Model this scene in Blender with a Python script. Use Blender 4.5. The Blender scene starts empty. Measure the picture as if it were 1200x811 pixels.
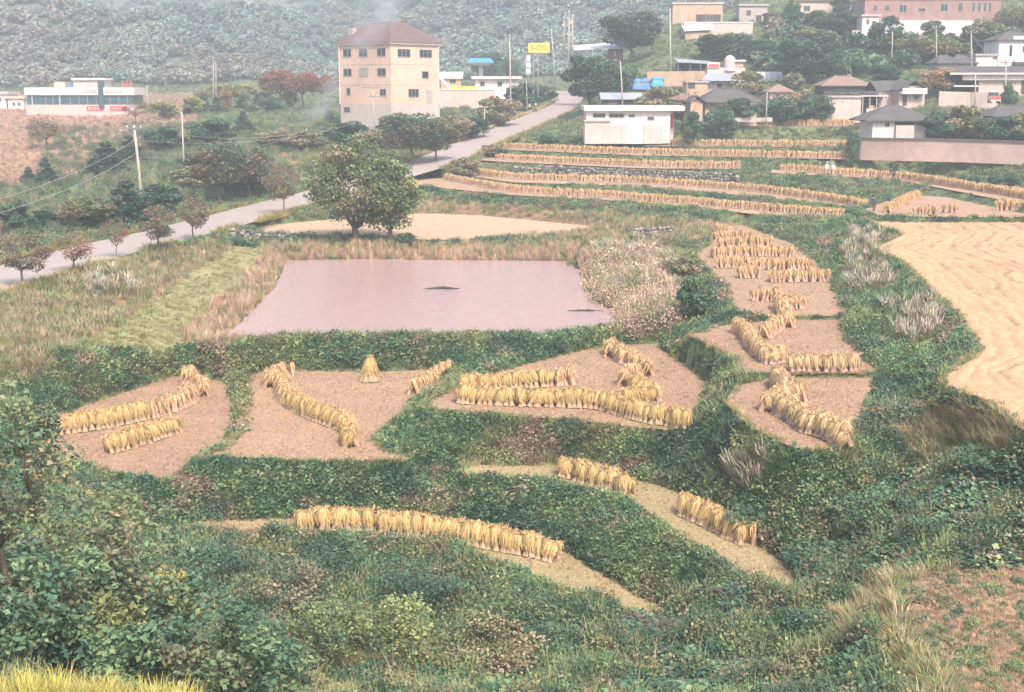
import bpy, bmesh, math, random
import numpy as np
from mathutils import Vector, Matrix, Euler

scene = bpy.context.scene
COL = scene.collection
RNG = np.random.default_rng(7)
random.seed(7)

# ---------------------------------------------------------------- camera
HC = 25.0                 # camera height above datum (m)
FPX = 1649.0              # focal length in pixels of the 1200 px wide photograph
YH = 100.0                # picture row of the horizon
PITCH = math.atan((405.5 - YH) / FPX)
cam_data = bpy.data.cameras.new("camera")
cam_data.sensor_width = 36.0
cam_data.lens = FPX / 1200.0 * 36.0
cam_data.clip_start = 0.5
cam_data.clip_end = 4000.0
cam = bpy.data.objects.new("camera", cam_data)
cam.location = (0, 0, HC)
cam.rotation_euler = (math.pi / 2 - PITCH, 0, 0)
COL.objects.link(cam)
scene.camera = cam

# ---------------------------------------------------------------- light
SUN_EL, SUN_AZ = math.radians(48), math.radians(160)   # azimuth clockwise from +Y (view direction): from the right, a little behind
world = bpy.data.worlds.new("World")
scene.world = world
world.use_nodes = True
wn = world.node_tree
wn.nodes.clear()
w_out = wn.nodes.new("ShaderNodeOutputWorld")
w_bg = wn.nodes.new("ShaderNodeBackground")
w_sky = wn.nodes.new("ShaderNodeTexSky")
w_sky.sky_type = 'NISHITA'
w_sky.sun_disc = False
w_sky.sun_elevation = SUN_EL
w_sky.sun_rotation = SUN_AZ
w_sky.air_density = 1.0
w_sky.dust_density = 3.5
w_sky.ozone_density = 1.0
w_bg.inputs["Strength"].default_value = 0.15
wn.links.new(w_sky.outputs[0], w_bg.inputs["Color"])
wn.links.new(w_bg.outputs[0], w_out.inputs["Surface"])

sun_data = bpy.data.lights.new("sun", 'SUN')
sun_data.energy = 3.0
sun_data.angle = math.radians(12)
sun_data.color = (1.0, 0.86, 0.74)
sun = bpy.data.objects.new("sun", sun_data)
sd = Vector((math.sin(SUN_AZ) * math.cos(SUN_EL), math.cos(SUN_AZ) * math.cos(SUN_EL), math.sin(SUN_EL)))
sun.rotation_euler = sd.to_track_quat('Z', 'Y').to_euler()
sun.location = (40, -40, 120)
COL.objects.link(sun)

scene.view_settings.view_transform = 'Standard'
scene.view_settings.look = 'None'
scene.view_settings.exposure = 1.16
scene.view_settings.gamma = 1.0
scene.cycles.use_denoising = True
scene.cycles.max_bounces = 5
scene.cycles.diffuse_bounces = 2
scene.cycles.glossy_bounces = 2
scene.cycles.transmission_bounces = 3
scene.cycles.transparent_max_bounces = 8
scene.cycles.volume_bounces = 0

# ---------------------------------------------------------------- picture <-> place
CP, SP = math.cos(PITCH), math.sin(PITCH)

def ray(px, py):
    u = (px - 600.0) / FPX
    v = (405.5 - py) / FPX
    return np.array([u, CP + v * SP, -SP + v * CP])

def at_drop(px, py, D):
    """The point seen at (px, py) that lies D metres below the camera."""
    r = ray(px, py)
    if abs(r[2]) < 1e-5:
        r[2] = -1e-5
    t = -D / r[2]
    return np.array([r[0] * t, r[1] * t, HC - D])

def at_dist(px, py, d):
    """The point seen at (px, py) that lies d metres ahead."""
    r = ray(px, py)
    t = d / r[1]
    return np.array([r[0] * t, d, HC + r[2] * t])

def project(P):
    P = np.asarray(P, float)
    x, y, z = P[..., 0], P[..., 1], P[..., 2] - HC
    depth = y * CP - z * SP
    up = y * SP + z * CP
    return 600 + FPX * x / depth, 405.5 - FPX * up / depth

def inside(poly, X, Y):
    """Even-odd test of arrays X, Y against a polygon [(x, y), ...]."""
    poly = np.asarray(poly, float)
    c = np.zeros(np.shape(X), bool)
    n = len(poly)
    for i in range(n):
        x1, y1 = poly[i]
        x2, y2 = poly[(i + 1) % n]
        if y1 == y2:
            continue
        k = ((y1 > Y) != (y2 > Y)) & (X < (x2 - x1) * (Y - y1) / (y2 - y1) + x1)
        c ^= k
    return c

def vnoise(x, y, seed=0):
    """Smooth value noise in 0..1 for arrays."""
    x = np.asarray(x, float); y = np.asarray(y, float)
    xi = np.floor(x).astype(np.int64); yi = np.floor(y).astype(np.int64)
    xf = x - xi; yf = y - yi
    xf = xf * xf * (3 - 2 * xf); yf = yf * yf * (3 - 2 * yf)
    def h(a, b):
        n = (a * 374761393 + b * 668265263 + seed * 1442695041) & 0x7fffffff
        n = ((n ^ (n >> 13)) * 1274126177) & 0x7fffffff
        return ((n ^ (n >> 16)) & 0xffff) / 65535.0
    return (h(xi, yi) * (1 - xf) + h(xi + 1, yi) * xf) * (1 - yf) + (h(xi, yi + 1) * (1 - xf) + h(xi + 1, yi + 1) * xf) * yf

def fbm(x, y, seed=0, oct=4):
    s, a, t = 0, 1.0, 0
    for k in range(oct):
        s = s + a * vnoise(x * 2 ** k, y * 2 ** k, seed + k * 17)
        t += a
        a *= 0.5
    return s / t

# ---------------------------------------------------------------- object helpers
def tag(o, label=None, cat=None, group=None, kind=None):
    if label: o["label"] = label
    if cat: o["category"] = cat
    if group: o["group"] = group
    if kind: o["kind"] = kind
    return o

def obj(name, data, parent=None, loc=(0, 0, 0), rot=(0, 0, 0), scale=(1, 1, 1)):
    o = bpy.data.objects.new(name, data)
    o.location = loc
    o.rotation_euler = rot
    o.scale = scale
    COL.objects.link(o)
    if parent is not None:
        o.parent = parent
    return o

def empty(name, loc, rz=0.0, label=None, cat=None, group=None):
    o = obj(name, None, loc=loc, rot=(0, 0, rz))
    o.empty_display_size = 0.3
    return tag(o, label, cat, group)

def np_mesh(name, V, F, mat=None, tint=None, smooth=False):
    """Mesh from arrays: V (n,3), F (m,k) with k constant; tint (m,3) colours faces."""
    V = np.ascontiguousarray(V, np.float32); F = np.ascontiguousarray(F, np.int32)
    m = bpy.data.meshes.new(name)
    k = F.shape[1]
    m.vertices.add(len(V)); m.vertices.foreach_set("co", V.ravel())
    m.loops.add(F.size); m.loops.foreach_set("vertex_index", F.ravel())
    m.polygons.add(len(F))
    m.polygons.foreach_set("loop_start", np.arange(0, F.size, k, dtype=np.int32))
    m.polygons.foreach_set("loop_total", np.full(len(F), k, np.int32))
    if smooth:
        m.polygons.foreach_set("use_smooth", np.ones(len(F), bool))
    if tint is not None:
        a = m.attributes.new("tint", 'FLOAT_COLOR', 'FACE')
        c = np.ones((len(F), 4), np.float32); c[:, :3] = tint
        a.data.foreach_set("color", c.ravel())
    m.update(calc_edges=True)
    if mat is not None:
        m.materials.append(mat)
    return m

class MB:
    """Collects simple shapes and links them as one mesh."""
    def __init__(self):
        self.v = []; self.f = []
    def add(self, vs, fs):
        n = len(self.v)
        self.v += [tuple(p) for p in vs]
        self.f += [tuple(i + n for i in q) for q in fs]
        return self
    def box(self, x0, x1, y0, y1, z0, z1):
        vs = [(x0, y0, z0), (x1, y0, z0), (x1, y1, z0), (x0, y1, z0), (x0, y0, z1), (x1, y0, z1), (x1, y1, z1), (x0, y1, z1)]
        return self.add(vs, [(3, 2, 1, 0), (4, 5, 6, 7), (0, 1, 5, 4), (1, 2, 6, 5), (2, 3, 7, 6), (3, 0, 4, 7)])
    def tube(self, pts, radii, n=6, cap=True):
        pts = [Vector(p) for p in pts]
        if isinstance(radii, (int, float)):
            radii = [radii] * len(pts)
        vs = []
        for i, p in enumerate(pts):
            d = (pts[min(i + 1, len(pts) - 1)] - pts[max(i - 1, 0)])
            d = d.normalized() if d.length > 1e-9 else Vector((0, 0, 1))
            a = d.orthogonal().normalized() if abs(d.z) < 0.99 else Vector((1, 0, 0))
            a = (a - d * a.dot(d)).normalized()
            b = d.cross(a)
            for k in range(n):
                t = 2 * math.pi * k / n
                vs.append(p + (a * math.cos(t) + b * math.sin(t)) * radii[i])
        fs = []
        for i in range(len(pts) - 1):
            for k in range(n):
                k2 = (k + 1) % n
                fs.append((i * n + k, i * n + k2, (i + 1) * n + k2, (i + 1) * n + k))
        if cap:
            fs.append(tuple(range(n - 1, -1, -1)))
            fs.append(tuple((len(pts) - 1) * n + k for k in range(n)))
        return self.add(vs, fs)
    def prism(self, outline, y0, y1):
        """Outline [(x, z)] run from y0 to y1."""
        n = len(outline)
        vs = [(x, y0, z) for x, z in outline] + [(x, y1, z) for x, z in outline]
        fs = [tuple(range(n)), tuple(range(2 * n - 1, n - 1, -1))]
        fs += [(i, i + n, (i + 1) % n + n, (i + 1) % n) for i in range(n)]
        return self.add(vs, fs)
    def lathe(self, prof, n=12):
        vs = []
        for r, z in prof:
            for k in range(n):
                t = 2 * math.pi * k / n
                vs.append((r * math.cos(t), r * math.sin(t), z))
        fs = []
        for i in range(len(prof) - 1):
            for k in range(n):
                k2 = (k + 1) % n
                fs.append((i * n + k, i * n + k2, (i + 1) * n + k2, (i + 1) * n + k))
        fs.append(tuple(range(n - 1, -1, -1)))
        fs.append(tuple((len(prof) - 1) * n + k for k in range(n)))
        return self.add(vs, fs)
    def moved(self, M, start=0):
        for i in range(start, len(self.v)):
            self.v[i] = tuple(M @ Vector(self.v[i]))
        return self
    def mesh(self, name, mat=None, bevel=0.0, smooth=False):
        m = bpy.data.meshes.new(name)
        m.from_pydata([tuple(p) for p in self.v], [], self.f)
        bm = bmesh.new(); bm.from_mesh(m)
        bmesh.ops.recalc_face_normals(bm, faces=bm.faces)
        if bevel > 0:
            bmesh.ops.bevel(bm, geom=[e for e in bm.edges], offset=bevel, segments=1, affect='EDGES', profile=0.5, clamp_overlap=True)
        bm.to_mesh(m); bm.free()
        if smooth:
            for p in m.polygons: p.use_smooth = True
        if mat is not None: m.materials.append(mat)
        return m
    def build(self, name, mat=None, parent=None, bevel=0.0, smooth=False, loc=(0, 0, 0), rot=(0, 0, 0)):
        return obj(name, self.mesh(name, mat, bevel, smooth), parent, loc, rot)

# ---------------------------------------------------------------- materials
def new_mat(name):
    m = bpy.data.materials.new(name)
    m.use_nodes = True
    nt = m.node_tree
    b = nt.nodes["Principled BSDF"]
    b.inputs["Roughness"].default_value = 0.85
    b.inputs["Specular IOR Level"].default_value = 0.25
    return m, nt, b

def N(nt, t, **kw):
    n = nt.nodes.new(t)
    for k, v in kw.items():
        if k in n.inputs.keys(): n.inputs[k].default_value = v
        else: setattr(n, k, v)
    return n

def rgb(r, g, b):
    return (r, g, b, 1.0)

def srgb(r, g, b):
    f = lambda c: (c / 255 / 12.92) if c <= 10 else ((c / 255 + 0.055) / 1.055) ** 2.4
    return (f(r), f(g), f(b))

def mix_color(nt, fac, a, b, mode='MIX'):
    n = nt.nodes.new("ShaderNodeMix")
    n.data_type = 'RGBA'; n.blend_type = mode
    for sock, v in ((n.inputs[0], fac), (n.inputs[6], a), (n.inputs[7], b)):
        if isinstance(v, bpy.types.NodeSocket): nt.links.new(v, sock)
        elif isinstance(v, (int, float)): sock.default_value = v
        else: sock.default_value = tuple(v) + ((1.0,) if len(v) == 3 else ())
    return n.outputs[2]

def noise(nt, scale, detail=4, rough=0.6, coord='Object', vec=None):
    tc = nt.nodes.new("ShaderNodeTexCoord")
    n = N(nt, "ShaderNodeTexNoise", Scale=scale, Detail=detail, Roughness=rough)
    nt.links.new(vec if vec is not None else tc.outputs[coord], n.inputs["Vector"])
    return n.outputs["Fac"]

def ramp(nt, fac, lo, hi):
    n = nt.nodes.new("ShaderNodeMapRange")
    n.inputs["From Min"].default_value = lo; n.inputs["From Max"].default_value = hi
    nt.links.new(fac, n.inputs["Value"])
    return n.outputs[0]

def bump(nt, b, height, strength=0.4, dist=0.05):
    n = N(nt, "ShaderNodeBump", Strength=strength, Distance=dist)
    nt.links.new(height, n.inputs["Height"])
    nt.links.new(n.outputs[0], b.inputs["Normal"])

def painted(name, c, var=0.12, scale=1.2, rough=0.8, grime=None, spec=0.25):
    """A plain surface with weathering: large blotches and fine grain."""
    m, nt, b = new_mat(name)
    b.inputs["Roughness"].default_value = rough
    b.inputs["Specular IOR Level"].default_value = spec
    dark = tuple(x * (1 - var * 2.2) for x in c) if grime is None else grime
    n1 = ramp(nt, noise(nt, scale, 6, 0.7), 0.45, 0.75)
    c1 = mix_color(nt, n1, c, dark)
    n2 = ramp(nt, noise(nt, scale * 14, 3, 0.6), 0.3, 0.7)
    c2 = mix_color(nt, n2, c1, tuple(x * (1 - var) for x in c))
    c3 = mix_color(nt, 0.45, c1, c2)
    tc = nt.nodes.new("ShaderNodeTexCoord")
    mp = nt.nodes.new("ShaderNodeMapping"); mp.inputs["Scale"].default_value = (2.4, 2.4, .22)     # rain streaks down the face
    nt.links.new(tc.outputs["Object"], mp.inputs["Vector"])
    st = ramp(nt, noise(nt, 1.0, 5, .7, vec=mp.outputs[0]), .50, .72)
    nt.links.new(mix_color(nt, st, c3, tuple(x * (1 - min(.5, var * 2.4)) for x in c)), b.inputs["Base Color"])
    bump(nt, b, noise(nt, scale * 30, 3), 0.15, 0.01)
    return m

def leaf_mat(name, instanced=False, transl=0.25, rough=0.6):
    m = bpy.data.materials.new(name)
    m.use_nodes = True
    nt = m.node_tree
    b = nt.nodes["Principled BSDF"]
    b.inputs["Roughness"].default_value = rough
    b.inputs["Specular IOR Level"].default_value = 0.3
    a = N(nt, "ShaderNodeAttribute", attribute_name="tint")
    c = a.outputs["Color"]
    if instanced:
        i = N(nt, "ShaderNodeAttribute", attribute_name="hue")
        i.attribute_type = 'INSTANCER'
        c = mix_color(nt, 1.0, c, i.outputs["Color"], 'MULTIPLY')
    nt.links.new(c, b.inputs["Base Color"])
    t = nt.nodes.new("ShaderNodeBsdfTranslucent")
    nt.links.new(c, t.inputs["Color"])
    mx = N(nt, "ShaderNodeMixShader", Fac=transl)
    nt.links.new(b.outputs[0], mx.inputs[1]); nt.links.new(t.outputs[0], mx.inputs[2])
    nt.links.new(mx.outputs[0], nt.nodes["Material Output"].inputs["Surface"])
    return m

LEAF = leaf_mat("leaf")
COVER = leaf_mat("ground_cover_leaf", instanced=True)
M_BARK = painted("bark", (0.16, 0.12, 0.09), 0.3, 3.0, 0.95)
# ================================================================ TERRAIN
Z = lambda D: HC - D
# every terrace: outline as seen, and how far its surface lies below the camera
FIELDS = {
 'strip_low':  dict(D=[(230, 17.9), (790, 19.2)], poly=[(170, 620), (225, 612), (345, 606), (480, 606), (600, 624), (655, 641), (700, 667), (750, 696), (805, 725), (772, 732), (720, 719), (650, 693), (600, 669), (500, 644), (430, 631), (345, 628), (225, 627), (150, 632)]),
 'strip_mid':  dict(D=[(480, 16.95), (945, 17.6)], poly=[(545, 545), (650, 546), (735, 558), (790, 575), (830, 595), (870, 620), (910, 650), (947, 680), (950, 699), (913, 703), (874, 682), (842, 658), (792, 629), (757, 605), (730, 587), (698, 578), (640, 565), (545, 556)]),
 'paddy_left': dict(D=16.6, poly=[(30, 522), (80, 482), (130, 465), (205, 440), (268, 447), (274, 470), (276, 498), (262, 525), (225, 545), (205, 565), (150, 562), (100, 548), (30, 535)]),
 'paddy_mid':  dict(D=16.3, poly=[(292, 438), (345, 435), (430, 436), (500, 433), (532, 437), (500, 462), (470, 490), (437, 515), (447, 527), (480, 538), (440, 541), (300, 541), (238, 538), (265, 525), (287, 505), (288, 470)]),
 'paddy_right': dict(D=15.5, poly=[(505, 470), (545, 450), (600, 431), (680, 411), (715, 405), (780, 402), (776, 408), (800, 425), (833, 448), (837, 460), (822, 480), (815, 491), (800, 505), (740, 502), (680, 493), (600, 488), (520, 483), (500, 479)]),
 'terrace_a':  dict(D=13.95, poly=[(853, 472), (862, 452), (905, 443.5), (1000, 443), (1032, 443), (1022, 470), (1015, 492), (985, 517), (975, 528), (940, 528), (900, 512), (870, 492)]),
 'terrace_b':  dict(D=13.75, poly=[(808, 393), (850, 381), (905, 375), (985, 375), (992, 400), (1037, 437), (1000, 438), (870, 439), (862, 422), (830, 404)]),
 'terrace_c':  dict(D=13.6, poly=[(812, 300), (828, 290), (845, 266), (870, 263), (930, 286), (968, 320), (993, 371), (905, 371), (862, 371), (852, 337)]),
 'straw_field': dict(D=12.2, poly=[(1012, 255), (1030, 260), (1060, 262), (1200, 262), (1480, 262), (1480, 570), (1330, 545), (1200, 502), (1165, 474), (1108, 453), (1104, 441), (1138, 421), (1145, 410), (1124, 370), (1088, 340), (1062, 311), (1022, 291), (1058, 275), (1030, 266)]),
 'terrace_d':  dict(D=11.8, poly=[(1012, 246), (1060, 228), (1110, 231), (1170, 244), (1200, 250.5), (1300, 253), (1300, 255), (1200, 255), (1100, 255), (1030, 253)]),
 'terrace_e':  dict(D=[(486, 12.1), (990, 12.6)], poly=[(486, 201), (530, 211), (600, 219), (700, 226), (800, 233), (900, 244.5), (990, 252), (1000, 256), (900, 253), (800, 242), (700, 234), (600, 229), (530, 222), (486, 217)]),
 'terrace_f':  dict(D=[(545, 11.65), (1018, 12.0)], poly=[(545, 199), (600, 206), (750, 214), (900, 222), (1008, 234), (1014, 241), (1008, 244), (900, 232), (750, 219), (600, 214), (545, 206)]),
 'terrace_g':  dict(D=10.2, poly=[(572, 184), (600, 185.5), (750, 192.5), (868, 195), (868, 198.5), (750, 197.5), (600, 190.5), (560, 188)]),
 'terrace_h':  dict(D=9.2, poly=[(565, 167), (600, 170), (762, 178), (990, 183), (992, 187), (850, 184), (750, 182.5), (600, 176), (568, 172.5)]),
 'terrace_i':  dict(D=8.45, poly=[(755, 168), (990, 169), (1003, 172.5), (755, 171.5)]),
 'terrace_j':  dict(D=6.0, poly=[(795, 144.5), (1005, 144.5), (1005, 148.2), (795, 148.2)]),
 'terrace_k':  dict(D=[(903, 10.3), (1200, 11.6)], poly=[(903, 199), (1000, 202), (1060, 204), (1200, 220), (1300, 235), (1300, 256), (1200, 240), (1130, 226), (1060, 213), (1000, 208), (903, 203)]),
 'back_field': dict(D=14.3, poly=[(270, 268), (330, 262), (420, 255), (490, 250), (560, 252), (695, 265), (690, 270), (560, 281), (490, 282), (420, 276), (330, 275), (280, 273)]),
 'dry_patch':  dict(D=[(1060, 15.3), (1200, 15.1)], poly=[(1050, 692), (1090, 672), (1200, 658), (1400, 680), (1400, 1000), (1150, 1000), (1110, 800), (1062, 745)]),
 'pond':       dict(D=15.1, poly=[(338, 306), (440, 305), (660, 307), (676, 318), (676, 330), (694, 355), (724, 370), (717, 382), (690, 389), (600, 397), (450, 398), (330, 400), (262, 405), (278, 388), (305, 361), (330, 335)]),
}

def field_plane(f):
    """Plane z = a + b x + c y through the outline, and the outline on it."""
    D = f['D']
    pts = []
    for px, py in f['poly']:
        d = D if not isinstance(D, list) else float(np.interp(px, [D[0][0], D[1][0]], [D[0][1], D[1][1]]))
        pts.append(at_drop(px, py, d))
    P = np.array(pts)
    if isinstance(D, list):
        A = np.c_[np.ones(len(P)), P[:, 0], P[:, 1]]
        A[:, 2] *= 1.0
        co, *_ = np.linalg.lstsq(np.c_[A[:, 0], A[:, 1]], P[:, 2], rcond=None)
        co = np.array([co[0], co[1], 0.0])
        out = []
        for (px, py), p in zip(f['poly'], P):
            r = ray(px, py)
            t = (co[0] - HC) / (r[2] - co[1] * r[0])
            out.append((r[0] * t, r[1] * t))
        f['xy'] = out
    else:
        co = np.array([HC - D, 0.0, 0.0])
        f['xy'] = [(p[0], p[1]) for p in P]
    f['plane'] = co
    return f
for f in FIELDS.values():
    field_plane(f)

def on_field(name, px, py):
    co = FIELDS[name]['plane']
    r = ray(px, py)
    t = (co[0] - HC) / (r[2] - co[1] * r[0])
    return np.array([r[0] * t, r[1] * t, HC + r[2] * t])

# the road, from the near left round behind the big trees and up into the village
ROAD_PX = [(-190, 378, 14.4), (-60, 345, 14.1), (0, 328, 14.0), (110, 296, 13.8), (220, 270, 13.6), (332, 240, 13.3), (420, 217, 12.3), (500, 193, 10.5), (560, 168, 8.6), (620, 143, 6.2), (668, 121, 3.8), (664, 112, 2.7), (655, 107, 1.7)]
ROAD = np.array([at_drop(*p) for p in ROAD_PX])
def resample(P, step):
    P = np.asarray(P, float)
    # smooth with Catmull-Rom first
    out = []
    n = len(P)
    for i in range(n - 1):
        p0, p1, p2, p3 = P[max(i - 1, 0)], P[i], P[i + 1], P[min(i + 2, n - 1)]
        for t in np.linspace(0, 1, 24, endpoint=False):
            out.append(0.5 * (2 * p1 + (p2 - p0) * t + (2 * p0 - 5 * p1 + 4 * p2 - p3) * t ** 2 + (3 * p1 - p0 - 3 * p2 + p3) * t ** 3))
    out.append(P[-1])
    return resample_straight(np.array(out), step)
def resample_straight(P, step):
    P = np.asarray(P, float)
    s = np.r_[0, np.cumsum(np.linalg.norm(np.diff(P, axis=0), axis=1))]
    k = max(2, int(round(s[-1] / step)) + 1)
    u = np.linspace(0, s[-1], k)
    return np.c_[[np.interp(u, s, P[:, i]) for i in range(P.shape[1])]].T
ROAD_C = resample(ROAD, 2.0)
ROAD_W = 3.55     # half width

# loose heights elsewhere: (px, py, drop, radius as a share of the distance)
POINTS = [
 (600, 811, 19.6), (400, 811, 19.2), (300, 700, 19.0), (200, 645, 18.7), (100, 811, 15.6), (0, 811, 13.2), (-120, 811, 11.5), (0, 640, 16.0), (0, 575, 16.4), (250, 760, 18.4),
 (800, 811, 18.8), (930, 775, 18.0), (880, 722, 19.0), (1000, 702, 17.2), (1000, 811, 16.8), (1200, 585, 14.6), (1110, 560, 15.0), (1200, 525, 13.6), (1050, 600, 15.8), (960, 590, 16.6), (980, 640, 17.0), (1300, 580, 14.0),
 (600, 1000, 16.5), (300, 1000, 14.5), (900, 1000, 16.0), (600, 740, 19.6), (450, 700, 19.2),
 (600, 575, 17.9), (500, 570, 18.0), (850, 540, 16.6), (880, 560, 16.9), (760, 545, 17.3),
 # round the pond
 (210, 398, 14.3), (300, 295, 14.3), (250, 345, 14.3), (160, 395, 14.2), (330, 296, 14.4), (440, 290, 14.5), (560, 293, 14.5), (660, 296, 14.5), (330, 399, 14.8), (740, 330, 14.2), (760, 370, 14.3), (720, 300, 14.3), (790, 300, 14.0), (770, 275, 14.0), (815, 350, 14.2), (800, 385, 14.6),
 (100, 420, 14.5), (40, 400, 14.4), (0, 420, 14.4), (100, 445, 15.6), (200, 420, 14.8), (0, 470, 15.6), (20, 365, 14.2), (100, 350, 14.3), (150, 330, 14.3), (190, 318, 14.4), (230, 300, 14.3),
 (760, 262, 13.2), (850, 258, 13.0), (940, 262, 12.8), (980, 275, 12.9), (700, 250, 13.2), (600, 244, 13.3),
 (1000, 330, 13.8), (1030, 340, 13.3), (1050, 380, 13.3), (1080, 420, 13.5), (1020, 400, 14.2), (1060, 470, 14.4), (1080, 500, 14.3), (1150, 510, 13.8),
 # left of the road and behind
 (30, 262, 14.2), (-150, 300, 14.4), (-100, 220, 12.5), (100, 240, 13.6), (200, 220, 12.6), (300, 208, 11.8), (0, 200, 12.0), (60, 170, 9.5), (160, 180, 10.3), (100, 140, 7.0), (250, 170, 9.2), (340, 185, 10.2), (400, 180, 9.8), (440, 165, 8.4), (95, 131.5, 5.85), (0, 128, 5.2), (250, 131, 5.4), (330, 128, 4.8), (380, 140, 5.9), (450, 139, 5.75), (505, 138, 5.7), (545, 150, 7.0), (540, 124, 4.0), (600, 122, 3.7), (620, 112, 2.4), (-200, 150, 8), (200, 111, 2.6), (330, 108, 2.0), (60, 107, 1.9), (450, 108, 1.9), (-300, 111, 2.6),
 # village slope
 (690, 158, 7.1), (740, 158, 7.1), (790, 158, 7.0), (740, 132, 4.3), (840, 141, 5.3), (900, 132, 4.2), (960, 136, 4.6), (1040, 128, 3.7), (740, 112, 1.8), (840, 110, 1.5), (920, 110, 1.4), (1000, 105, .7), (1100, 121, 2.7), (1200, 122, 2.8), (1050, 159, 6.55), (1100, 157, 6.4), (1200, 158, 6.5), (1300, 150, 5.9),
 (1010, 174, 8.1), (1100, 176, 8.1), (1200, 178, 8.2), (1300, 182, 8.3), (1130, 191, 9.1), (1200, 203, 9.2), (1300, 215, 9.3),
]
POINTS_D = [  # (px, py, distance)
 (735, 86, 262), (830, 84, 262), (900, 86, 258), (1000, 80, 262), (1100, 82, 255), (1170, 78, 250), (1300, 78, 255),
 (720, 74, 285), (800, 52, 286), (880, 50, 288), (960, 48, 292), (1060, 44, 292), (1160, 44, 292), (1350, 40, 292),
 (790, 27, 315), (900, 32, 312), (1000, 22, 320), (1100, 18, 320), (1300, 10, 325), (660, 95, 330), (690, 80, 330), (700, 70, 400), (860, 10, 360), (1000, 0, 360), (1200, -10, 370), (1400, -20, 380), (900, -10, 430), (1200, -30, 440), (640, 90, 440), (500, 92, 440), (300, 92, 440), (100, 93, 440), (-200, 92, 440), (760, 55, 440),
]

Y0, Y1, NI, NJ, SMAX, XO = 13.0, 470.0, 620, 470, 0.60, 14.0
gi = np.arange(NI); gj = np.arange(NJ)
GY = Y0 * (Y1 / Y0) ** (gi / (NI - 1))
GS = np.linspace(-SMAX, SMAX, NJ)
XX = GS[None, :] * (GY[:, None] + XO)
YY = np.repeat(GY[:, None], NJ, 1)
ZF = np.full((NI, NJ), np.nan)

CREST = [(px, 395.6 - max(0, px - 640) * .10, 14.75) for px in range(345, 716, 5)] + [(px, 403.0 - (px - 262) * .07, 14.75) for px in range(250, 345, 5)]
def pin(p, rel):
    x, y, z = p
    R = rel * math.hypot(x, y)
    k = (XX - x) ** 2 + (YY - y) ** 2 < R * R
    ZF[k & np.isnan(ZF)] = z

# fields first, then the road, then the loose points where nothing is fixed yet
for nm, f in FIELDS.items():
    k = inside(f['xy'], XX, YY)
    a, b, c = f['plane']
    drop = 0.55 if nm == 'pond' else 0.0
    ZF[k] = (a + b * XX + c * YY)[k] - drop
def road_frame(x, y):
    """Distance from the road's middle and its height there."""
    best = np.full(np.shape(x), 1e9); zz = np.zeros(np.shape(x))
    for i in range(len(ROAD_C) - 1):
        a, b = ROAD_C[i], ROAD_C[i + 1]
        dx, dy = b[0] - a[0], b[1] - a[1]
        t = np.clip(((x - a[0]) * dx + (y - a[1]) * dy) / (dx * dx + dy * dy), 0, 1)
        d = np.hypot(x - a[0] - t * dx, y - a[1] - t * dy)
        k = d < best
        best = np.where(k, d, best); zz = np.where(k, a[2] + (b[2] - a[2]) * t, zz)
    return best, zz
RD, RZ = road_frame(XX, YY)
k = (RD < ROAD_W + 0.9) & np.isnan(ZF)
ZF[k] = RZ[k]
HARD_FIELDS = ~np.isnan(ZF) & ~inside(FIELDS['pond']['xy'], XX, YY)
for p in CREST:
    pin(at_drop(*p), 0.007)
HARD = ~np.isnan(ZF)
for p in POINTS:
    pin(at_drop(*p), 0.012)
for px, py, d in POINTS_D:
    pin(at_dist(px, py, d), 0.015)

# the near slope under the camera and its strip of standing rice
RICE_Z, RICE_POLY = HC - 9.75, [(-15.5, 13.0), (-4.75, 13.0), (-4.85, 20.3), (-8.0, 20.9), (-16.5, 21.0)]
k = inside(RICE_POLY, XX, YY)
ZF[k] = RICE_Z; HARD |= k
pin((2.0, 14.0, HC - 8.5), 0.05); pin((8.0, 16.0, HC - 9.5), 0.05); pin((-3.5, 24, HC - 12.6), 0.03); pin((4, 26, HC - 14.6), 0.03); pin((12, 27, HC - 13.2), 0.03)

def relax(z, fixed, it):
    for _ in range(it):
        p = np.pad(z, 1, mode='edge')
        a = 0.25 * (p[:-2, 1:-1] + p[2:, 1:-1] + p[1:-1, :-2] + p[1:-1, 2:])
        z = np.where(fixed, z, z + 1.0 * (a - z))
    return z

def solve(zf):
    """Membrane through the fixed heights, coarse to fine."""
    if min(zf.shape) < 24:
        z = np.where(np.isnan(zf), np.nanmean(zf), zf)
        return relax(z, ~np.isnan(zf), 600)
    h, w = zf.shape
    H, W = (h + 1) // 2, (w + 1) // 2
    pad = np.full((H * 2, W * 2), np.nan); pad[:h, :w] = zf
    blk = pad.reshape(H, 2, W, 2).transpose(0, 2, 1, 3).reshape(H, W, 4)
    cnt = (~np.isnan(blk)).sum(-1)
    with np.errstate(invalid='ignore'):
        c = np.where(cnt > 0, np.nansum(blk, -1) / np.maximum(cnt, 1), np.nan)
    zc = solve(c)
    up = np.repeat(np.repeat(zc, 2, 0), 2, 1)[:h, :w]
    z = np.where(np.isnan(zf), up, zf)
    return relax(z, ~np.isnan(zf), 220)
ZG = solve(ZF)
ZG = relax(ZG, HARD, 14)          # round off the pinned points
# unevenness of the banks
rough = (fbm(XX / 2.2, YY / 2.2, 3) - 0.5) * 0.55 + (fbm(XX / 9, YY / 9, 5, 3) - 0.5) * 0.7
soft = np.where(HARD, 0.0, 1.0)
for _ in range(4):
    p = np.pad(soft, 1, mode='edge')
    soft = np.where(HARD, 0.0, 0.25 * (p[:-2, 1:-1] + p[2:, 1:-1] + p[1:-1, :-2] + p[1:-1, 2:]))
ZG = ZG + rough * soft * np.clip(YY / 60, 0.5, 1.0) * np.where((YY > 140) & (YY < 230) & (XX > -10), .35, 1.0)

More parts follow.
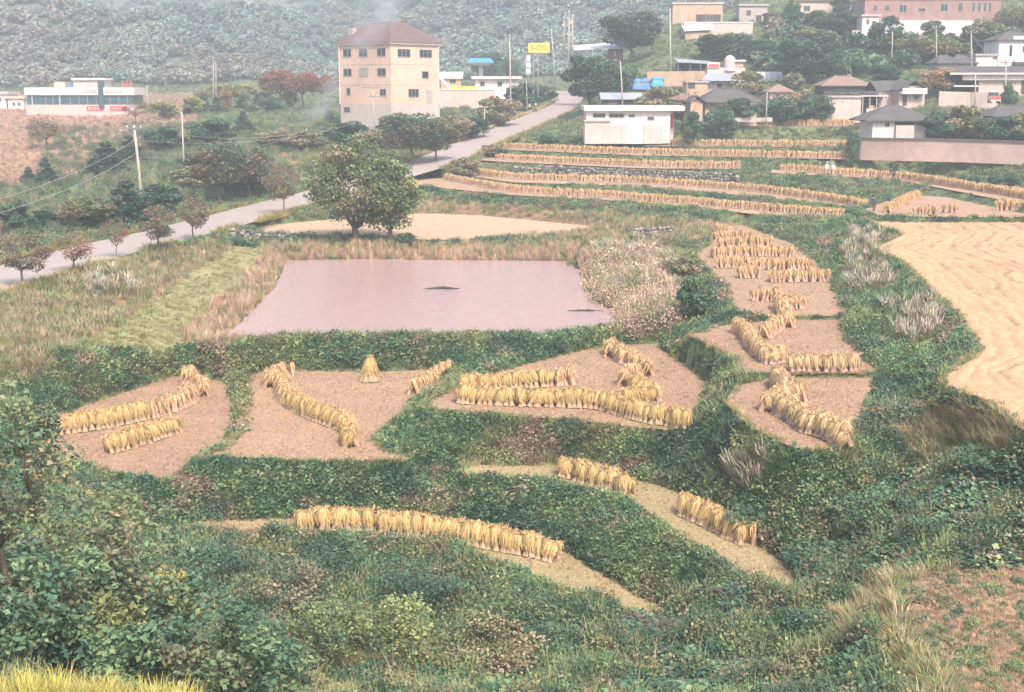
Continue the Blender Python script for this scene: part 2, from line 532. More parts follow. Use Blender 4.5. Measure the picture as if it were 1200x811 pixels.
def terr(x, y):
    """Ground height at arrays x, y."""
    x = np.asarray(x, float); y = np.asarray(y, float)
    fi = np.clip(np.log(np.maximum(y, Y0) / Y0) / math.log(Y1 / Y0) * (NI - 1), 0, NI - 1.001)
    fj = np.clip((x / (y + XO) + SMAX) / (2 * SMAX) * (NJ - 1), 0, NJ - 1.001)
    i = fi.astype(int); j = fj.astype(int); a = fi - i; b = fj - j
    return (ZG[i, j] * (1 - a) + ZG[i + 1, j] * a) * (1 - b) + (ZG[i, j + 1] * (1 - a) + ZG[i + 1, j + 1] * a) * b

def ground_at(px, py):
    """First ground point seen at (px, py)."""
    r = ray(px, py)
    t = np.geomspace(14, 465, 5000)
    x, y, z = r[0] * t, r[1] * t, HC + r[2] * t
    h = terr(x, y)
    hit = np.nonzero((z <= h) & (y > Y0))[0]
    k = hit[0] if len(hit) else len(t) - 1
    return np.array([x[k], y[k], h[k]])

PXG, PYG = project(np.stack([XX, YY, ZG], -1))

# ---- what the ground itself is made of (its own colour, before any light)
def patch(poly, soft_px=0):
    return inside(poly, PXG + (fbm(XX / 3, YY / 3, 11) - .5) * 40 * np.clip(60 / YY, .1, 2), PYG + (fbm(XX / 3, YY / 3, 12) - .5) * 24 * np.clip(60 / YY, .1, 2))
C_GRASS, C_LUSH, C_DRY, C_STRAW, C_SOIL, C_PINK = np.array([.17, .20, .09]), np.array([.10, .15, .07]), np.array([.34, .23, .14]), np.array([.42, .30, .16]), np.array([.20, .13, .085]), np.array([.40, .25, .17])
tint = np.zeros((NI, NJ, 3)); tint[:] = C_GRASS
nz = fbm(XX / 4, YY / 4, 21)
tint = tint + (C_LUSH - tint) * np.clip((nz - .42) * 5, 0, 1)[..., None] * .8
DRY_AREAS = [
 [(-300, 345), (-300, 480), (40, 440), (110, 405), (230, 335), (300, 295), (250, 285), (140, 305), (0, 345)],
 [(200, 405), (340, 300), (330, 285), (300, 300), (170, 400)],
 [(300, 285), (700, 285), (690, 308), (330, 308)],
 [(680, 300), (720, 285), (810, 300), (800, 395), (720, 395), (690, 350)],
 [(480, 232), (700, 250), (860, 262), (840, 282), (690, 285), (480, 262)],
 [(1050, 480), (1200, 480), (1200, 560), (1080, 560), (1050, 520)],
 [(930, 730), (1060, 670), (1240, 640), (1400, 1000), (900, 1000), (1000, 780)],
 [(-400, 110), (230, 110), (230, 150), (160, 190), (60, 215), (-400, 240)],
 [(270, 205), (350, 170), (370, 185), (330, 205)],
 [(300, 720), (400, 770), (480, 790), (400, 800), (300, 760)],
]
for a in DRY_AREAS:
    k = patch(a)
    t = np.clip((fbm(XX / 2.5, YY / 2.5, 31) - .3) * 3, 0, 1)[..., None]
    tint = np.where(k[..., None], C_SOIL + (C_DRY - C_SOIL) * t, tint)
for a in ([(-400, 125), (170, 125), (150, 160), (0, 200), (-400, 230)], [(60, 165), (120, 150), (170, 140), (110, 175), (80, 185)], [(0, 385), (70, 385), (60, 405), (0, 425)], [(-20, 262), (60, 262), (60, 280), (-20, 290)]):
    k = patch(a)
    tint = np.where(k[..., None], C_PINK * (0.75 + .5 * fbm(XX / 1.5, YY / 1.5, 33)[..., None]), tint)
# grassy crown of the pond's left bank
k = patch([(95, 412), (130, 385), (215, 325), (272, 290), (314, 288), (287, 330), (228, 385), (205, 412)])
tint = np.where(k[..., None], np.array([.31, .29, .15]) * (0.8 + .4 * fbm(XX, YY, 35)[..., None]), tint)

gv = np.stack([XX, YY, ZG], -1).reshape(-1, 3)
idx = np.arange(NI * NJ).reshape(NI, NJ)
gf = np.stack([idx[:-1, :-1], idx[:-1, 1:], idx[1:, 1:], idx[1:, :-1]], -1).reshape(-1, 4)
gm, nt, b = new_mat("ground")
a = N(nt, "ShaderNodeAttribute", attribute_name="earth")
n1 = noise(nt, 1.4, 6, 0.7)
c = mix_color(nt, ramp(nt, n1, .35, .7), a.outputs["Color"], (0.55, 0.5, 0.42), 'MULTIPLY')
nt.links.new(c, b.inputs["Base Color"])
bump(nt, b, noise(nt, 5, 6), 0.6, 0.15)
gmesh = np_mesh("ground", gv, gf, gm, smooth=True)
at = gmesh.attributes.new("earth", 'FLOAT_COLOR', 'POINT')
cc = np.ones((NI * NJ, 4), np.float32); cc[:, :3] = tint.reshape(-1, 3)
at.data.foreach_set("color", cc.ravel())
ground = tag(obj("ground", gmesh), kind="structure")

# ---------------------------------------------------------------- hills behind, to the horizon
HY = np.linspace(455, 1700, 150); HX = np.linspace(-1500, 1500, 260)
hx, hy = np.meshgrid(HX, HY)
def hill_z(x, y):
    base = terr(np.clip(x, -200, 230), np.full(np.shape(x), 462.0))
    ridge = 0.20 + .12 * vnoise(x / 160, y / 500, 41) + .04 * np.sin(x / 70 + 1.3)
    r = np.maximum(y - 462, 0)
    h = base - 1.0 + (vnoise(x / 55 + .002 * y, y / 140, 47) - .5) * np.minimum(r, 90) * .35 + 105 * (1 - np.exp(-r * ridge / 105)) + (fbm(x / 90, y / 90, 43) - .5) * np.minimum(r, 130) * .5
    return h
hz = hill_z(hx, hy)
hv = np.stack([hx, hy, hz], -1).reshape(-1, 3)
idx = np.arange(hx.size).reshape(hx.shape)
hf = np.stack([idx[:-1, :-1], idx[:-1, 1:], idx[1:, 1:], idx[1:, :-1]], -1).reshape(-1, 4)
hm, nt, b = new_mat("hill_forest_floor")
n1 = ramp(nt, noise(nt, 0.03, 5, 0.6), .42, .62)
n2 = ramp(nt, noise(nt, 0.02, 3, 0.6), .58, .66)
c = mix_color(nt, n1, (.085, .13, .115), (.14, .16, .13))
c = mix_color(nt, n2, c, (.20, .18, .15))
nt.links.new(c, b.inputs["Base Color"])
bump(nt, b, noise(nt, .5, 6, .7), 1.0, 1.2)
hills = tag(obj("hills", np_mesh("hills", hv, hf, hm, smooth=True)), kind="structure")

# ---------------------------------------------------------------- field surfaces
def stubble_mat(name, c1, c2, c3, row=5.2, ang=0.3):
    m, nt, b = new_mat(name)
    tc = nt.nodes.new("ShaderNodeTexCoord")
    mp = nt.nodes.new("ShaderNodeMapping"); mp.inputs["Rotation"].default_value = (0, 0, ang)
    nt.links.new(tc.outputs["Object"], mp.inputs["Vector"])
    v = N(nt, "ShaderNodeTexVoronoi", Scale=row, Randomness=0.55)
    nt.links.new(mp.outputs[0], v.inputs["Vector"])
    big = ramp(nt, noise(nt, 0.35, 5, 0.65), .35, .68)
    c = mix_color(nt, big, c1, c2)
    c = mix_color(nt, ramp(nt, v.outputs["Distance"], .55, .05), c, c3)
    fine = ramp(nt, noise(nt, 8, 5, 0.75), .46, .66)
    c = mix_color(nt, fine, c, tuple(x * .45 for x in c1))
    nt.links.new(c, b.inputs["Base Color"])
    bump(nt, b, noise(nt, 9, 5), 1.0, 0.10)
    b.inputs["Roughness"].default_value = 0.95
    return m
M_PADDY = stubble_mat("paddy_stubble", (.40, .26, .17), (.31, .195, .13), (.56, .40, .26))
M_PADDY_FAR = stubble_mat("paddy_pale", (.47, .31, .21), (.38, .245, .165), (.52, .37, .24))
M_PADDY_GREEN = stubble_mat("paddy_regrowth", (.40, .30, .17), (.31, .27, .13), (.46, .36, .21))
M_TAN = stubble_mat("straw_litter", (.58, .405, .26), (.52, .355, .225), (.62, .45, .29), 2.0)

def sheet_outline(xy, step):
    P = np.array(list(xy) + [xy[0]], float)
    Q = resample_straight(P, step)[:-1]
    n = len(Q)
    d = np.roll(Q, -1, 0) - np.roll(Q, 1, 0)
    nn = np.c_[-d[:, 1], d[:, 0]] / (np.linalg.norm(d, axis=1)[:, None] + 1e-9)
    w = (fbm(Q[:, 0] * 1.1, Q[:, 1] * 1.1, 51) - .5) * 0.5
    return Q + nn * w[:, None]

def field_sheet(key, name, mat, lift=0.03, step=0.5):
    f = FIELDS[key]
    Q = sheet_outline(f['xy'], step)
    a, b_, c_ = f['plane']
    bm = bmesh.new()
    vs = [bm.verts.new((x, y, a + b_ * x + c_ * y + lift)) for x, y in Q]
    face = bm.faces.new(vs)
    bmesh.ops.triangulate(bm, faces=[face])
    bmesh.ops.recalc_face_normals(bm, faces=bm.faces)
    m = bpy.data.meshes.new(name); bm.to_mesh(m); bm.free()
    if m.polygons[0].normal.z < 0: m.flip_normals()
    m.materials.append(mat)
    return tag(obj(name, m), kind="structure")
for key in ('paddy_left', 'paddy_mid', 'paddy_right', 'terrace_a', 'terrace_b', 'terrace_c'):
    field_sheet(key, 'harvested_paddy', M_PADDY)
for key in ('strip_low', 'strip_mid'):
    field_sheet(key, 'harvested_paddy', M_PADDY_GREEN)
for key in ('terrace_d', 'terrace_e', 'terrace_f', 'terrace_g', 'terrace_h', 'terrace_i', 'terrace_j', 'terrace_k'):
    field_sheet(key, 'harvested_paddy', M_PADDY_FAR, step=1.5)
field_sheet('back_field', 'straw_covered_paddy', M_TAN, step=1.0)

# pond
pm, nt, b = new_mat("pond_water")
b.inputs["Base Color"].default_value = rgb(.50, .37, .37)
b.inputs["Roughness"].default_value = 0.12
b.inputs["Specular IOR Level"].default_value = 0.3
n1 = ramp(nt, noise(nt, .9, 6, .75), .38, .66)
nt.links.new(mix_color(nt, n1, (.44, .30, .275), (.37, .255, .235)), b.inputs["Base Color"])  # murky water colour with the pink sky reflection painted in
tc = nt.nodes.new("ShaderNodeTexCoord")
mp = nt.nodes.new("ShaderNodeMapping"); mp.inputs["Scale"].default_value = (1.0, 2.2, 1.0)
nt.links.new(tc.outputs["Object"], mp.inputs["Vector"])
bump(nt, b, noise(nt, 3.5, 5, .7, vec=mp.outputs[0]), 0.6, 0.06)
def pond_sheet():
    c = FIELDS['pond']['xy']
    cen = np.mean(np.array(c), 0)
    big = [tuple(cen + (np.array(p) - cen) * 1.03) for p in c]
    FIELDS['pond_water'] = dict(xy=big, plane=FIELDS['pond']['plane'])
    return field_sheet('pond_water', 'pond_water', pm, lift=0.0)
pond_sheet()

# the road: asphalt strip with a verge kerb line on the village stretch
rm, nt, b = new_mat("worn_concrete_road")
n1 = ramp(nt, noise(nt, .3, 6, .7), .35, .7)
c = mix_color(nt, n1, (.37, .305, .285), (.31, .26, .24))
c = mix_color(nt, ramp(nt, noise(nt, 9, 3, .6), .4, .75), c, (.34, .285, .265))
nt.links.new(c, b.inputs["Base Color"])
bump(nt, b, noise(nt, 30, 3), 0.2, 0.01)
def strip_mesh(name, C, offs, lifts, mat):
    """A ribbon along the line C with cross-section offsets and lifts."""
    d = np.gradient(C[:, :2], axis=0); d /= np.linalg.norm(d, axis=1)[:, None]
    nn = np.c_[d[:, 1], -d[:, 0]]
    V = []
    for o, l in zip(offs, lifts):
        V.append(np.c_[C[:, :2] + nn * o, C[:, 2] + l])
    V = np.stack(V, 1); k = len(offs); n = len(C)
    ii = np.arange(n * k).reshape(n, k)
    F = np.stack([ii[:-1, :-1], ii[:-1, 1:], ii[1:, 1:], ii[1:, :-1]], -1).reshape(-1, 4)
    return np_mesh(name, V.reshape(-1, 3), F, mat)
tag(obj("road", strip_mesh("road", ROAD_C, [-ROAD_W, -1.2, 1.2, ROAD_W], [.05, .08, .08, .05], rm)), kind="structure")
# ================================================================ GROUND COVER (what nobody could count)
def blades(n, h, spread, width, lean, rng, hvar=.35, droop=0.0):
    """n bent grass blades: arrays V, F, per-face shade."""
    V, F, T = [], [], []
    for i in range(n):
        a = rng.uniform(0, 2 * math.pi); r = spread * math.sqrt(rng.uniform(0, 1))
        bx, by = r * math.cos(a), r * math.sin(a)
        hh = h * rng.uniform(1 - hvar, 1 + hvar)
        b2 = a + rng.normal(0, .6)
        l = lean * rng.uniform(.3, 1.3) * hh
        dx, dy = math.cos(b2) * l, math.sin(b2) * l
        px_, py_ = -math.sin(b2) * width / 2, math.cos(b2) * width / 2
        k = len(V)
        V += [(bx - px_, by - py_, -.05), (bx + px_, by + py_, -.05),
              (bx + dx * .45 - px_ * .8, by + dy * .45 - py_ * .8, hh * .62), (bx + dx * .45 + px_ * .8, by + dy * .45 + py_ * .8, hh * .62),
              (bx + dx * 1.2 - px_ * .2, by + dy * 1.2 - py_ * .2, hh * (1 - droop)), (bx + dx * 1.2 + px_ * .2, by + dy * 1.2 + py_ * .2, hh * (1 - droop))]
        F += [(k, k + 1, k + 3, k + 2), (k + 2, k + 3, k + 5, k + 4)]
        s = rng.uniform(.75, 1.25)
        T += [(s, s, s), (s * 1.05, s * 1.05, s)]
    return np.array(V), np.array(F), np.array(T)

def leaves_at(C, size, rng, up=.5, shade=(.7, 1.3), colors=None, aspect=.62):
    """A folded diamond leaf at each centre of C."""
    n = len(C)
    d = rng.normal(size=(n, 3)); d[:, 2] *= (1 - up); d /= np.linalg.norm(d, axis=1)[:, None] + 1e-9
    nn = rng.normal(size=(n, 3)); nn[:, 2] = np.abs(nn[:, 2]) + up * 3
    s = np.cross(d, nn); s /= np.linalg.norm(s, axis=1)[:, None] + 1e-9
    up_ = np.cross(s, d)
    L = (size * np.exp(np.clip(rng.normal(0, .30, n), -.6, .5)))[:, None]
    a, b_ = d * L * .5, s * L * .5 * aspect
    f = up_ * L * .08
    V = np.stack([C - a, C + b_ + f - a * .1, C + a, C - b_ + f - a * .1], 1).reshape(-1, 3)
    F = np.arange(n * 4).reshape(n, 4)
    if colors is None:
        t = rng.uniform(*shade, n)[:, None] * np.ones((1, 3))
    else:
        t = colors * rng.uniform(*shade, n)[:, None]
    return V, F, t

def merge(parts):
    V, F, T, k = [], [], [], 0
    for v, f, t in parts:
        V.append(v); F.append(f + k); T.append(t); k += len(v)
    return np.concatenate(V), np.concatenate(F), np.concatenate(T)

def dome(n, r, h, rng, shell=.5):
    d = rng.normal(size=(n, 3)); d[:, 2] = np.abs(d[:, 2]); d /= np.linalg.norm(d, axis=1)[:, None]
    q = rng.uniform(shell, 1, n)[:, None] ** .6
    return d * q * np.array([r, r, h])

def src_mesh(kind, k):
    rng = np.random.default_rng(100 + k)
    if kind == 'grass':
        v = blades(22, .34, .26, .035, .75, rng)
    elif kind == 'dry_grass':
        v = blades(26, .42, .28, .028, .8, rng)
    elif kind == 'weeds':
        v = merge([leaves_at(dome(80, .38, .36, rng), .095, rng, .4, aspect=.8), blades(5, .36, .25, .022, .6, rng)])
    elif kind == 'kudzu':
        v = leaves_at(dome(95, .62, .36, rng, .7), .125, rng, .7, aspect=.95)
    elif kind == 'reeds':
        v = merge([blades(30, 1.25, .30, .04, .32, rng, .3, .08), blades(14, .5, .35, .04, .8, rng)])
    elif kind == 'pampas':
        a = blades(26, 1.25, .30, .035, .4, rng, .3, .1)
        p = blades(13, 1.75, .25, .11, .28, rng, .15, .06)
        keep = p[1][1::2]          # the plumed upper half of each stalk
        a[2][:] *= np.array([.75, .68, .5])
        tp = np.ones((len(keep), 3)) * np.array([1.45, 1.4, 1.5])
        v = merge([a, (p[0], keep, tp)])
    elif kind == 'brush':
        v = merge([leaves_at(dome(120, .62, .95, rng, .4), .125, rng, .25), blades(10, .9, .2, .03, .4, rng)])
    elif kind == 'stubble':
        v = blades(7, .085, .05, .014, .25, rng)
    elif kind == 'straw':
        n = 12
        C = np.c_[rng.uniform(-.35, .35, (n, 2)), rng.uniform(.02, .09, n)]
        v = leaves_at(C, .75, rng, .97, aspect=.05)
    elif kind == 'rice':
        v = blades(22, .62, .10, .012, .35, rng, .15, .10)
    elif kind == 'crown':
        v = leaves_at(np.concatenate([dome(150, 1, 1.0, rng, .8), dome(30, .7, .5, rng, .6) * np.array([1, 1, -.4])]), .40, rng, .2, aspect=.9)
    return v

SRC = {}
def src_collection(kind, n=3):
    if kind in SRC: return SRC[kind]
    c = bpy.data.collections.new("cover_" + kind)
    for k in range(n):
        V, F, T = src_mesh(kind, k)
        m = np_mesh(kind, V, F, COVER, T)
        c.objects.link(bpy.data.objects.new("cover_sprig", m))
    SRC[kind] = c
    return c

def scatter_object(name, kind, P, scale, hue, rot=None, label=None, zscale=None):
    """One object of many sprigs: points with a scale, a turn and a colour each."""
    n = len(P)
    m = bpy.data.meshes.new(name)
    m.vertices.add(n); m.vertices.foreach_set("co", np.ascontiguousarray(P, np.float32).ravel())
    def attr(nm, t, data, key):
        a = m.attributes.new(nm, t, 'POINT'); a.data.foreach_set(key, np.ascontiguousarray(data).ravel())
    if rot is None:
        rot = np.c_[RNG.normal(0, .12, n), RNG.normal(0, .12, n), RNG.uniform(0, 6.283, n)]
    attr("turn", 'FLOAT_VECTOR', rot.astype(np.float32), "vector")
    s3 = np.repeat(np.asarray(scale, np.float32)[:, None], 3, 1)
    if zscale is not None: s3[:, 2] *= zscale
    attr("size", 'FLOAT_VECTOR', s3, "vector")
    attr("pick", 'INT', RNG.integers(0, 3, n).astype(np.int32), "value")
    h4 = np.ones((n, 4), np.float32); h4[:, :3] = hue
    attr("hue", 'FLOAT_COLOR', h4, "color")
    o = obj(name, m)
    g = bpy.data.node_groups.new("scatter_" + name, 'GeometryNodeTree')
    g.interface.new_socket("Geometry", in_out='INPUT', socket_type='NodeSocketGeometry')
    g.interface.new_socket("Geometry", in_out='OUTPUT', socket_type='NodeSocketGeometry')
    gi_ = g.nodes.new("NodeGroupInput"); go = g.nodes.new("NodeGroupOutput")
    ci = g.nodes.new("GeometryNodeCollectionInfo")
    ci.inputs["Collection"].default_value = src_collection(kind)
    ci.inputs["Separate Children"].default_value = True
    ci.inputs["Reset Children"].default_value = True
    ip = g.nodes.new("GeometryNodeInstanceOnPoints")
    ip.inputs["Pick Instance"].default_value = True
    def named(nm, t):
        a = g.nodes.new("GeometryNodeInputNamedAttribute"); a.data_type = t; a.inputs["Name"].default_value = nm
        return a.outputs["Attribute"]
    g.links.new(gi_.outputs[0], ip.inputs["Points"])
    g.links.new(ci.outputs[0], ip.inputs["Instance"])
    e2r = g.nodes.new("FunctionNodeEulerToRotation")
    g.links.new(named("turn", 'FLOAT_VECTOR'), e2r.inputs[0])
    g.links.new(e2r.outputs[0], ip.inputs["Rotation"])
    g.links.new(named("size", 'FLOAT_VECTOR'), ip.inputs["Scale"])
    g.links.new(named("pick", 'INT'), ip.inputs["Instance Index"])
    g.links.new(ip.outputs[0], go.inputs[0])
    md = o.modifiers.new("scatter", 'NODES'); md.node_group = g
    return tag(o, kind="stuff")

# -- where each kind of cover grows, drawn over the terraces
KUDZU = [[(700, 745), (850, 695), (885, 690), (950, 705), (985, 600), (1000, 550), (1110, 560), (1200, 545), (1350, 560), (1350, 650), (1200, 655), (1060, 668), (1000, 720), (960, 775), (880, 830), (560, 830), (600, 770)],
         [(-100, 640), (150, 640), (330, 720), (350, 830), (-100, 830)], [(1000, 745), (1030, 740), (1060, 830), (980, 830)]]
REEDS = [[(205, 405), (262, 345), (318, 296), (342, 296), (336, 330), (305, 365), (275, 405)],
         [(345, 290), (700, 292), (690, 309), (345, 307)],
         [(672, 318), (700, 296), (780, 300), (795, 380), (735, 398), (722, 372), (690, 350)]]
PAMPAS = [[(690, 292), (730, 285), (735, 305), (695, 312)], [(750, 305), (790, 300), (790, 345), (755, 350)], [(1000, 268), (1035, 285), (1045, 345), (1000, 350), (985, 310)], [(1035, 365), (1090, 360), (1110, 395), (1060, 415)], [(95, 330), (150, 322), (160, 345), (110, 355)], [(850, 540), (905, 545), (895, 585), (850, 570)]]
DRY = DRY_AREAS + [[(560, 175), (600, 180), (600, 205), (520, 200), (540, 185)]]
WEEDS = [[(310, 398), (720, 394), (700, 420), (560, 440), (330, 428)], [(100, 405), (310, 410), (290, 440), (100, 445)], [(780, 392), (870, 440), (830, 455), (775, 410)], [(800, 300), (860, 300), (870, 380), (790, 392)], [(180, 640), (380, 635), (560, 660), (700, 700), (740, 745), (560, 790), (180, 720)], [(990, 370), (1110, 400), (1110, 520), (1020, 530)]]
BRUSH = [[(310, 690), (480, 690), (600, 740), (590, 770), (330, 760)], [(180, 640), (330, 640), (330, 715), (200, 715)], [(410, 650), (560, 655), (560, 690), (420, 695)], [(560, 700), (720, 715), (720, 745), (590, 740)], [(20, 150), (470, 140), (480, 190), (330, 225), (180, 250), (0, 290), (-100, 290), (-100, 240), (60, 210)], [(520, 130), (620, 125), (600, 150), (540, 178), (480, 180), (400, 160)]]

def any_in(polys, x, y):
    k = np.zeros(np.shape(x), bool)
    for p in polys: k |= inside(p, x, y)
    return k

NS = 150000
# sprigs fall where the ground shows: by the visible area of each cell, with a share everywhere
def cell_area():
    ax, ay = PXG[1:, :-1] - PXG[:-1, :-1], PYG[1:, :-1] - PYG[:-1, :-1]
    bx, by = PXG[:-1, 1:] - PXG[:-1, :-1], PYG[:-1, 1:] - PYG[:-1, :-1]
    return np.clip(np.abs(ax * by - ay * bx), 0, 60)
w_ = cell_area()
near_ = (np.abs(GS[:-1]) < .42)[None, :] & ((GY[:-1] > 24) & (GY[:-1] < 460))[:, None]
w_ = np.where(near_, w_ / w_[near_].mean() * .75 + .25, 0)
w_ = (w_ / w_.sum()).ravel()
ci_ = RNG.choice(len(w_), NS, p=w_)
fi = ci_ // (NJ - 1) + RNG.uniform(0, 1, NS); fj = ci_ % (NJ - 1) + RNG.uniform(0, 1, NS)
yy = Y0 * (Y1 / Y0) ** (fi / (NI - 1)); xx = (fj / (NJ - 1) * 2 * SMAX - SMAX) * (yy + XO)
zz = terr(xx, yy)
ppx, ppy = project(np.stack([xx, yy, zz], -1))
hard = any_in([f['xy'] for nm_, f in FIELDS.items() if nm_ != 'dry_patch'], xx, yy) | (road_frame(xx, yy)[0] < ROAD_W + .15) | inside(RICE_POLY, xx, yy)
wob = np.clip(60 / yy, .12, 2)
wx = ppx + (fbm(xx / 2, yy / 2, 61) - .5) * 46 * wob; wy = ppy + (fbm(xx / 2, yy / 2, 62) - .5) * 30 * wob
code = np.zeros(len(xx), int)                      # 0 grass
n_ = fbm(xx / 1.7, yy / 1.7, 63)
code[(n_ > .56) | (RNG.uniform(size=len(xx)) < .22)] = 1                                 # weeds
code[any_in(WEEDS, wx, wy) & (RNG.uniform(size=len(xx)) < .65)] = 1
code[(code == 0) & (ppy > 560) & (RNG.uniform(size=len(xx)) < .6)] = 1
code[any_in(DRY, wx, wy)] = 2
code[any_in(BRUSH, wx, wy) & (n_ > .40)] = 3
k = any_in(KUDZU, wx, wy)
m_ = fbm(xx / 1.3, yy / 1.3, 64)
code[k] = np.where(m_[k] > .47, 4, np.where(m_[k] > .34, 3, 1))
k = (code == 0) & (ppy > 770) & (ppx > 250)
code[k] = np.where(m_[k] > .5, 4, 3)
code[any_in(REEDS, wx, wy)] = 5
code[any_in(PAMPAS, wx, wy) & (RNG.uniform(size=len(xx)) < .6)] = 6
k = inside(FIELDS['dry_patch']['xy'], xx, yy); code[k] = np.where(RNG.uniform(size=k.sum()) < .93, 2, 1)
DAM = [(95, 412), (130, 385), (215, 325), (272, 290), (314, 288), (287, 330), (228, 385), (205, 412)]
code[inside(DAM, wx, wy)] = 7
code[hard] = -1
P = np.c_[xx, yy, zz]
# growth stays low along the edge of every field
_i = np.clip(np.round(fi).astype(int), 0, NI - 1); _j = np.clip(np.round(fj).astype(int), 0, NJ - 1)
_e = np.where(HARD_FIELDS, 0.0, 1.0)
for _ in range(3):
    _p = np.pad(_e, 1, mode='edge'); _e = np.where(HARD_FIELDS, 0.0, 0.2 * (_p[:-2, 1:-1] + _p[2:, 1:-1] + _p[1:-1, :-2] + _p[1:-1, 2:] + _e))
LOW = np.clip(.50 + .72 * _e[_i, _j], .42, 1)

def palette(cols, n, var=.18, weights=None):
    cols = np.array(cols)
    i = RNG.choice(len(cols), n, p=weights)
    return np.clip(cols[i] * RNG.normal(1, var, (n, 1)) * RNG.normal(1, var * .3, (n, 3)), .004, .95)

def grow(name, kind, sel, lo, hi, pal, far=1.5, thin=1.0, weights=None, var=.18, follow=None):
    k = np.nonzero(sel)[0]
    if thin < 1: k = k[RNG.uniform(size=len(k)) < thin]
    d = yy[k]
    s = RNG.uniform(lo, hi, len(k)) * LOW[k] * np.interp(d, [50, 120, 260, 460], [1, 1 + (far - 1) * .4, 1 + (far - 1) * .5, 1 + (far - 1)])
    h = palette(pal, len(k), var, weights)
    if follow is not None:           # neighbours share a tone: patches of dry, fresh and withered growth
        for sd, sc, th, cols in ((follow, 3.5, .50, [(.27, .25, .13), (.21, .24, .11)]), (follow + 1, 1.6, .56, [(.20, .27, .11), (.17, .25, .12)]), (follow + 2, 1.1, .63, [(.38, .25, .19), (.30, .21, .16)]), (follow + 3, 2.6, .58, [(.06, .125, .085), (.05, .10, .07)])):
            t = np.clip((fbm(P[k, 0] / sc, P[k, 1] / sc, sd) - th) * 9, 0, 1)[:, None] * .85
            h = h * (1 - t) + palette(cols, len(k)) * t
    scatter_object(name, kind, P[k], s, h)
GREENS = [(.10, .195, .095), (.14, .235, .10), (.072, .152, .085), (.195, .26, .11), (.115, .20, .11)]
grow("bank_grass", 'grass', code == 0, .6, 1.25, GREENS, 1.6, follow=71)
grow("bank_weeds", 'weeds', code == 1, .8, 1.5, GREENS + [(.22, .26, .12), (.06, .12, .08)], 1.5, follow=71)
PINKISH = (ppx < 330) & (ppy < 235)
grow("pink_dry_grass", 'dry_grass', (code == 2) & PINKISH, .6, 1.1, [(.50, .33, .25), (.44, .30, .20), (.56, .38, .29), (.36, .30, .18)], 1.4)
DP = inside(FIELDS['dry_patch']['xy'], xx, yy)
grow("short_dry_grass", 'dry_grass', (code == 2) & DP, .3, .62, [(.46, .32, .22), (.40, .31, .18), (.50, .36, .26), (.44, .32, .22), (.27, .29, .15)], 1.0)
grow("dry_grass", 'dry_grass', (code == 2) & ~PINKISH & ~DP, .5, 1.05, [(.40, .30, .19), (.33, .28, .15), (.25, .27, .12), (.44, .33, .23), (.18, .235, .105), (.22, .27, .12)], 1.6)
grow("undergrowth", 'brush', (code == 3), .5, 1.1, [(.15, .21, .095), (.08, .15, .085), (.22, .25, .11), (.055, .115, .075), (.25, .21, .13)], 1.3, thin=.75)
grow("mown_grass", 'grass', code == 7, .38, .62, [(.31, .31, .15), (.28, .31, .14), (.34, .32, .16)], 1.2, var=.08)
grow("kudzu_vines", 'kudzu', code == 4, .8, 1.4, [(.075, .16, .095), (.11, .205, .11), (.05, .115, .08), (.18, .27, .17), (.17, .14, .115), (.22, .27, .14)], 1.2, thin=.8)
half_ = RNG.uniform(size=len(xx)) < .5
grow("dry_bushy_growth", 'brush', (code == 5) & (ppx > 690) & half_, .8, 1.5, [(.46, .34, .26), (.50, .38, .30), (.40, .32, .22), (.28, .30, .16)], 1.2)
grow("dry_reeds", 'reeds', (code == 5) & (ppx > 690) & ~half_, .5, .9, [(.46, .32, .22), (.52, .36, .27), (.40, .29, .18), (.30, .29, .15)], 1.3)
grow("low_reeds", 'reeds', (code == 5) & (ppx <= 690), .34, .62, [(.50, .34, .24), (.54, .38, .28), (.42, .30, .19), (.30, .30, .15)], 1.2)
grow("pampas_grass", 'pampas', code == 6, .38, .68, [(.40, .33, .25), (.30, .28, .20), (.20, .22, .14)], 1.2, thin=.8)

# a ragged fringe of low dry growth where fields and road meet the banks
FR = []
for key in ('paddy_left', 'paddy_mid', 'paddy_right', 'terrace_a', 'terrace_b', 'terrace_c', 'strip_low', 'strip_mid', 'straw_field', 'back_field'):
    f = FIELDS[key]; Q = np.array(list(f['xy']) + [f['xy'][0]])
    C = resample_straight(Q, .16 if Q[:, 1].mean() < 95 else .35)
    C = C[(C[:, 1] < 170) & (np.abs(C[:, 0]) < 60)] + RNG.normal(0, .13, (len(C), 2))[:((C[:, 1] < 170) & (np.abs(C[:, 0]) < 60)).sum()]
    a, b_, c_ = f['plane']
    FR.append(np.c_[C, a + b_ * C[:, 0] + c_ * C[:, 1] + .01])
FR = np.concatenate(FR)
scatter_object("field_edge_grass", 'dry_grass', FR, RNG.uniform(.18, .55, len(FR)), palette([(.40, .30, .16), (.30, .28, .13), (.20, .25, .11), (.46, .33, .20), (.13, .19, .09)], len(FR)))
VG_ = []
Cr = resample_straight(ROAD_C, .25); dr = np.gradient(Cr[:, :2], axis=0); dr /= np.linalg.norm(dr, axis=1)[:, None]
for s_ in (-1, 1):
    for rep in range(2):
        o_ = s_ * (ROAD_W + RNG.normal(.25 + .35 * rep, .2, len(Cr)))
        VG_.append(np.c_[Cr[:, :2] + np.c_[dr[:, 1], -dr[:, 0]] * o_[:, None], Cr[:, 2] + .02])
VG_ = np.concatenate(VG_); VG_ = VG_[(VG_[:, 1] > 60) & (fbm(VG_[:, 0] / 4, VG_[:, 1] / 4, 99) > .42)]
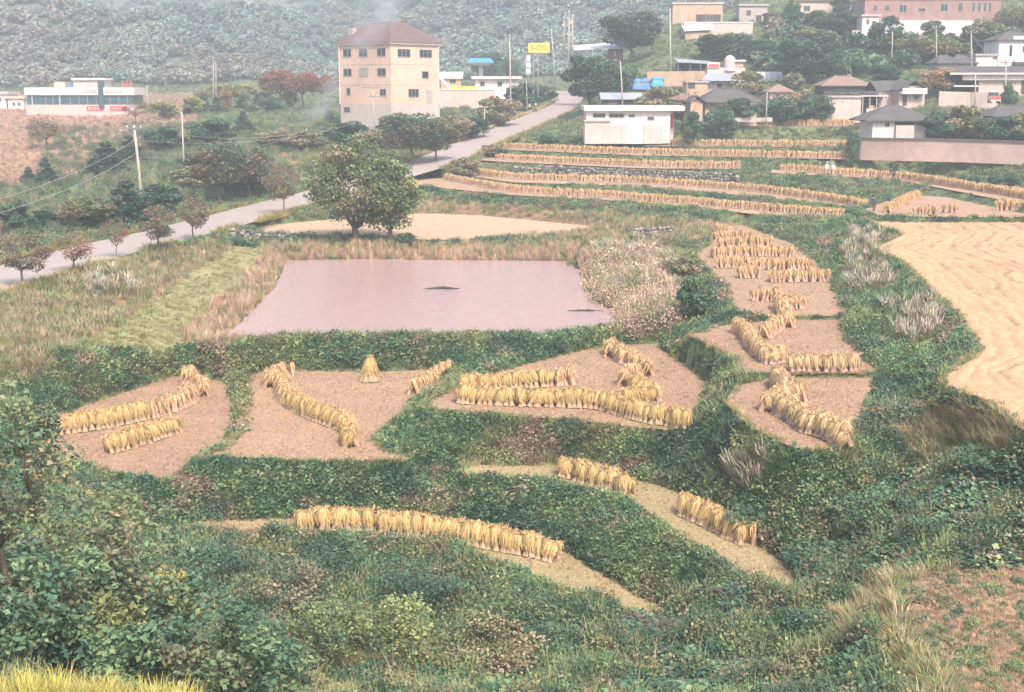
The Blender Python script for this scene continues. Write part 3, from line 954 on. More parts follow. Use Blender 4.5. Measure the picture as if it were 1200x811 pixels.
scatter_object("verge_grass", 'dry_grass', VG_, RNG.uniform(.5, 1.3, len(VG_)), palette([(.46, .34, .12), (.40, .32, .14), (.30, .29, .12), (.20, .24, .10)], len(VG_)))

# stubble and straw on the nearest paddies
def in_field(key, n, margin=0.0):
    f = FIELDS[key]; Q = np.array(f['xy']); lo, hi = Q.min(0), Q.max(0)
    x = RNG.uniform(lo[0], hi[0], n); y = RNG.uniform(lo[1], hi[1], n)
    k = inside(f['xy'], x, y)
    a, b_, c_ = f['plane']
    x, y = x[k], y[k]
    return np.c_[x, y, a + b_ * x + c_ * y + .03]
S = []
for key, dens in (('paddy_left', 9), ('paddy_mid', 9), ('paddy_right', 9), ('terrace_a', 9), ('terrace_b', 7), ('strip_low', 9), ('strip_mid', 9), ('terrace_c', 3)):
    Q = np.array(FIELDS[key]['xy']); ext = np.ptp(Q, 0)
    S.append(in_field(key, int(ext[0] * ext[1] * dens)))
S = np.concatenate(S)
# plants stand in rows
S[:, 0] = np.round(S[:, 0] / .27) * .27 + RNG.normal(0, .07, len(S)) + .5 * np.sin(S[:, 1] / 4)
S[:, 1] = np.round(S[:, 1] / .24) * .24 + RNG.normal(0, .06, len(S))
S = S[fbm(S[:, 0] / 1.5, S[:, 1] / 1.5, 97) > .36]
scatter_object("rice_stubble", 'stubble', S, RNG.uniform(.6, 1.25, len(S)), palette([(.54, .38, .22), (.48, .32, .19), (.42, .30, .17), (.34, .29, .14)], len(S)))

# standing rice below the camera
x = RNG.uniform(-15.5, -4.7, 5200); y = RNG.uniform(14.5, 20.9, 5200)
k = inside(RICE_POLY, x, y)
R_ = np.c_[x[k], y[k], np.full(k.sum(), RICE_Z)]
scatter_object("standing_rice", 'rice', R_, RNG.uniform(.95, 1.25, len(R_)), palette([(.50, .42, .13), (.44, .40, .12), (.36, .36, .11)], len(R_)))

# forest on the hills: one far mass
nh = 24000
hx_ = RNG.uniform(-420, 420, nh); hy_ = 440 + 640 * RNG.uniform(0, 1, nh) ** 1.25
hx_ = hx_ / 420 * (hy_ * .46 + 40)
zz_ = np.where(hy_ < 462, terr(hx_, np.minimum(hy_, 465)), hill_z(hx_, hy_))
gap = fbm(hx_ / 55, hy_ / 70, 81) 
k = (gap < .80)
hx_, hy_, zz_ = hx_[k], hy_[k], zz_[k]
sz = RNG.uniform(1.2, 2.7, len(hx_))
hh = palette([(.19, .27, .24), (.21, .29, .24), (.17, .245, .225), (.25, .28, .24), (.22, .30, .25)], len(hx_), .12)  # crowns paled and blued: part of the distance haze is in their colour
t_ = np.clip((fbm(hx_ / 40, hy_ / 60, 83) - .52) * 6, 0, 1)[:, None]
hh = hh * (1 - t_ * .6) + np.array([.30, .24, .20]) * t_ * .6
hh = hh * (.80 + .48 * fbm(hx_ / 22, hy_ / 75, 85, 3))[:, None]
scatter_object("hillside_forest", 'crown', np.c_[hx_, hy_, zz_ + sz * .55], sz, hh)

# the thicket that fills the gaps between the village trees
TH = [[(852, 52), (905, 46), (1000, 40), (1012, 70), (1000, 106), (930, 108), (890, 84), (850, 76)], [(1000, 52), (1160, 48), (1150, 74), (1095, 78), (1010, 90)], [(905, 30), (1000, 24), (1000, 44), (905, 50)], [(1160, 30), (1260, 20), (1260, 44), (1160, 50)], [(680, 92), (740, 92), (740, 112), (690, 116)]]
k = any_in(TH, ppx, ppy) & (yy > 205) & (RNG.uniform(size=len(xx)) < .10)
sz = RNG.uniform(.9, 2.3, k.sum())
scatter_object("village_thicket", 'crown', P[k] + np.c_[np.zeros((k.sum(), 2)), sz * .5], sz, palette([(.09, .16, .10), (.12, .20, .115), (.07, .13, .09), (.16, .21, .12), (.22, .21, .13)], k.sum()))
# ================================================================ CUT RICE
# -- the big paddy on the right, straw lying in swaths that repeat the line of its edge
F_ = FIELDS['straw_field']
edge_px = [(1030, 259), (1012, 255), (1058, 275), (1022, 291), (1062, 311), (1088, 340), (1124, 370), (1145, 410), (1138, 421), (1104, 441), (1108, 453), (1165, 474), (1200, 502), (1330, 560), (1480, 620)]
E_ = np.array([on_field('straw_field', *p) for p in edge_px])
o_ = np.argsort(E_[:, 1]); EY, EX = E_[o_, 1], E_[o_, 0]
ys = np.linspace(EY[0], EY[-1], 600); xs = np.interp(ys, EY, EX)
def edge_x(y, s):
    """Edge line at y, smoothed more the farther in (s metres)."""
    k = 9
    w = np.linspace(-1, 1, k)
    return sum(np.interp(y + w_ * s, ys, xs) for w_ in w) / k
sy = 46 * (150 / 46) ** np.linspace(0, 1, 520); ss = np.linspace(.12, .62, 420)
SX = ss[None, :] * (sy[:, None]); SY = np.repeat(sy[:, None], len(ss), 1)
u0 = SX - edge_x(SY, 1.0)
U = SX - edge_x(SY, np.clip(u0 * .25, .6, 6)) + (fbm(SX / 3, SY / 3, 91) - .5) * 1.5 + (fbm(SX / .8, SY / .8, 98) - .5) * .5
PER = 1.7
ph = (U / PER) % 1.0
streak = np.clip(1.2 - np.abs(ph - .5) / .13, 0, 1) * np.clip((fbm(SX / 1.2, SY / 1.6, 92, 3) - .34) * 4, 0, 1)
blot = np.clip((fbm(SX / 1.0, SY / 1.2, 93) - .60) * 5, 0, 1) * .55
bare = np.clip(np.maximum(streak, blot) * np.clip((u0 - 1.0) / 1.0, 0, 1), 0, 1)
hh_ = .03 + (.10 * np.sin(np.pi * np.clip(np.abs(ph - .5) * 2, 0, 1)) * (.35 + .9 * fbm(SX / 1.6, SY / 2.2, 89)) * (1 - .6 * bare) + .06 * fbm(SX * 2.5, SY * 2.5, 94)) * np.clip(u0 / .6, 0, 1)
SZ = F_['plane'][0] + hh_
sv = np.stack([SX, SY, SZ], -1)
ins = inside(F_['xy'], SX + (fbm(SX * 3, SY * 3, 95) - .5) * .5, SY)
idx = np.arange(SX.size).reshape(SX.shape)
sf = np.stack([idx[:-1, :-1], idx[:-1, 1:], idx[1:, 1:], idx[1:, :-1]], -1)
okc = (ins[:-1, :-1] & ins[:-1, 1:] & ins[1:, 1:] & ins[1:, :-1])
sf = sf[okc]
used = np.unique(sf); re_ = np.full(SX.size, -1); re_[used] = np.arange(len(used))
stm, nt, b = new_mat("cut_straw")
a = N(nt, "ShaderNodeAttribute", attribute_name="straw")
tc = nt.nodes.new("ShaderNodeTexCoord")
mp = nt.nodes.new("ShaderNodeMapping"); mp.inputs["Scale"].default_value = (1.0, 2.0, 1.0); mp.inputs["Rotation"].default_value = (0, 0, .25)
nt.links.new(tc.outputs["Object"], mp.inputs["Vector"])
fib = noise(nt, 3.5, 6, .75, vec=mp.outputs[0])
c = mix_color(nt, ramp(nt, fib, .38, .66), a.outputs["Color"], (.76, .70, .62), 'MULTIPLY')
mp2 = nt.nodes.new("ShaderNodeMapping"); mp2.inputs["Scale"].default_value = (5.0, 22.0, 1.0); mp2.inputs["Rotation"].default_value = (0, 0, .2)
nt.links.new(tc.outputs["Object"], mp2.inputs["Vector"])
fine_ = noise(nt, 1.0, 4, .7, vec=mp2.outputs[0])
c = mix_color(nt, ramp(nt, fine_, .42, .62), c, (.66, .60, .52), 'MULTIPLY')
nt.links.new(c, b.inputs["Base Color"])
bump(nt, b, fine_, .6, .06)
smesh = np_mesh("straw_strewn_paddy", sv.reshape(-1, 3)[used], re_[sf], stm, smooth=True)
at = smesh.attributes.new("straw", 'FLOAT_COLOR', 'POINT')
pale = np.array([.60, .415, .255]) * (0.86 + .28 * fbm(SX / 2, SY / 2, 96)[..., None])
cc = np.ones((len(used), 4), np.float32)
cc[:, :3] = (pale + (np.array([.36, .235, .15]) - pale) * bare[..., None]).reshape(-1, 3)[used]
at.data.foreach_set("color", cc.ravel())
tag(obj("straw_strewn_paddy", smesh), kind="structure")
# -- sheaves: stalks below, drooping ears above
M_STALK = leaf_mat("rice_stalk", transl=.1, rough=.8)
M_EAR = leaf_mat("rice_ear", transl=.15, rough=.8)
def sheaf_arrays(seed, nst, flare=1.0, thin=1.0):
    rng = np.random.default_rng(seed)
    V, F, T = [], [], []; V2, F2, T2 = [], [], []
    H = 1.0
    # a bound core so that no light passes the waist
    prof = [(.13, 0), (.085, .42), (.15, .72), (.17, .86), (.05, .97)]
    m = 8
    for i, (r, z) in enumerate(prof):
        for q in range(m):
            t = 2 * math.pi * q / m; rr = r * rng.uniform(.85, 1.15)
            V.append((rr * math.cos(t), rr * math.sin(t), z))
    for i in range(len(prof) - 1):
        for q in range(m):
            q2 = (q + 1) % m
            F.append((i * m + q, i * m + q2, (i + 1) * m + q2, (i + 1) * m + q))
            s = rng.uniform(.55, .85); T.append((.52 * s, .36 * s, .22 * s) if i < 2 else (.40 * s, .285 * s, .14 * s))
    for i in range(nst):
        a = rng.uniform(0, 2 * math.pi); w = rng.uniform(.012, .02) * thin
        r0, r1, r2, r3 = rng.uniform(.10, .19), rng.uniform(.07, .10), rng.uniform(.10, .22) * flare, rng.uniform(.22, .35) * (.5 + .5 * flare)
        ca, sa = math.cos(a), math.sin(a)
        a2 = a + rng.normal(0, .25); cb, sb = math.cos(a2), math.sin(a2)
        tx, ty = -sa * w, ca * w
        z3 = rng.uniform(.20, .66)
        pts = [(r0 * ca, r0 * sa, 0), (r1 * ca, r1 * sa, .42), (r2 * cb, r2 * sb, rng.uniform(.80, .98))]
        k = len(V)
        for (x, y, z) in pts: V += [(x - tx, y - ty, z), (x + tx, y + ty, z)]
        F += [(k, k + 1, k + 3, k + 2), (k + 2, k + 3, k + 5, k + 4)]
        s = rng.uniform(.75, 1.25)
        T += [(.47 * s, .335 * s, .215 * s), (.46 * s, .34 * s, .17 * s)]
        # the ear hangs over
        x, y, z = pts[2]; k = len(V2); w2 = w * 1.5; tx2, ty2 = -sb * w2, cb * w2
        mx_, my_ = (r2 + r3) / 2 * cb, (r2 + r3) / 2 * sb
        V2 += [(x - tx2, y - ty2, z - .02), (x + tx2, y + ty2, z - .02), (r3 * .86 * cb - tx2, r3 * .86 * sb - ty2, z - .03 - (z - z3) * .22), (r3 * .86 * cb + tx2, r3 * .86 * sb + ty2, z - .03 - (z - z3) * .22), (r3 * cb - tx2 * .5, r3 * sb - ty2 * .5, z3), (r3 * cb + tx2 * .5, r3 * sb + ty2 * .5, z3)]
        F2 += [(k, k + 1, k + 3, k + 2), (k + 2, k + 3, k + 5, k + 4)]
        s = rng.uniform(.75, 1.3)
        T2 += [(.49 * s, .365 * s, .165 * s), (.45 * s, .32 * s, .14 * s)]
    # crown of leaf tips on top
    for i in range(nst // 3):
        a = rng.uniform(0, 6.283); r = rng.uniform(.02, .16) * flare; k = len(V2)
        x, y = r * math.cos(a), r * math.sin(a); d = rng.normal(0, .12 * flare, 2); w = .014
        V2 += [(x - w, y, .82), (x + w, y, .82), (x + d[0] + w * .4, y + d[1], rng.uniform(.94, 1.06)), (x + d[0] - w * .4, y + d[1], rng.uniform(.94, 1.06))]
        F2.append((k, k + 1, k + 2, k + 3)); s = rng.uniform(.8, 1.3); T2.append((.50 * s, .35 * s, .155 * s))
    return (np.array(V), np.array(F), np.array(T)), (np.array(V2), np.array(F2), np.array(T2))

SHEAF = []
for k in range(5):
    a_, b_ = sheaf_arrays(300 + k, 150, thin=.68)
    SHEAF.append((np_mesh("rice_sheaf", *a_[:2], M_STALK, a_[2]), np_mesh("ears", *b_[:2], M_EAR, b_[2])))
# drier, paler sheaves stand on the terraces to the right
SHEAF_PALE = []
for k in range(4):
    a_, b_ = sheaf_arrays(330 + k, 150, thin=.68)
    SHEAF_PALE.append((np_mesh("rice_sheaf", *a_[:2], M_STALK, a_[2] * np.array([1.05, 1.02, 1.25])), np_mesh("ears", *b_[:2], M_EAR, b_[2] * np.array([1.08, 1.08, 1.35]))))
FAR_SHEAF = []
for k in range(4):
    a_, b_ = sheaf_arrays(360 + k, 20)
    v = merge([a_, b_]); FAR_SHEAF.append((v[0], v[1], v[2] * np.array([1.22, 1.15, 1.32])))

# (field, foot of the near side as seen, height, pale?, label, group)
ROWS = [
 ('strip_low', [(352, 624), (440, 625), (520, 636), (600, 650), (645, 660)], 1.12, 0, "golden rice sheaf in the long curved row on the lowest narrow terrace", "sheaves on the lowest terrace"),
 ('strip_mid', [(655, 560), (690, 569), (733, 582)], 1.1, 0, "rice sheaf in the short row at the upper end of the curving ledge", "sheaves at the upper end of the ledge"),
 ('strip_mid', [(798, 606), (830, 621), (868, 640)], 1.1, 0, "rice sheaf in the short row lower down the curving ledge", "sheaves lower on the ledge"),
 ('paddy_left', [(38, 513), (100, 507), (150, 498), (198, 486), (222, 477), (232, 468), (226, 456), (212, 448)], 1.08, 0, "rice sheaf in the longer hooked row on the leftmost paddy", "sheaves in the hooked row on the left paddy"),
 ('paddy_left', [(134, 532), (175, 520), (212, 508)], 1.08, 0, "rice sheaf in the short straight row on the leftmost paddy", "sheaves in the short row on the left paddy"),
 ('paddy_mid', [(343, 442), (324, 450), (328, 470), (350, 486), (382, 500), (400, 508), (404, 526)], 1.05, 0, "rice sheaf in the bow shaped row on the middle paddy", "sheaves in the bow shaped row"),
 ('paddy_mid', [(529, 441), (512, 453), (491, 464)], 1.05, 0, "rice sheaf in the little group by the bank right of the lone stook", "sheaves by the middle bank"),
 ('paddy_right', [(536, 474), (600, 477), (690, 480), (725, 488), (752, 496), (800, 504)], 1.08, 0, "rice sheaf in the front row along the lower edge of the fan shaped paddy", "sheaves along the edge of the fan shaped paddy"),
 ('paddy_right', [(546, 461), (600, 457), (670, 453)], 1.05, 0, "rice sheaf in the rear row on the fan shaped paddy", "sheaves in the rear row of the fan shaped paddy"),
 ('paddy_right', [(722, 413), (722, 424), (742, 434), (752, 442), (738, 452), (742, 462), (760, 472), (738, 477)], 1.05, 0, "rice sheaf in the zigzag row on the fan shaped paddy", "sheaves in the zigzag row"),
 ('terrace_a', [(904, 452), (912, 464), (930, 473), (908, 484), (924, 495), (940, 508), (962, 514), (980, 524)], 1.1, 1, "pale rice sheaf in the winding row on the lowest of the right hand terraces", "sheaves on the lowest right terrace"),
 ('terrace_b', [(930, 437), (965, 437.5), (1004, 437)], 1.0, 1, "pale rice sheaf in the straight row above the step of the right hand terraces", "sheaves along the terrace step"),
 ('terrace_b', [(858, 390), (868, 396), (874, 408), (884, 419), (900, 428), (922, 426)], 1.0, 1, "pale rice sheaf in the bent row at the left of the middle right hand terrace", "sheaves in the bent row"),
 ('terrace_b', [(914, 377), (917, 387), (902, 398)], 1.0, 1, "pale rice sheaf in the short bunch at the top of the middle right hand terrace", "sheaves in the short bunch"),
 ('terrace_c', [(884, 354), (914, 355)], 1.05, 1, None, None), ('terrace_c', [(918, 365), (945, 362)], 1.05, 1, None, None), ('terrace_c', [(905, 362), (912, 370)], 1.05, 1, None, None),
 ('terrace_c', [(869, 327), (888, 327)], 1.1, 1, None, None), ('terrace_c', [(905, 332), (970, 331)], 1.1, 1, None, None),
 ('terrace_c', [(842, 315), (872, 315)], 1.1, 1, None, None), ('terrace_c', [(878, 317), (950, 317)], 1.1, 1, None, None), ('terrace_c', [(838, 303), (880, 301), (926, 302)], 1.1, 1, None, None),
 ('terrace_c', [(846, 291), (868, 290), (904, 290)], 1.1, 1, None, None), ('terrace_c', [(840, 281), (862, 279), (884, 280)], 1.1, 1, None, None), ('terrace_c', [(838, 272), (850, 273)], 1.1, 1, None, None),
 ('terrace_e', [(520, 211), (600, 225), (700, 231), (762, 236), (800, 239), (900, 248), (985, 254)], 1.2, 1, None, None),
 ('terrace_f', [(551, 203), (600, 210), (750, 215), (900, 227), (1012, 243)], 1.25, 1, None, None),
 ('terrace_g', [(585, 187), (600, 188), (750, 195), (866, 197)], 1.25, 1, None, None),
 ('terrace_h', [(590, 174), (680, 178), (762, 181), (992, 186)], 1.25, 1, None, None),
 ('terrace_i', [(762, 170), (900, 171), (995, 171.5)], 1.25, 1, None, None),
 ('terrace_j', [(816, 147.3), (900, 147.5), (1000, 147.6)], 1.5, 1, None, None),
 ('terrace_k', [(915, 200.5), (1000, 206), (1060, 211), (1110, 219), (1200, 234), (1260, 246)], 1.35, 1, None, None),
 ('terrace_d', [(1044, 250), (1062, 240), (1078, 233)], 1.3, 1, None, None), ('terrace_d', [(1074, 252), (1096, 252)], 1.2, 1, None, None), ('terrace_d', [(1170, 247), (1210, 249)], 1.5, 1, None, None), ('terrace_d', [(1108, 250), (1122, 250)], 1.2, 1, None, None),
]
rng_s = np.random.default_rng(77)
cand = []
for (fld, px_pts, hgt, pale_, label, group) in ROWS:
    L = np.array([on_field(fld, *p) for p in px_pts])
    L = resample(L, .4)[::1]
    far = L[:, 1].mean() > 95
    C = resample_straight(L, .28 if far else .275)
    d = np.gradient(C[:, :2], axis=0); d /= np.linalg.norm(d, axis=1)[:, None] + 1e-9
    nn = np.c_[-d[:, 1], d[:, 0]]
    # nn should point away from the camera
    flip = (nn * C[:, :2]).sum(1) < 0
    nn[flip] *= -1
    for i in range(len(C)):
        for side in (-1, 1):
            off = .30 + side * .30
            p = C[i] + np.r_[nn[i] * off + d[i] * rng_s.normal(0, .05), .03]
            tilt = math.radians(18 + rng_s.normal(0, 6))
            yaw = math.atan2(nn[i][1], nn[i][0])
            cand.append(dict(p=p, yaw=yaw, tilt=side * tilt, h=hgt * (.70 if C[:, 1].mean() > 125 else .87) * rng_s.uniform(.84, 1.12), side=side, pale=pale_, label=label, group=group, roll=rng_s.uniform(0, 6.28), lean=rng_s.normal(0, .15)))
def sheaf_matrix(c):
    # lean across the row towards its partner, with a little sideways
    R = Matrix.Rotation(c['yaw'], 4, 'Z') @ Matrix.Rotation(-c['tilt'], 4, 'Y') @ Matrix.Rotation(c['lean'], 4, 'X') @ Matrix.Rotation(c['roll'], 4, 'Z')
    return Matrix.Translation(Vector(c['p'])) @ R @ Matrix.Scale(c['h'], 4)
own = [c for c in cand if c['label']]
own.sort(key=lambda c: np.linalg.norm(c['p'] - np.array([0, 0, HC])) + (30 if c['side'] == 1 else 0))
single, mass = own[:296], own[296:] + [c for c in cand if not c['label']]
for i, c in enumerate(single):
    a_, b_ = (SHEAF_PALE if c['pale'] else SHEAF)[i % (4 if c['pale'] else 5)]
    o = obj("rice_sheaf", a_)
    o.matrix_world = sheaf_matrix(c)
    tag(o, c['label'], "rice sheaf", c['group'])
    obj("ears", b_, o)
VV, FF, TT, k0 = [], [], [], 0
for i, c in enumerate(mass):
    near_m = c['p'][1] < 95
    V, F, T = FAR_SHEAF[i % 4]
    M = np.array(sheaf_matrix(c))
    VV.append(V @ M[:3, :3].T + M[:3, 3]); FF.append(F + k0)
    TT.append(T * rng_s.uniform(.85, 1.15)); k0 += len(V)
tag(obj("rice_sheaves", np_mesh("rice_sheaves", np.concatenate(VV), np.concatenate(FF), M_EAR, np.concatenate(TT))), kind="stuff")
print("sheaves", len(single), len(mass))

CONE = []
for k in range(3):
    a_, b_ = sheaf_arrays(390 + k, 130, flare=.35, thin=.7)
    CONE.append((np_mesh("sheaf", *a_[:2], M_STALK, a_[2]), np_mesh("ears", *b_[:2], M_EAR, b_[2])))
# the lone stook on the middle paddy: a ring of sheaves set as one cone
sp = on_field('paddy_mid', 433, 449)
st = empty("rice_stook", (sp[0], sp[1] + .4, sp[2] + .03), 0, "lone cone shaped stook of rice standing by itself on the middle paddy", "stook")
for k in range(9):
    a = 2 * math.pi * k / 9
    M = Matrix.Translation((.44 * math.cos(a), .44 * math.sin(a), 0)) @ Matrix.Rotation(a, 4, 'Z') @ Matrix.Rotation(math.radians(-19), 4, 'Y') @ Matrix.Diagonal((1.35, 1.35, 1.5, 1))
    a_, b_ = CONE[k % 3]
    o = obj("sheaf", a_, st); o.matrix_local = M
    obj("ears", b_, o)
# ================================================================ TREES AND SHRUBS
def limb_path(a, b, rng, n=5, wob=.08):
    a, b = np.array(a, float), np.array(b, float)
    L = np.linalg.norm(b - a)
    return [tuple(a + (b - a) * t + (rng.normal(0, wob * L, 3) * np.array([1, 1, .4]) if 0 < t < 1 else 0)) for t in np.linspace(0, 1, n)]

def tree_meshes(seed, h, w, trunk_h, r0, n_leaf, leaf, cols, shape='round', forks=5, clumps=16, gap=.55, flat=.8, up=.35, twigs=True):
    """Trunk with limbs, and a crown of single leaves gathered in clumps at the limb ends. Base at 0, height h, crown width w."""
    rng = np.random.default_rng(seed)
    mb = MB()
    top = (rng.normal(0, .03 * h), rng.normal(0, .03 * h), trunk_h)
    mb.tube(limb_path((0, 0, -.25), top, rng, 5, .03), list(np.linspace(r0 * 1.25, r0 * .75, 5)), 7)
    ch = h - trunk_h * .8
    cz = trunk_h * .8 + ch * .5
    cen = []
    for i in range(clumps):
        for _ in range(30):
            d = rng.normal(size=3); d /= np.linalg.norm(d)
            q = rng.uniform(.35, 1) ** .5
            p = d * q * np.array([w * .5 * .80, w * .5 * .80, ch * .5 * .82])
            if shape == 'umbrella':
                p[2] = abs(p[2]) * .8 - ch * .1 - .22 * ch * (np.hypot(p[0], p[1]) / (w * .5)) ** 2
            if shape == 'cone':
                t = rng.uniform(0, 1); a = rng.uniform(0, 6.28)
                rr = w * .5 * (1 - t) ** .8 * rng.uniform(.4, .95)
                p = np.array([rr * math.cos(a), rr * math.sin(a), (t - .5) * ch * .95])
            p[2] += cz
            if all(np.linalg.norm((p - c) / np.array([w, w, ch * 1.1])) > .16 for c in cen): break
        cen.append(p)
    cen = np.array(cen)
    # limbs reach the clumps
    order = np.argsort(-np.linalg.norm(cen[:, :2], axis=1))
    forkpts = []
    for i in range(forks):
        a = 6.283 * i / forks + rng.normal(0, .3)
        f = np.array([math.cos(a) * w * .17, math.sin(a) * w * .17, trunk_h + ch * rng.uniform(.12, .38)])
        forkpts.append(f)
        mb.tube(limb_path(top, f, rng, 4, .07), list(np.linspace(r0 * .6, r0 * .32, 4)), 6)
    if shape != 'cone':
        for c in cen:
            f = min(forkpts, key=lambda q: np.linalg.norm(q - c))
            mb.tube(limb_path(f, c, rng, 4, .08), [r0 * .30, r0 * .2, r0 * .13, r0 * .06], 5)
            if twigs:
                for _ in range(2):
                    e = c + rng.normal(size=3) * np.array([w, w, ch]) * .12
                    mb.tube([tuple(c), tuple(e)], [r0 * .09, r0 * .03], 4)
    else:
        mb.tube([top, (0, 0, h * .95)], [r0 * .7, r0 * .1], 6)
    # leaves
    per = np.maximum(6, (n_leaf * rng.dirichlet(np.ones(len(cen)) * 6)).astype(int))
    C, K = [], []
    cols = np.array(cols)
    for c, m_ in zip(cen, per):
        rad = np.array([w, w * 1.0, ch * flat]) * rng.uniform(.15, .24) * (16 / clumps) ** .33
        d = rng.normal(size=(m_, 3)); d /= np.linalg.norm(d, axis=1)[:, None]
        C.append(c + d * rng.uniform(gap, 1, (m_, 1)) ** .8 * rad)
        base = cols[rng.integers(len(cols))]
        own = cols[rng.integers(len(cols), size=m_)]
        K.append(base * .65 + own * .35)
    C = np.concatenate(C); K = np.concatenate(K)
    V, F, T = leaves_at(C, leaf, rng, up, (.7, 1.3), K)
    return mb, (V, F, T)

TREES = {}
def tree_kind(key, **kw):
    kw['n_leaf'] = int(kw['n_leaf'] * (3.2 if key.startswith('cherry') else 2.9)); kw['leaf'] *= 1.0
    mb, (V, F, T) = tree_meshes(**kw)
    TREES[key] = (mb.mesh("trunk", M_BARK, smooth=True), np_mesh("crown", V, F, LEAF, T), kw['h'], kw['w'])

G_OLIVE = [(0.144, 0.207, 0.087), (0.189, 0.247, 0.103), (0.099, 0.156, 0.080), (0.266, 0.285, 0.117)]
G_DARK = [(0.061, 0.130, 0.087), (0.083, 0.162, 0.095), (0.050, 0.104, 0.080), (0.111, 0.181, 0.103)]
G_MID = [(0.089, 0.181, 0.103), (0.122, 0.221, 0.109), (0.072, 0.149, 0.095), (0.166, 0.233, 0.117)]
G_LIGHT = [(0.270, 0.324, 0.135), (0.203, 0.270, 0.115), (0.351, 0.365, 0.149)]
G_YELLOW = [(0.517, 0.414, 0.115), (0.437, 0.391, 0.115), (0.345, 0.345, 0.115)]
G_RED = [(0.276, 0.115, 0.075), (0.345, 0.161, 0.098), (0.184, 0.115, 0.069), (0.230, 0.161, 0.081)]
G_CHERRY = [(0.230, 0.162, 0.108), (0.162, 0.162, 0.095), (0.270, 0.176, 0.121), (0.135, 0.149, 0.088)]
G_BROWN = [(0.351, 0.257, 0.162), (0.297, 0.243, 0.149), (0.405, 0.297, 0.203), (0.243, 0.230, 0.135)]
G_ORANGE = [(0.483, 0.299, 0.172), (0.414, 0.276, 0.161), (0.345, 0.276, 0.149)]

tree_kind('village_dark', seed=1, h=7, w=6.5, trunk_h=1.7, r0=.2, n_leaf=2600, leaf=.34, cols=G_DARK, clumps=20)
tree_kind('village_dark2', seed=2, h=8, w=6, trunk_h=1.6, r0=.2, n_leaf=2600, leaf=.34, cols=G_DARK + G_MID, clumps=18)
tree_kind('village_mid', seed=3, h=6, w=5.5, trunk_h=1.4, r0=.17, n_leaf=2300, leaf=.32, cols=G_MID, clumps=17)
tree_kind('village_olive', seed=4, h=6, w=6, trunk_h=1.4, r0=.17, n_leaf=2200, leaf=.32, cols=G_BROWN + G_OLIVE, clumps=17)
tree_kind('village_orange', seed=5, h=5, w=5, trunk_h=1.2, r0=.15, n_leaf=1700, leaf=.3, cols=G_ORANGE, clumps=14)
tree_kind('bushy', seed=6, h=3, w=4, trunk_h=.4, r0=.1, n_leaf=1800, leaf=.24, cols=G_MID + G_DARK, clumps=14)
tree_kind('bushy_olive', seed=7, h=3, w=4, trunk_h=.4, r0=.1, n_leaf=1600, leaf=.24, cols=G_BROWN + G_OLIVE, clumps=14)
tree_kind('bushy_dark', seed=8, h=3.2, w=4, trunk_h=.4, r0=.1, n_leaf=1900, leaf=.24, cols=G_DARK, clumps=14)
tree_kind('cherry', seed=9, h=4.4, w=4.0, trunk_h=1.35, r0=.085, n_leaf=900, leaf=.17, cols=G_CHERRY, clumps=15, gap=.3)
tree_kind('cherry_open', seed=10, h=4.4, w=4.4, trunk_h=1.3, r0=.085, n_leaf=620, leaf=.16, cols=G_CHERRY + G_RED, clumps=14, gap=.2)
tree_kind('cherry_dark', seed=11, h=6, w=6, trunk_h=2.0, r0=.13, n_leaf=2200, leaf=.22, cols=G_DARK + G_CHERRY, clumps=18)
tree_kind('red_flat', seed=12, h=7.5, w=10, trunk_h=2.6, r0=.2, n_leaf=3200, leaf=.32, cols=G_RED, clumps=22, shape='umbrella')
tree_kind('olive_flat', seed=13, h=8, w=11, trunk_h=2.6, r0=.2, n_leaf=3000, leaf=.34, cols=G_OLIVE + G_BROWN, clumps=20, shape='umbrella')
tree_kind('conifer', seed=14, h=4, w=1.9, trunk_h=.3, r0=.08, n_leaf=900, leaf=.22, cols=G_DARK, clumps=26, shape='cone', flat=.75)
tree_kind('conifer_bushy', seed=15, h=5, w=4.6, trunk_h=.5, r0=.12, n_leaf=2000, leaf=.3, cols=[(.05, .10, .065), (.065, .12, .075)], clumps=34, shape='cone', flat=.8)
tree_kind('yellow_cone', seed=16, h=5, w=2.6, trunk_h=.5, r0=.08, n_leaf=1000, leaf=.24, cols=G_YELLOW + G_ORANGE, clumps=14, shape='cone')
tree_kind('yellow_round', seed=17, h=4, w=4, trunk_h=.9, r0=.1, n_leaf=1300, leaf=.26, cols=G_LIGHT + G_YELLOW, clumps=13)
tree_kind('pine', seed=18, h=10, w=11, trunk_h=2.6, r0=.28, n_leaf=4200, leaf=.36, cols=[(.05, .10, .065), (.07, .125, .075), (.09, .14, .08)], clumps=24)
tree_kind('bare', seed=19, h=6, w=6, trunk_h=1.6, r0=.14, n_leaf=160, leaf=.15, cols=G_BROWN, clumps=26, gap=.1)

def plant_tree(key, base, h, w=None, name="tree", label=None, cat="tree", group=None, rz=None):
    tr, cr, h0, w0 = TREES[key]
    sw = (w / w0) if w else h / h0
    root = empty(name, tuple(base), RNG.uniform(0, 6.283) if rz is None else rz, label, cat, group)
    root.scale = (sw, sw, h / h0)
    obj("trunk", tr, root); obj("crown", cr, root)
    return root

def tree_px(key, px, base_y, top_y, wpx, label, name="tree", cat="tree", group=None, dist=None):
    """A tree whose foot is seen at (px, base_y); when the foot is hidden, dist gives how far away it stands."""
    if dist is None:
        g = ground_at(px, base_y)
    else:
        p = at_dist(px, base_y, dist); g = np.array([p[0], p[1], float(terr(p[0], p[1]))])
    d = g[1]
    x, y_ = project(g)
    h = (float(y_) - top_y) * d / FPX if top_y is not None else wpx * d / FPX * .85
    return plant_tree(key, g - np.array([0, 0, .1]), h, wpx * d / FPX, name, label, cat, group)

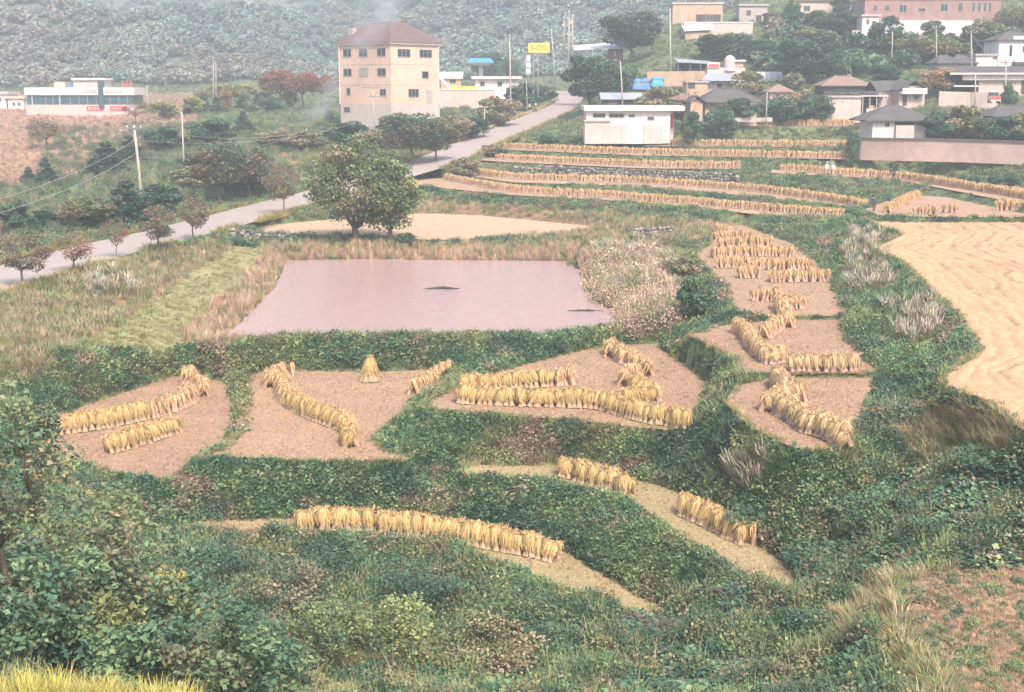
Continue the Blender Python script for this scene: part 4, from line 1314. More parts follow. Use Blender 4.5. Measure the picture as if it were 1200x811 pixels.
# -- cherry trees planted along the road
RT = "young cherry trees along the road"
tree_px('cherry', 28, 337, 268, 66, "young roadside tree nearest the left edge, dark crown on a forked trunk", "roadside_tree", group=RT)
tree_px('cherry_open', 85, 321, 266, 62, "thin reddish roadside tree with a low forked trunk, second from the left edge", "roadside_tree", group=RT)
tree_px('cherry_open', 136, 303, 250, 32, "narrow reddish roadside sapling, smallest of the row by the road", "roadside_tree", group=RT)
tree_px('cherry', 186, 295, 238, 58, "roadside tree with a twin stem just below the leaning concrete pole", "roadside_tree", group=RT)
tree_px('cherry', 227, 282, 226, 44, "roadside tree with a single straight stem right of the twin stemmed one", "roadside_tree", group=RT)
tree_px('cherry', 332, 252, 189, 44, "roadside tree partly hidden by the big green tree", "roadside_tree", group=RT)
tree_px('cherry_dark', 485, 197, 130, 86, "dark roadside tree with a bare trunk above the big green tree", "roadside_tree", group=RT)
tree_px('cherry_dark', 510, 193, 142, 56, "dark roadside tree leaning over the road bend by the terraces", "roadside_tree", group=RT)
tree_px('cherry_dark', 258, 238, 165, 80, "dark leafy tree on the far verge of the road left of centre", "roadside_tree", group=RT)
tree_px('cherry_dark', 292, 233, 170, 62, "dense dark tree on the far verge just left of the big green tree", "roadside_tree", group=RT)

# -- the two big trees behind the pond
mbA, crA = tree_meshes(seed=41, h=10.2, w=11.4, trunk_h=1.4, r0=.36, n_leaf=10500, leaf=.31, cols=[(.135, .20, .085), (.18, .245, .105), (.10, .165, .08), (.25, .265, .12), (.29, .24, .14), (.12, .185, .10)], clumps=62, forks=9, gap=.15, up=.25)
mbB, crB = tree_meshes(seed=42, h=9.2, w=7.0, trunk_h=1.3, r0=.26, n_leaf=5600, leaf=.31, cols=[(.16, .235, .095), (.23, .275, .11), (.30, .29, .115), (.12, .185, .085)], clumps=38, forks=7, gap=.15, up=.25)
gA = ground_at(427, 284); gB = ground_at(464, 285)
rA = empty("broadleaf_tree", tuple(gA - np.array([.2, 0, .1])), 0, "large spreading green tree, the wider of the two at the far edge of the pond", "tree")
mbA.build("trunk", M_BARK, rA, smooth=True); obj("crown", np_mesh("crown", *crA[:2], LEAF, crA[2]), rA)
rB = empty("broadleaf_tree", tuple(gB - np.array([0, 0, .1])), 0, "narrower yellowish green tree on the right of the pair behind the pond", "tree")
mbB.build("trunk", M_BARK, rB, smooth=True); obj("crown", np_mesh("crown", *crB[:2], LEAF, crB[2]), rB)
rA.location.x -= .3
rB.location.x -= .6

SH = "shrubs by the pond"
tree_px('bushy', 476, 290, 272, 30, "low bush at the foot of the narrower tree behind the pond", "shrub", "shrub", SH)
tree_px('bushy', 812, 378, 322, 50, "rounded bright green shrub on the bank right of the pond", "shrub", "shrub", SH)
tree_px('bushy_olive', 800, 325, 298, 46, "olive shrub above the bright green one right of the pond", "shrub", "shrub", SH)
tree_px('bushy', 640, 170, 158, 30, "low bush on the verge beside the road at the white house", "shrub", "shrub")

# -- left hillside beyond the road
LH = "trees on the left hillside"
for (k, px, by, ty, w, lab) in [
 ('bushy_dark', 20, 275, 235, 46, "dark bush at the left edge just beyond the road"),
 ('bushy_dark', 52, 268, 244, 44, "dark rounded bush by the road with a smaller one on its left"),
 ('village_olive', 100, 268, 228, 70, "brownish green tree beyond the road behind thin reddish saplings"),
 ('conifer_bushy', 150, 262, 214, 74, "dark bushy conifer just left of the leaning concrete pole"),
 ('bushy', 188, 250, 216, 60, "mid green bush right of the leaning pole beyond the road"),
 ('conifer_bushy', 55, 216, 186, 30, "small dark conifer on the dry slope at the left"),
 ('conifer_bushy', 34, 214, 196, 22, "tiny dark conifer on the dry slope next to the left edge"),
 ('conifer_bushy', 125, 205, 168, 54, "dark green pine low on the slope left of the leaning pole"),
 ('conifer_bushy', 152, 192, 160, 42, "dark green pine directly behind the leaning pole"),
 ('bushy_dark', 190, 176, 148, 60, "dark thicket behind the slim concrete pole"),
 ('bushy_dark', 245, 170, 140, 66, "dark thicket right of the slim concrete pole"),
 ('conifer_bushy', 285, 156, 132, 26, "pointed dark conifer halfway up the left hillside"),
 ('bushy', 240, 200, 178, 70, "low green bush on the hillside left of the hay coloured clearing"),
 ('bushy_olive', 325, 172, 150, 60, "brownish thicket on the hillside above the clearing"),
 ('bushy_olive', 360, 176, 152, 56, "greyish green thicket left of the beige building's foot"),
 ('bushy_dark', 280, 228, 196, 74, "dark green mass of shrubs beside the road below the clearing"),
 ('bushy_olive', 230, 222, 194, 70, "olive thicket below the slim pole's foot"),
 ('cherry_open', 55, 175, 134, 64, "reddish bare looking tree on the dry slope below the long restaurant"),
 ('cherry_open', 160, 145, 116, 34, "small reddish tree beside the pole at the long restaurant's right end"),
 ('cherry_open', 172, 132, 118, 24, "smaller reddish tree right behind the pole at the long restaurant"),
 ('conifer', 220, 134, 112.4, 12.8, "narrow dark conifer, left end of the row below the wooded hill"),
 ('conifer', 197, 138, 126, 12.8, "stubby dark conifer left of the yellow green bush"),
 ('conifer', 240, 131, 108.2, 16, "narrow dark conifer right of the first pale yellow bush"),
 ('conifer', 254, 131, 110.6, 14.4, "narrow dark conifer just left of the golden tree"),
 ('conifer', 283, 128, 108.8, 16, "narrow dark conifer right of the golden tree"),
 ('conifer', 302, 122, 107.6, 11.2, "narrow dark conifer left of the dark round bush"),
 ('conifer', 386, 140, 125.6, 14.4, "small dark conifer against the beige building's left corner"),
 ('yellow_cone', 265, 131, 101, 24, "golden autumn tree in the row of dark conifers"),
 ('yellow_round', 192, 140, 118.4, 44.8, "pale yellow green bush at the left end of the conifer row"),
 ('yellow_round', 228, 134, 112.4, 28.8, "pale yellow bush between two dark conifers"),
 ('yellow_round', 284, 118, 97.6, 41.6, "pale yellow tree behind the conifer row"),
 ('yellow_round', 312, 116, 100.4, 38.4, "yellowish tree in front of the red canopy"),
 ('yellow_round', 340, 128, 101.6, 22.4, "slim yellow tree below the red canopied trees"),
 ('bushy_dark', 318, 131, 114, 30, "dark round bush at the right end of the conifer row"),
 ('bushy', 296, 132, 124, 20, "pale round bush near the end of the conifer row"),
]:
    nm = {'conifer': 'conifer', 'conifer_bushy': 'conifer', 'yellow_cone': 'autumn_tree', 'yellow_round': 'autumn_tree', 'cherry_open': 'tree', 'village_olive': 'tree'}.get(k, 'shrub')
    tree_px(k, px, by, ty, w, lab, nm, "shrub" if nm == 'shrub' else "tree", LH)
tree_px('olive_flat', 262, 128, 93, 60, "wide olive crowned tree left of the red canopy", "tree", group=LH)
tree_px('red_flat', 328, 128, 75, 54, "flat topped rust red tree, leftmost of the three by the beige building", "tree", group=LH)
tree_px('red_flat', 356, 128, 78, 52, "flat topped rust red tree, middle of the three by the beige building", "tree", group=LH)
tree_px('red_flat', 378, 126, 82, 34, "flat topped rust red tree right beside the beige building", "tree", group=LH)

# -- below the beige building and along the road
BB = "bushes below the beige building"
for (k, px, by, ty, w, lab) in [
 ('bushy_dark', 405, 172, 142, 54, "dark bush below the beige building's left side"),
 ('bushy_olive', 435, 178, 150, 52, "greyish green bush below the pole with three crossarms"),
 ('bushy_dark', 462, 160, 136, 48, "dark bush under the corner of the beige building"),
 ('bushy', 492, 160, 138, 52, "green bush below the right face of the beige building"),
 ('bushy_olive', 530, 166, 134, 56, "grey green bush below the pink terrace wall"),
 ('bushy_dark', 553, 162, 136, 40, "dark green bush in the hollow beside the small concrete post"),
 ('bushy_olive', 583, 148, 112, 56, "brownish grey bush in front of the petrol station office"),
 ('bushy_dark', 612, 130, 98, 48, "dark green bush by the yellow sign"),
 ('bushy_dark', 636, 122, 100, 36, "dark green bush left of where the road tops the rise"),
 ('village_dark', 572, 100, 60, 46, "dark tree behind the blue roofed canopy"),
 ('village_mid', 596, 106, 66, 28, "dark tree right of the blue roofed canopy"),
 ('bushy_olive', 575, 184, 168, 40, "golden brown bush at the left end of the upper terraces"),
 ('bushy_olive', 545, 208, 184, 42, "golden brown bush on the bank where the lower terraces meet the road"),
]:
    tree_px(k, px, by, ty, w, lab, "shrub" if k.startswith('bushy') else "tree", "shrub" if k.startswith('bushy') else "tree", BB)

# -- village trees
VT = "trees among the village houses"
for (k, px, by, ty, w, lab, dist) in [
 ('pine', 741, 75, 13, 76, "large dark pine with a bare trunk standing on the rise above the long metal roof", 284),
 ('village_dark', 690, 120, 64, 66, "big dark tree at the bend behind the white flat roofed house", 243),
 ('village_dark2', 716, 118, 74, 46, "dark tree right of the big one behind the white flat roofed house", 240),
 ('village_dark', 838, 70, 40, 54, "dark round tree below the long pale wall on the hillside", 272),
 ('village_dark2', 868, 72, 42, 46, "dark tree below the right end of the long pale wall", 272),
 ('village_mid', 896, 78, 46, 48, "mid green tree above the dome shaped water tank's right", 270),
 ('village_dark', 932, 105, 46, 62, "tallest dark tree in the middle of the village", 246),
 ('village_dark2', 968, 104, 52, 48, "broad dark tree right of the tallest village tree", 246),
 ('village_mid', 957, 72, 12, 40, "green tree near the top of the village left of the blue doorway", 292),
 ('village_dark', 985, 70, 14, 46, "round green tree beside the blue doorway", 290),
 ('village_mid', 928, 44, 2, 28, "green tree beside the pale house at the upper edge", 312),
 ('village_dark', 985, 16, -8, 26, "dark tree cut by the upper edge left of the brick building", 318),
 ('village_olive', 948, 66, 34, 70, "brownish green tree behind the tallest village tree", 285),
 ('village_dark2', 1040, 72, 20, 46, "very dark rounded tree in front of the brick building", 268),
 ('village_olive', 1076, 82, 42, 64, "grey brown tree below the brick building", 262),
 ('village_olive', 1108, 80, 44, 54, "grey brown bush between two poles below the brick building", 262),
 ('village_mid', 1092, 46, 24, 30, "small green tree against the white base of the brick building", 285),
 ('village_olive', 1150, 62, 22, 50, "grey green tree at the right end of the brick building", 270),
 ('village_olive', 1188, 46, 8, 60, "brownish trees on the slope at the upper right edge", 290),
 ('village_orange', 1094, 108, 78, 46, "orange tinted autumn tree left of the long dark roof", 226),
 ('village_dark', 1035, 108, 74, 46, "dark green tree above the gabled house", 238),
 ('village_mid', 1005, 104, 68, 30, "light green tree between the two hipped brown roofs", 250),
 ('bushy_olive', 938, 134, 104, 60, "olive bush in front of the small hipped pavilion house", 218),
 ('bushy_dark', 916, 136, 114, 50, "dark bush below the small hipped pavilion house", 214),
 ('bushy_dark', 956, 136, 110, 44, "dark bush left of the pink windowless shed", 215),
 ('bushy', 866, 140, 116, 46, "green bush in front of the tiled farmhouse", 212),
 ('bushy_dark', 845, 141, 126, 40, "low dark bush under the eaves of the tiled farmhouse", 209),
 ('bushy', 812, 158, 132, 30, "green bush at the right end of the white flat roofed house", 200),
 ('bushy_olive', 875, 104, 82, 46, "grey green bush right of the dome shaped tank", 240),
 ('bare', 800, 136, 92, 52, "bare branched tree by the tiled farmhouse", 214),
 ('bushy_olive', 775, 122, 100, 60, "pinkish brown scrub below the blue tarpaulins", 224),
 ('bushy_dark', 1095, 158, 132, 54, "dark clipped bush behind the grey capped wall, nearest the white hip roofed house", 186),
 ('bushy_olive', 1130, 160, 122, 64, "tall grey green bamboo like thicket behind the grey capped wall", 187),
 ('bushy_dark', 1172, 160, 136, 58, "dark bush behind the grey capped wall near the right edge", 184),
 ('bushy_olive', 1200, 160, 130, 50, "grey bush behind the grey capped wall at the right edge", 184),
 ('bushy', 1181, 120, 100, 20, "small bright green bush behind the parked truck", 205),
 ('bushy_dark', 1000, 178, 154, 18, "ivy covered stump at the left end of the grey capped wall", 180),
 ('bushy_dark', 1050, 178, None, 16, "dark creeper bush on the face of the grey capped wall", 170),
 ('bushy_dark', 1020, 176, None, 9, "thin creeper on the wall below the white hip roofed house", 172),
 ('bushy_dark', 1168, 184, None, 18, "round green shrub at the foot of the wall, left of a pair", 163),
 ('bushy_dark', 1188, 185, None, 21, "round green shrub at the foot of the wall by the right edge", 162),
 ('bushy_dark', 1130, 182, None, 13, "smallest round shrub at the foot of the wall", 166),
 ('bushy_dark', 1144, 182, None, 14, "small round shrub at the foot of the wall, next to the smallest", 165),
]:
    nm = "shrub" if k.startswith('bushy') else ("pine_tree" if k == 'pine' else "tree")
    tree_px(k, px, by, ty, w, lab, nm, "shrub" if nm == "shrub" else "tree", VT if nm != "shrub" else "shrubs among the village houses", dist)
# ================================================================ BUILDINGS AND WALLS
M_WHITE = painted("white_plaster", (.70, .65, .63), .13, .5, .85)
M_PINKW = painted("pinkish_plaster", (.56, .45, .41), .13, .5, .85)
M_BEIGE = painted("beige_plaster", (.66, .47, .365), .10, .25, .85)
M_BEIGE2 = painted("pale_base_plaster", (.52, .45, .42), .10, .4, .85)
M_TANW = painted("tan_wall", (.48, .355, .255), .16, .5, .9)
M_CONC = painted("concrete", (.46, .43, .41), .14, .6, .9)
M_GREYP = painted("grey_plaster", (.42, .38, .37), .12, .5, .9)
M_DARKW = painted("dark_timber_and_shade", (.085, .075, .07), .2, .8, .8)  # dark timber; also paints the shade inside wall openings
M_FRAME = painted("window_frame", (.32, .30, .29), .05, 1, .6)
M_GLASS = painted("window_glass", (.03, .05, .055), .15, .8, .18, spec=.6)
M_GLASSB = painted("blue_green_glass", (.05, .10, .11), .15, .3, .2, spec=.6)
M_BLUE = painted("blue_sheet", (.10, .22, .42), .15, .6, .6)
M_TEAL = painted("blue_canopy_paint", (.06, .27, .40), .06, .6, .5)
M_YELLOW = painted("yellow_paint", (.75, .56, .10), .07, .6, .6)
M_RED = painted("red_paint", (.60, .10, .10), .1, .8, .6)
M_STEEL = painted("galvanised_sheet", (.62, .60, .61), .10, .5, .45)
M_POLE = painted("concrete_pole", (.44, .39, .35), .10, 1.2, .85)
M_METAL = painted("dull_metal", (.22, .22, .23), .15, 2, .55)

def ribbed(name, c1, c2, period, rough=.8, axis=0):
    m, nt, b = new_mat(name)
    tc = nt.nodes.new("ShaderNodeTexCoord")
    w = N(nt, "ShaderNodeTexWave", Scale=1.0 / period / 3.1416 * 3.1416)
    w.bands_direction = 'XYZ'[axis]
    w.inputs["Distortion"].default_value = 1.2
    w.inputs["Detail"].default_value = 2
    nt.links.new(tc.outputs["Object"], w.inputs["Vector"])
    n1 = ramp(nt, noise(nt, .45, 6, .7), .4, .7)
    c = mix_color(nt, n1, c1, c2)
    c = mix_color(nt, ramp(nt, w.outputs["Fac"], .75, .1), c, tuple(x * .7 for x in c1))
    nt.links.new(c, b.inputs["Base Color"])
    bump(nt, b, w.outputs["Fac"], .5, .05)
    b.inputs["Roughness"].default_value = rough
    return m
M_TILE = ribbed("dark_roof_tile", (.11, .105, .105), (.18, .165, .155), .32)
M_TILEB = ribbed("brown_roof_tile", (.32, .22, .18), (.24, .17, .15), .32)
M_TILER = ribbed("weathered_red_roof", (.19, .125, .12), (.14, .105, .105), .4)
M_SHEETB = ribbed("blue_grey_roof_sheet", (.36, .40, .46), (.46, .47, .50), .25, .5)
def brick_mat(name, c1, c2, c3):
    m, nt, b = new_mat(name)
    tc = nt.nodes.new("ShaderNodeTexCoord")
    mp = nt.nodes.new("ShaderNodeMapping"); mp.inputs["Rotation"].default_value = (math.pi / 2, 0, 0)
    nt.links.new(tc.outputs["Object"], mp.inputs["Vector"])
    t = N(nt, "ShaderNodeTexBrick", Scale=1.0)
    t.inputs["Color1"].default_value = rgb(*c1); t.inputs["Color2"].default_value = rgb(*c2); t.inputs["Mortar"].default_value = rgb(*c3)
    t.inputs["Brick Width"].default_value = .4; t.inputs["Row Height"].default_value = .14; t.inputs["Mortar Size"].default_value = .012
    nt.links.new(mp.outputs[0], t.inputs["Vector"])
    nt.links.new(mix_color(nt, ramp(nt, noise(nt, .5, 5), .4, .7), t.outputs["Color"], (.75, .72, .7), 'MULTIPLY'), b.inputs["Base Color"])
    return m
M_BRICK = brick_mat("red_brick", (.34, .19, .17), (.28, .16, .15), (.40, .33, .31))
M_BLOCK = brick_mat("pinkish_block", (.42, .31, .27), (.36, .27, .23), (.48, .40, .36))

WIN_CACHE = {}
def window(root, face, u, z, w, h, frame=M_FRAME, pane=M_GLASS, mull=1, at_=0.0, name="window"):
    """A window on a wall: face 'f' = front (looking to -y at y=at_), 'r' = right (+x at x=at_), 'l' = left (-x)."""
    key = (round(w, 2), round(h, 2), mull, frame.name, pane.name)
    if key not in WIN_CACHE:
        t = max(.06, min(w, h) * .07)
        f = MB()
        f.box(-w / 2, w / 2, -.07, .05, -h / 2 - .02, -h / 2 + t); f.box(-w / 2, w / 2, -.07, .05, h / 2 - t, h / 2)
        f.box(-w / 2, -w / 2 + t, -.068, .05, -h / 2 + t, h / 2 - t); f.box(w / 2 - t, w / 2, -.068, .05, -h / 2 + t, h / 2 - t)
        for k in range(mull):
            x = -w / 2 + w * (k + 1) / (mull + 1)
            f.box(x - t * .4, x + t * .4, -.06, .05, -h / 2 + t, h / 2 - t)
        p = MB(); p.box(-w / 2 + t * .9, w / 2 - t * .9, -.025, .02, -h / 2 + t * .9, h / 2 - t * .9)
        WIN_CACHE[key] = (f.mesh(name, frame), p.mesh("pane", pane))
    fm, pm_ = WIN_CACHE[key]
    loc, rz = {'f': ((u, at_, z), 0), 'r': ((at_, u, z), math.pi / 2), 'l': ((at_, u, z), -math.pi / 2)}[face]
    o = obj(name, fm, root, loc, (0, 0, rz))
    obj("pane", pm_, o)
    return o

def door(root, u, z, w, h, mat, at_=0.0):
    f = MB(); f.box(-w / 2, w / 2, -.05, .03, 0, h)
    o = f.build("door", mat, root, loc=(u, at_, z))
    k = MB(); k.box(w * .32, w * .38, -.10, -.05, h * .45, h * .52); k.build("handle", M_METAL, o)
    return o

def hip_roof(w, d, over, z, rise, ridge, mat_t=.14, kick=0.0):
    """Hip roof over a w x d plan (x from 0, y from 0); ridge = ridge length along x."""
    x0, x1, y0, y1 = -over, w + over, -over, d + over
    cx, cy = w / 2, d / 2
    m = MB()
    low = [(x0, y0, z), (x1, y0, z), (x1, y1, z), (x0, y1, z)]
    low2 = [(x, y, zz + mat_t) for x, y, zz in low]
    R = [(cx - ridge / 2, cy, z + rise), (cx + ridge / 2, cy, z + rise)]
    if kick:
        s = .45
        mid = [((x - cx) * s + cx + math.copysign(ridge * .25, x - cx) , (y - cy) * s + cy, z + mat_t + rise * (1 - s) * kick) for x, y, _ in low]
        m.add(low + low2 + mid + R, [(3, 2, 1, 0), (0, 1, 5, 4), (1, 2, 6, 5), (2, 3, 7, 6), (3, 0, 4, 7), (4, 5, 9, 8), (5, 6, 10, 9), (6, 7, 11, 10), (7, 4, 8, 11), (8, 9, 13, 12), (9, 10, 13), (10, 11, 12, 13), (11, 8, 12)])
    else:
        m.add(low + low2 + R, [(3, 2, 1, 0), (0, 1, 5, 4), (1, 2, 6, 5), (2, 3, 7, 6), (3, 0, 4, 7), (4, 5, 9, 8), (5, 6, 9), (6, 7, 8, 9), (7, 4, 8)])
    return m, R

def gable_roof(w, d, over, z, rise, t=.14, along='x'):
    m = MB()
    if along == 'x':
        pr = [(-over, z), (d / 2, z + rise), (d + over, z), (d + over, z + t), (d / 2, z + rise + t), (-over, z + t)]
        n = len(pr)
        vs = [(-over, y, zz) for y, zz in pr] + [(w + over, y, zz) for y, zz in pr]
        m.add(vs, [(0, 1, 4, 5), (1, 2, 3, 4), (11, 10, 7, 6), (10, 9, 8, 7)] + [(i, i + 6, (i + 1) % 6 + 6, (i + 1) % 6) for i in range(6)])
    else:
        pr = [(-over, z), (w / 2, z + rise), (w + over, z), (w + over, z + t), (w / 2, z + rise + t), (-over, z + t)]
        vs = [(x, -over, zz) for x, zz in pr] + [(x, d + over, zz) for x, zz in pr]
        m.add(vs, [(0, 1, 4, 5), (1, 2, 3, 4), (11, 10, 7, 6), (10, 9, 8, 7)] + [(i, i + 6, (i + 1) % 6 + 6, (i + 1) % 6) for i in range(6)])
    return m

class House:
    """A building seen from (px0) to (px1) with its foot at row base_y, dist metres ahead; local x runs right, y away, z up, in metres."""
    def __init__(s, name, label, px0, px1, base_y, dist, depth, rz=0.0, cat="house", group=None):
        s.d = dist; s.k = dist / FPX
        p = at_dist(px0, base_y, dist)
        s.w = (px1 - px0) * s.k / math.cos(rz); s.depth = depth; s.px0 = px0; s.by = base_y
        s.root = empty(name, tuple(p), rz, label, cat, group)
    def X(s, px): return (px - s.px0) * s.k
    def H(s, py): return (s.by - py) * s.k
    def walls(s, mat, z1, x0=0, x1=None, y0=0, y1=None, z0=-1.2, name="wall"):
        m = MB(); m.box(x0, s.w if x1 is None else x1, y0, s.depth if y1 is None else y1, z0, z1)
        return m.build(name, mat, s.root)
    def part(s, name, mat, *boxes):
        m = MB()
        for b in boxes: m.box(*b)
        return m.build(name, mat, s.root)
    def roof(s, mb, mat, name="roof"):
        return mb.build(name, mat, s.root)
    def win(s, px0, px1, py0, py1, at_=0.0, **kw):
        return window(s.root, 'f', (s.X(px0) + s.X(px1)) / 2, (s.H(py0) + s.H(py1)) / 2, s.X(px1) - s.X(px0), s.H(py0) - s.H(py1), at_=at_, **kw)

VG = "houses of the village"
# ---- the beige four storey building, one corner towards the camera
BD = 231.0
c0 = at_dist(459, 138, BD)
B = empty("apartment_building", tuple(c0), -math.radians(40), "four storey beige building with a brown hipped roof and smoke drifting over it", "building")
WL, WR = 11.9, 11.4
kz = BD / FPX
bz = lambda py: (138 - py) * kz
m = MB(); m.box(-WL, 0, 0, WR, bz(122.5), bz(54.5)); m.build("wall", M_BEIGE, B)
m = MB(); m.box(-WL - .02, .02, -.02, WR + .02, -2.5, bz(122.5)); m.build("plinth", M_BEIGE2, B)
for py in (77.0, 100.5):
    m = MB(); m.box(-WL - .03, .03, -.03, WR + .03, bz(py) - .05, bz(py) + .05); m.build("string_course", M_BEIGE2, B)
m = MB(); m.box(-WL - .35, .35, -.35, WR + .35, bz(54.5), bz(52.6)); m.build("eaves", M_WHITE, B)
z0, z1, z2 = bz(52.6), bz(43), bz(27.5)
def ring(i): return [(-WL - .5 + i, -.5 + i), (.5 - i, -.5 + i), (.5 - i, WR + .5 - i), (-WL - .5 + i, WR + .5 - i)]
vs = [(x, y, z0) for x, y in ring(0)] + [(x, y, z1) for x, y in ring(1.25)] + [(x, y, z2) for x, y in ring(4.6)]
m = MB(); m.add(vs, [(3, 2, 1, 0), (8, 9, 10, 11)] + [(i, (i + 1) % 4, (i + 1) % 4 + 4, i + 4) for i in range(4)] + [(i + 4, (i + 1) % 4 + 4, (i + 1) % 4 + 8, i + 8) for i in range(4)])
rf = m.build("roof", M_TILER, B)
m = MB(); m.box(-WL + 1.2, -WL + 2.2, .9, 1.9, z1 - 1, z1 + 1.2); m.build("chimney", M_GREYP, rf)
lx = lambda px: -(459 - px) / 65.0 * WL
ry = lambda px: (px - 459) / 52.0 * WR
for c in (404, 424.4, 447.6):
    window(B, 'f', lx(c), (bz(59) + bz(68)) / 2, 2.0, 1.35, mull=1)
    window(B, 'f', lx(c), (bz(81.3) + bz(90.8)) / 2, 2.0, 1.3, mull=1, pane=M_GREYP if c == 424.4 else M_GLASS)
window(B, 'f', lx(404.7), (bz(104) + bz(112.5)) / 2, .9, 1.2, mull=0)
window(B, 'f', lx(448.8), (bz(105) + bz(113)) / 2, 1.4, 1.15, mull=1)
window(B, 'f', lx(402.4), (bz(126.3) + bz(133)) / 2, 1.5, .95, mull=1)
for a_, b_ in ((465.5, 480), (489, 503.3)):
    window(B, 'r', ry((a_ + b_) / 2), (bz(59.7) + bz(69)) / 2, 3.0, 1.35, mull=2)
window(B, 'r', ry(495.3), (bz(84.8) + bz(93.4)) / 2, 1.6, 1.25, mull=0, pane=M_GLASS)
window(B, 'r', ry(482.5), (bz(105) + bz(115)) / 2, 2.5, 1.4, mull=2)
m = MB(); m.box(.0, .06, ry(496.5), ry(503), bz(122.5), bz(107)); m.build("door", M_GREYP, B)
for (x, y) in ((-WL - .02, .35), (.12, WR - .25)):
    m = MB(); m.tube([(x, y - .5 if x < 0 else y, bz(123)), (x, y - .5 if x < 0 else y, bz(54))], .09, 6); m.build("downpipe", M_WHITE, B)
m = MB(); m.box(-WL - .9, -WL - .06, .2, .35, bz(106), bz(87)); vsn = m.build("vertical_sign", M_WHITE, B)
for k in range(4):
    m = MB(); z = bz(104 - k * 4.6); m.box(-WL - .75, -WL - .22, .14, .2, z, z + .42); m.build("sign_panel", M_DARKW, vsn)

# ---- long restaurant at the left
R = House("restaurant", "long low white and pink restaurant with a dark glass band, far left on the slope", 31, 156, 131.5, 305, 9, cat="building")
k_ = R.k
R.walls(M_PINKW, R.H(123))
R.part("glass_band", M_GLASSB, (.25, R.w - .3, .25, R.depth - .3, R.H(123), R.H(112)))
R.part("parapet", M_WHITE, (-.15, R.w + .15, -.15, R.depth, R.H(112), R.H(103.5)))
R.part("upper_room", M_CONC, (R.X(85), R.X(121), 1.2, 6, R.H(103.5), R.H(95)))
R.part("upper_roof", M_WHITE, (R.X(83.5), R.X(123), .8, 6.4, R.H(95), R.H(92.6)))
R.part("glass_tower", M_GLASSB, (R.X(115.5), R.X(121.5), -.35, .8, R.H(127), R.H(96)))
R.part("rooftop_hut", M_PINKW, (R.X(62), R.X(75), 1.5, 4, R.H(103.5), R.H(97)))
R.part("water_tank", M_BLUE, (R.X(79.5), R.X(85), 1.5, 2.6, R.H(103.5), R.H(97)))
for px in (38, 54, 62, 70, 82, 92, 102, 112, 128, 138, 148):
    R.part("mullion", M_WHITE if px in (38, 70) else M_METAL, (R.X(px) - .08, R.X(px) + .08, .16, .25, R.H(123), R.H(112)))
for a_, b_ in ((98, 114), (123, 143)):
    R.part("awning_panel", M_CONC, (R.X(a_), R.X(b_), -.25, -.16, R.H(109.5), R.H(105.5)))
for a_, b_ in ((101, 120), (128, 147)):
    bn = R.part("banner", M_RED, (R.X(a_), R.X(b_), -.10, -.02, R.H(130), R.H(124.5)))
    mm = MB(); rr = np.random.default_rng(int(a_))
    x = R.X(a_) + .35
    while x < R.X(b_) - .5:       # strokes of writing too small to read
        w = rr.uniform(.18, .32)
        for q in range(3):
            zq = R.H(129) + rr.uniform(0, .5); mm.box(x, x + w * rr.uniform(.4, 1), -.125, -.10, zq, zq + .10)
        mm.box(x, x + .08, -.124, -.10, R.H(129.2), R.H(125.6)); x += .48
    mm.build("lettering", M_WHITE, bn)
rs = MB()
rr = np.random.default_rng(5)
for k in range(3):               # red rooftop characters
    x = R.X(139.5 + k * 4.5)
    for q in range(3): rs.box(x, x + .62, 2.0, 2.12, R.H(102 - q * 2.4) , R.H(101.2 - q * 2.4))
    rs.box(x + .25, x + .38, 2.01, 2.11, R.H(103.5), R.H(95.5)); rs.box(x + .02, x + .12, 2.01, 2.11, R.H(101), R.H(98))
rs.build("rooftop_sign", M_RED, R.root)
for (a_, b_, y0, y1, lab) in ((-26, 9, 107, 126, "white house cut by the left edge behind the long restaurant"), (8, 28, 112, 126, "small white house between the left edge house and the restaurant")):
    h = House("house", lab, a_, b_, 126, 318, 7, group="white houses at the left edge")
    h.walls(M_WHITE, h.H(y0 + 4)); h.part("roof", M_PINKW, (-.3, h.w + .3, -.4, 7.3, h.H(y0 + 4), h.H(y0 + 1)))
    h.win(a_ + (b_ - a_) * .35, a_ + (b_ - a_) * .5, y0 + 8, y0 + 12); h.win(a_ + (b_ - a_) * .65, a_ + (b_ - a_) * .8, y0 + 8, y0 + 12)

# ---- petrol station on the terrace by the road
GD = 276.0
T_ = House("terrace_wall", "pink retaining wall of the petrol station forecourt beside the beige building", 511, 578, 123, GD, 14, cat="retaining wall")
T_.walls(M_PINKW, T_.H(106), z0=-2)
for px in (528, 545, 561): T_.part("railing_post", M_METAL, (T_.X(px) - .05, T_.X(px) + .05, .1, .2, T_.H(106), T_.H(101)))
T_.part("coping", M_WHITE, (-.1, T_.w + .1, -.1, .3, T_.H(106), T_.H(105)))
T_.part("yellow_band", M_YELLOW, (T_.X(528), T_.X(559), -.02, .25, T_.H(105), T_.H(101.8)))
st_ = MB(); st_.add([(T_.X(512), -.2, T_.H(90)), (T_.X(512), -.2, T_.H(86.5)), (T_.X(528), -.2, T_.H(102.5)), (T_.X(528), -.2, T_.H(106)), (T_.X(512), 1, T_.H(90)), (T_.X(512), 1, T_.H(86.5)), (T_.X(528), 1, T_.H(102.5)), (T_.X(528), 1, T_.H(106))],
                 [(0, 1, 2, 3), (7, 6, 5, 4), (0, 4, 5, 1), (1, 5, 6, 2), (2, 6, 7, 3), (3, 7, 4, 0)])
st_.build("stair_flight", M_WHITE, T_.root)
O = House("petrol_station_office", "white petrol station office with a flat projecting roof and two small windows", 557, 607, 110, GD + 5, 9, cat="building")
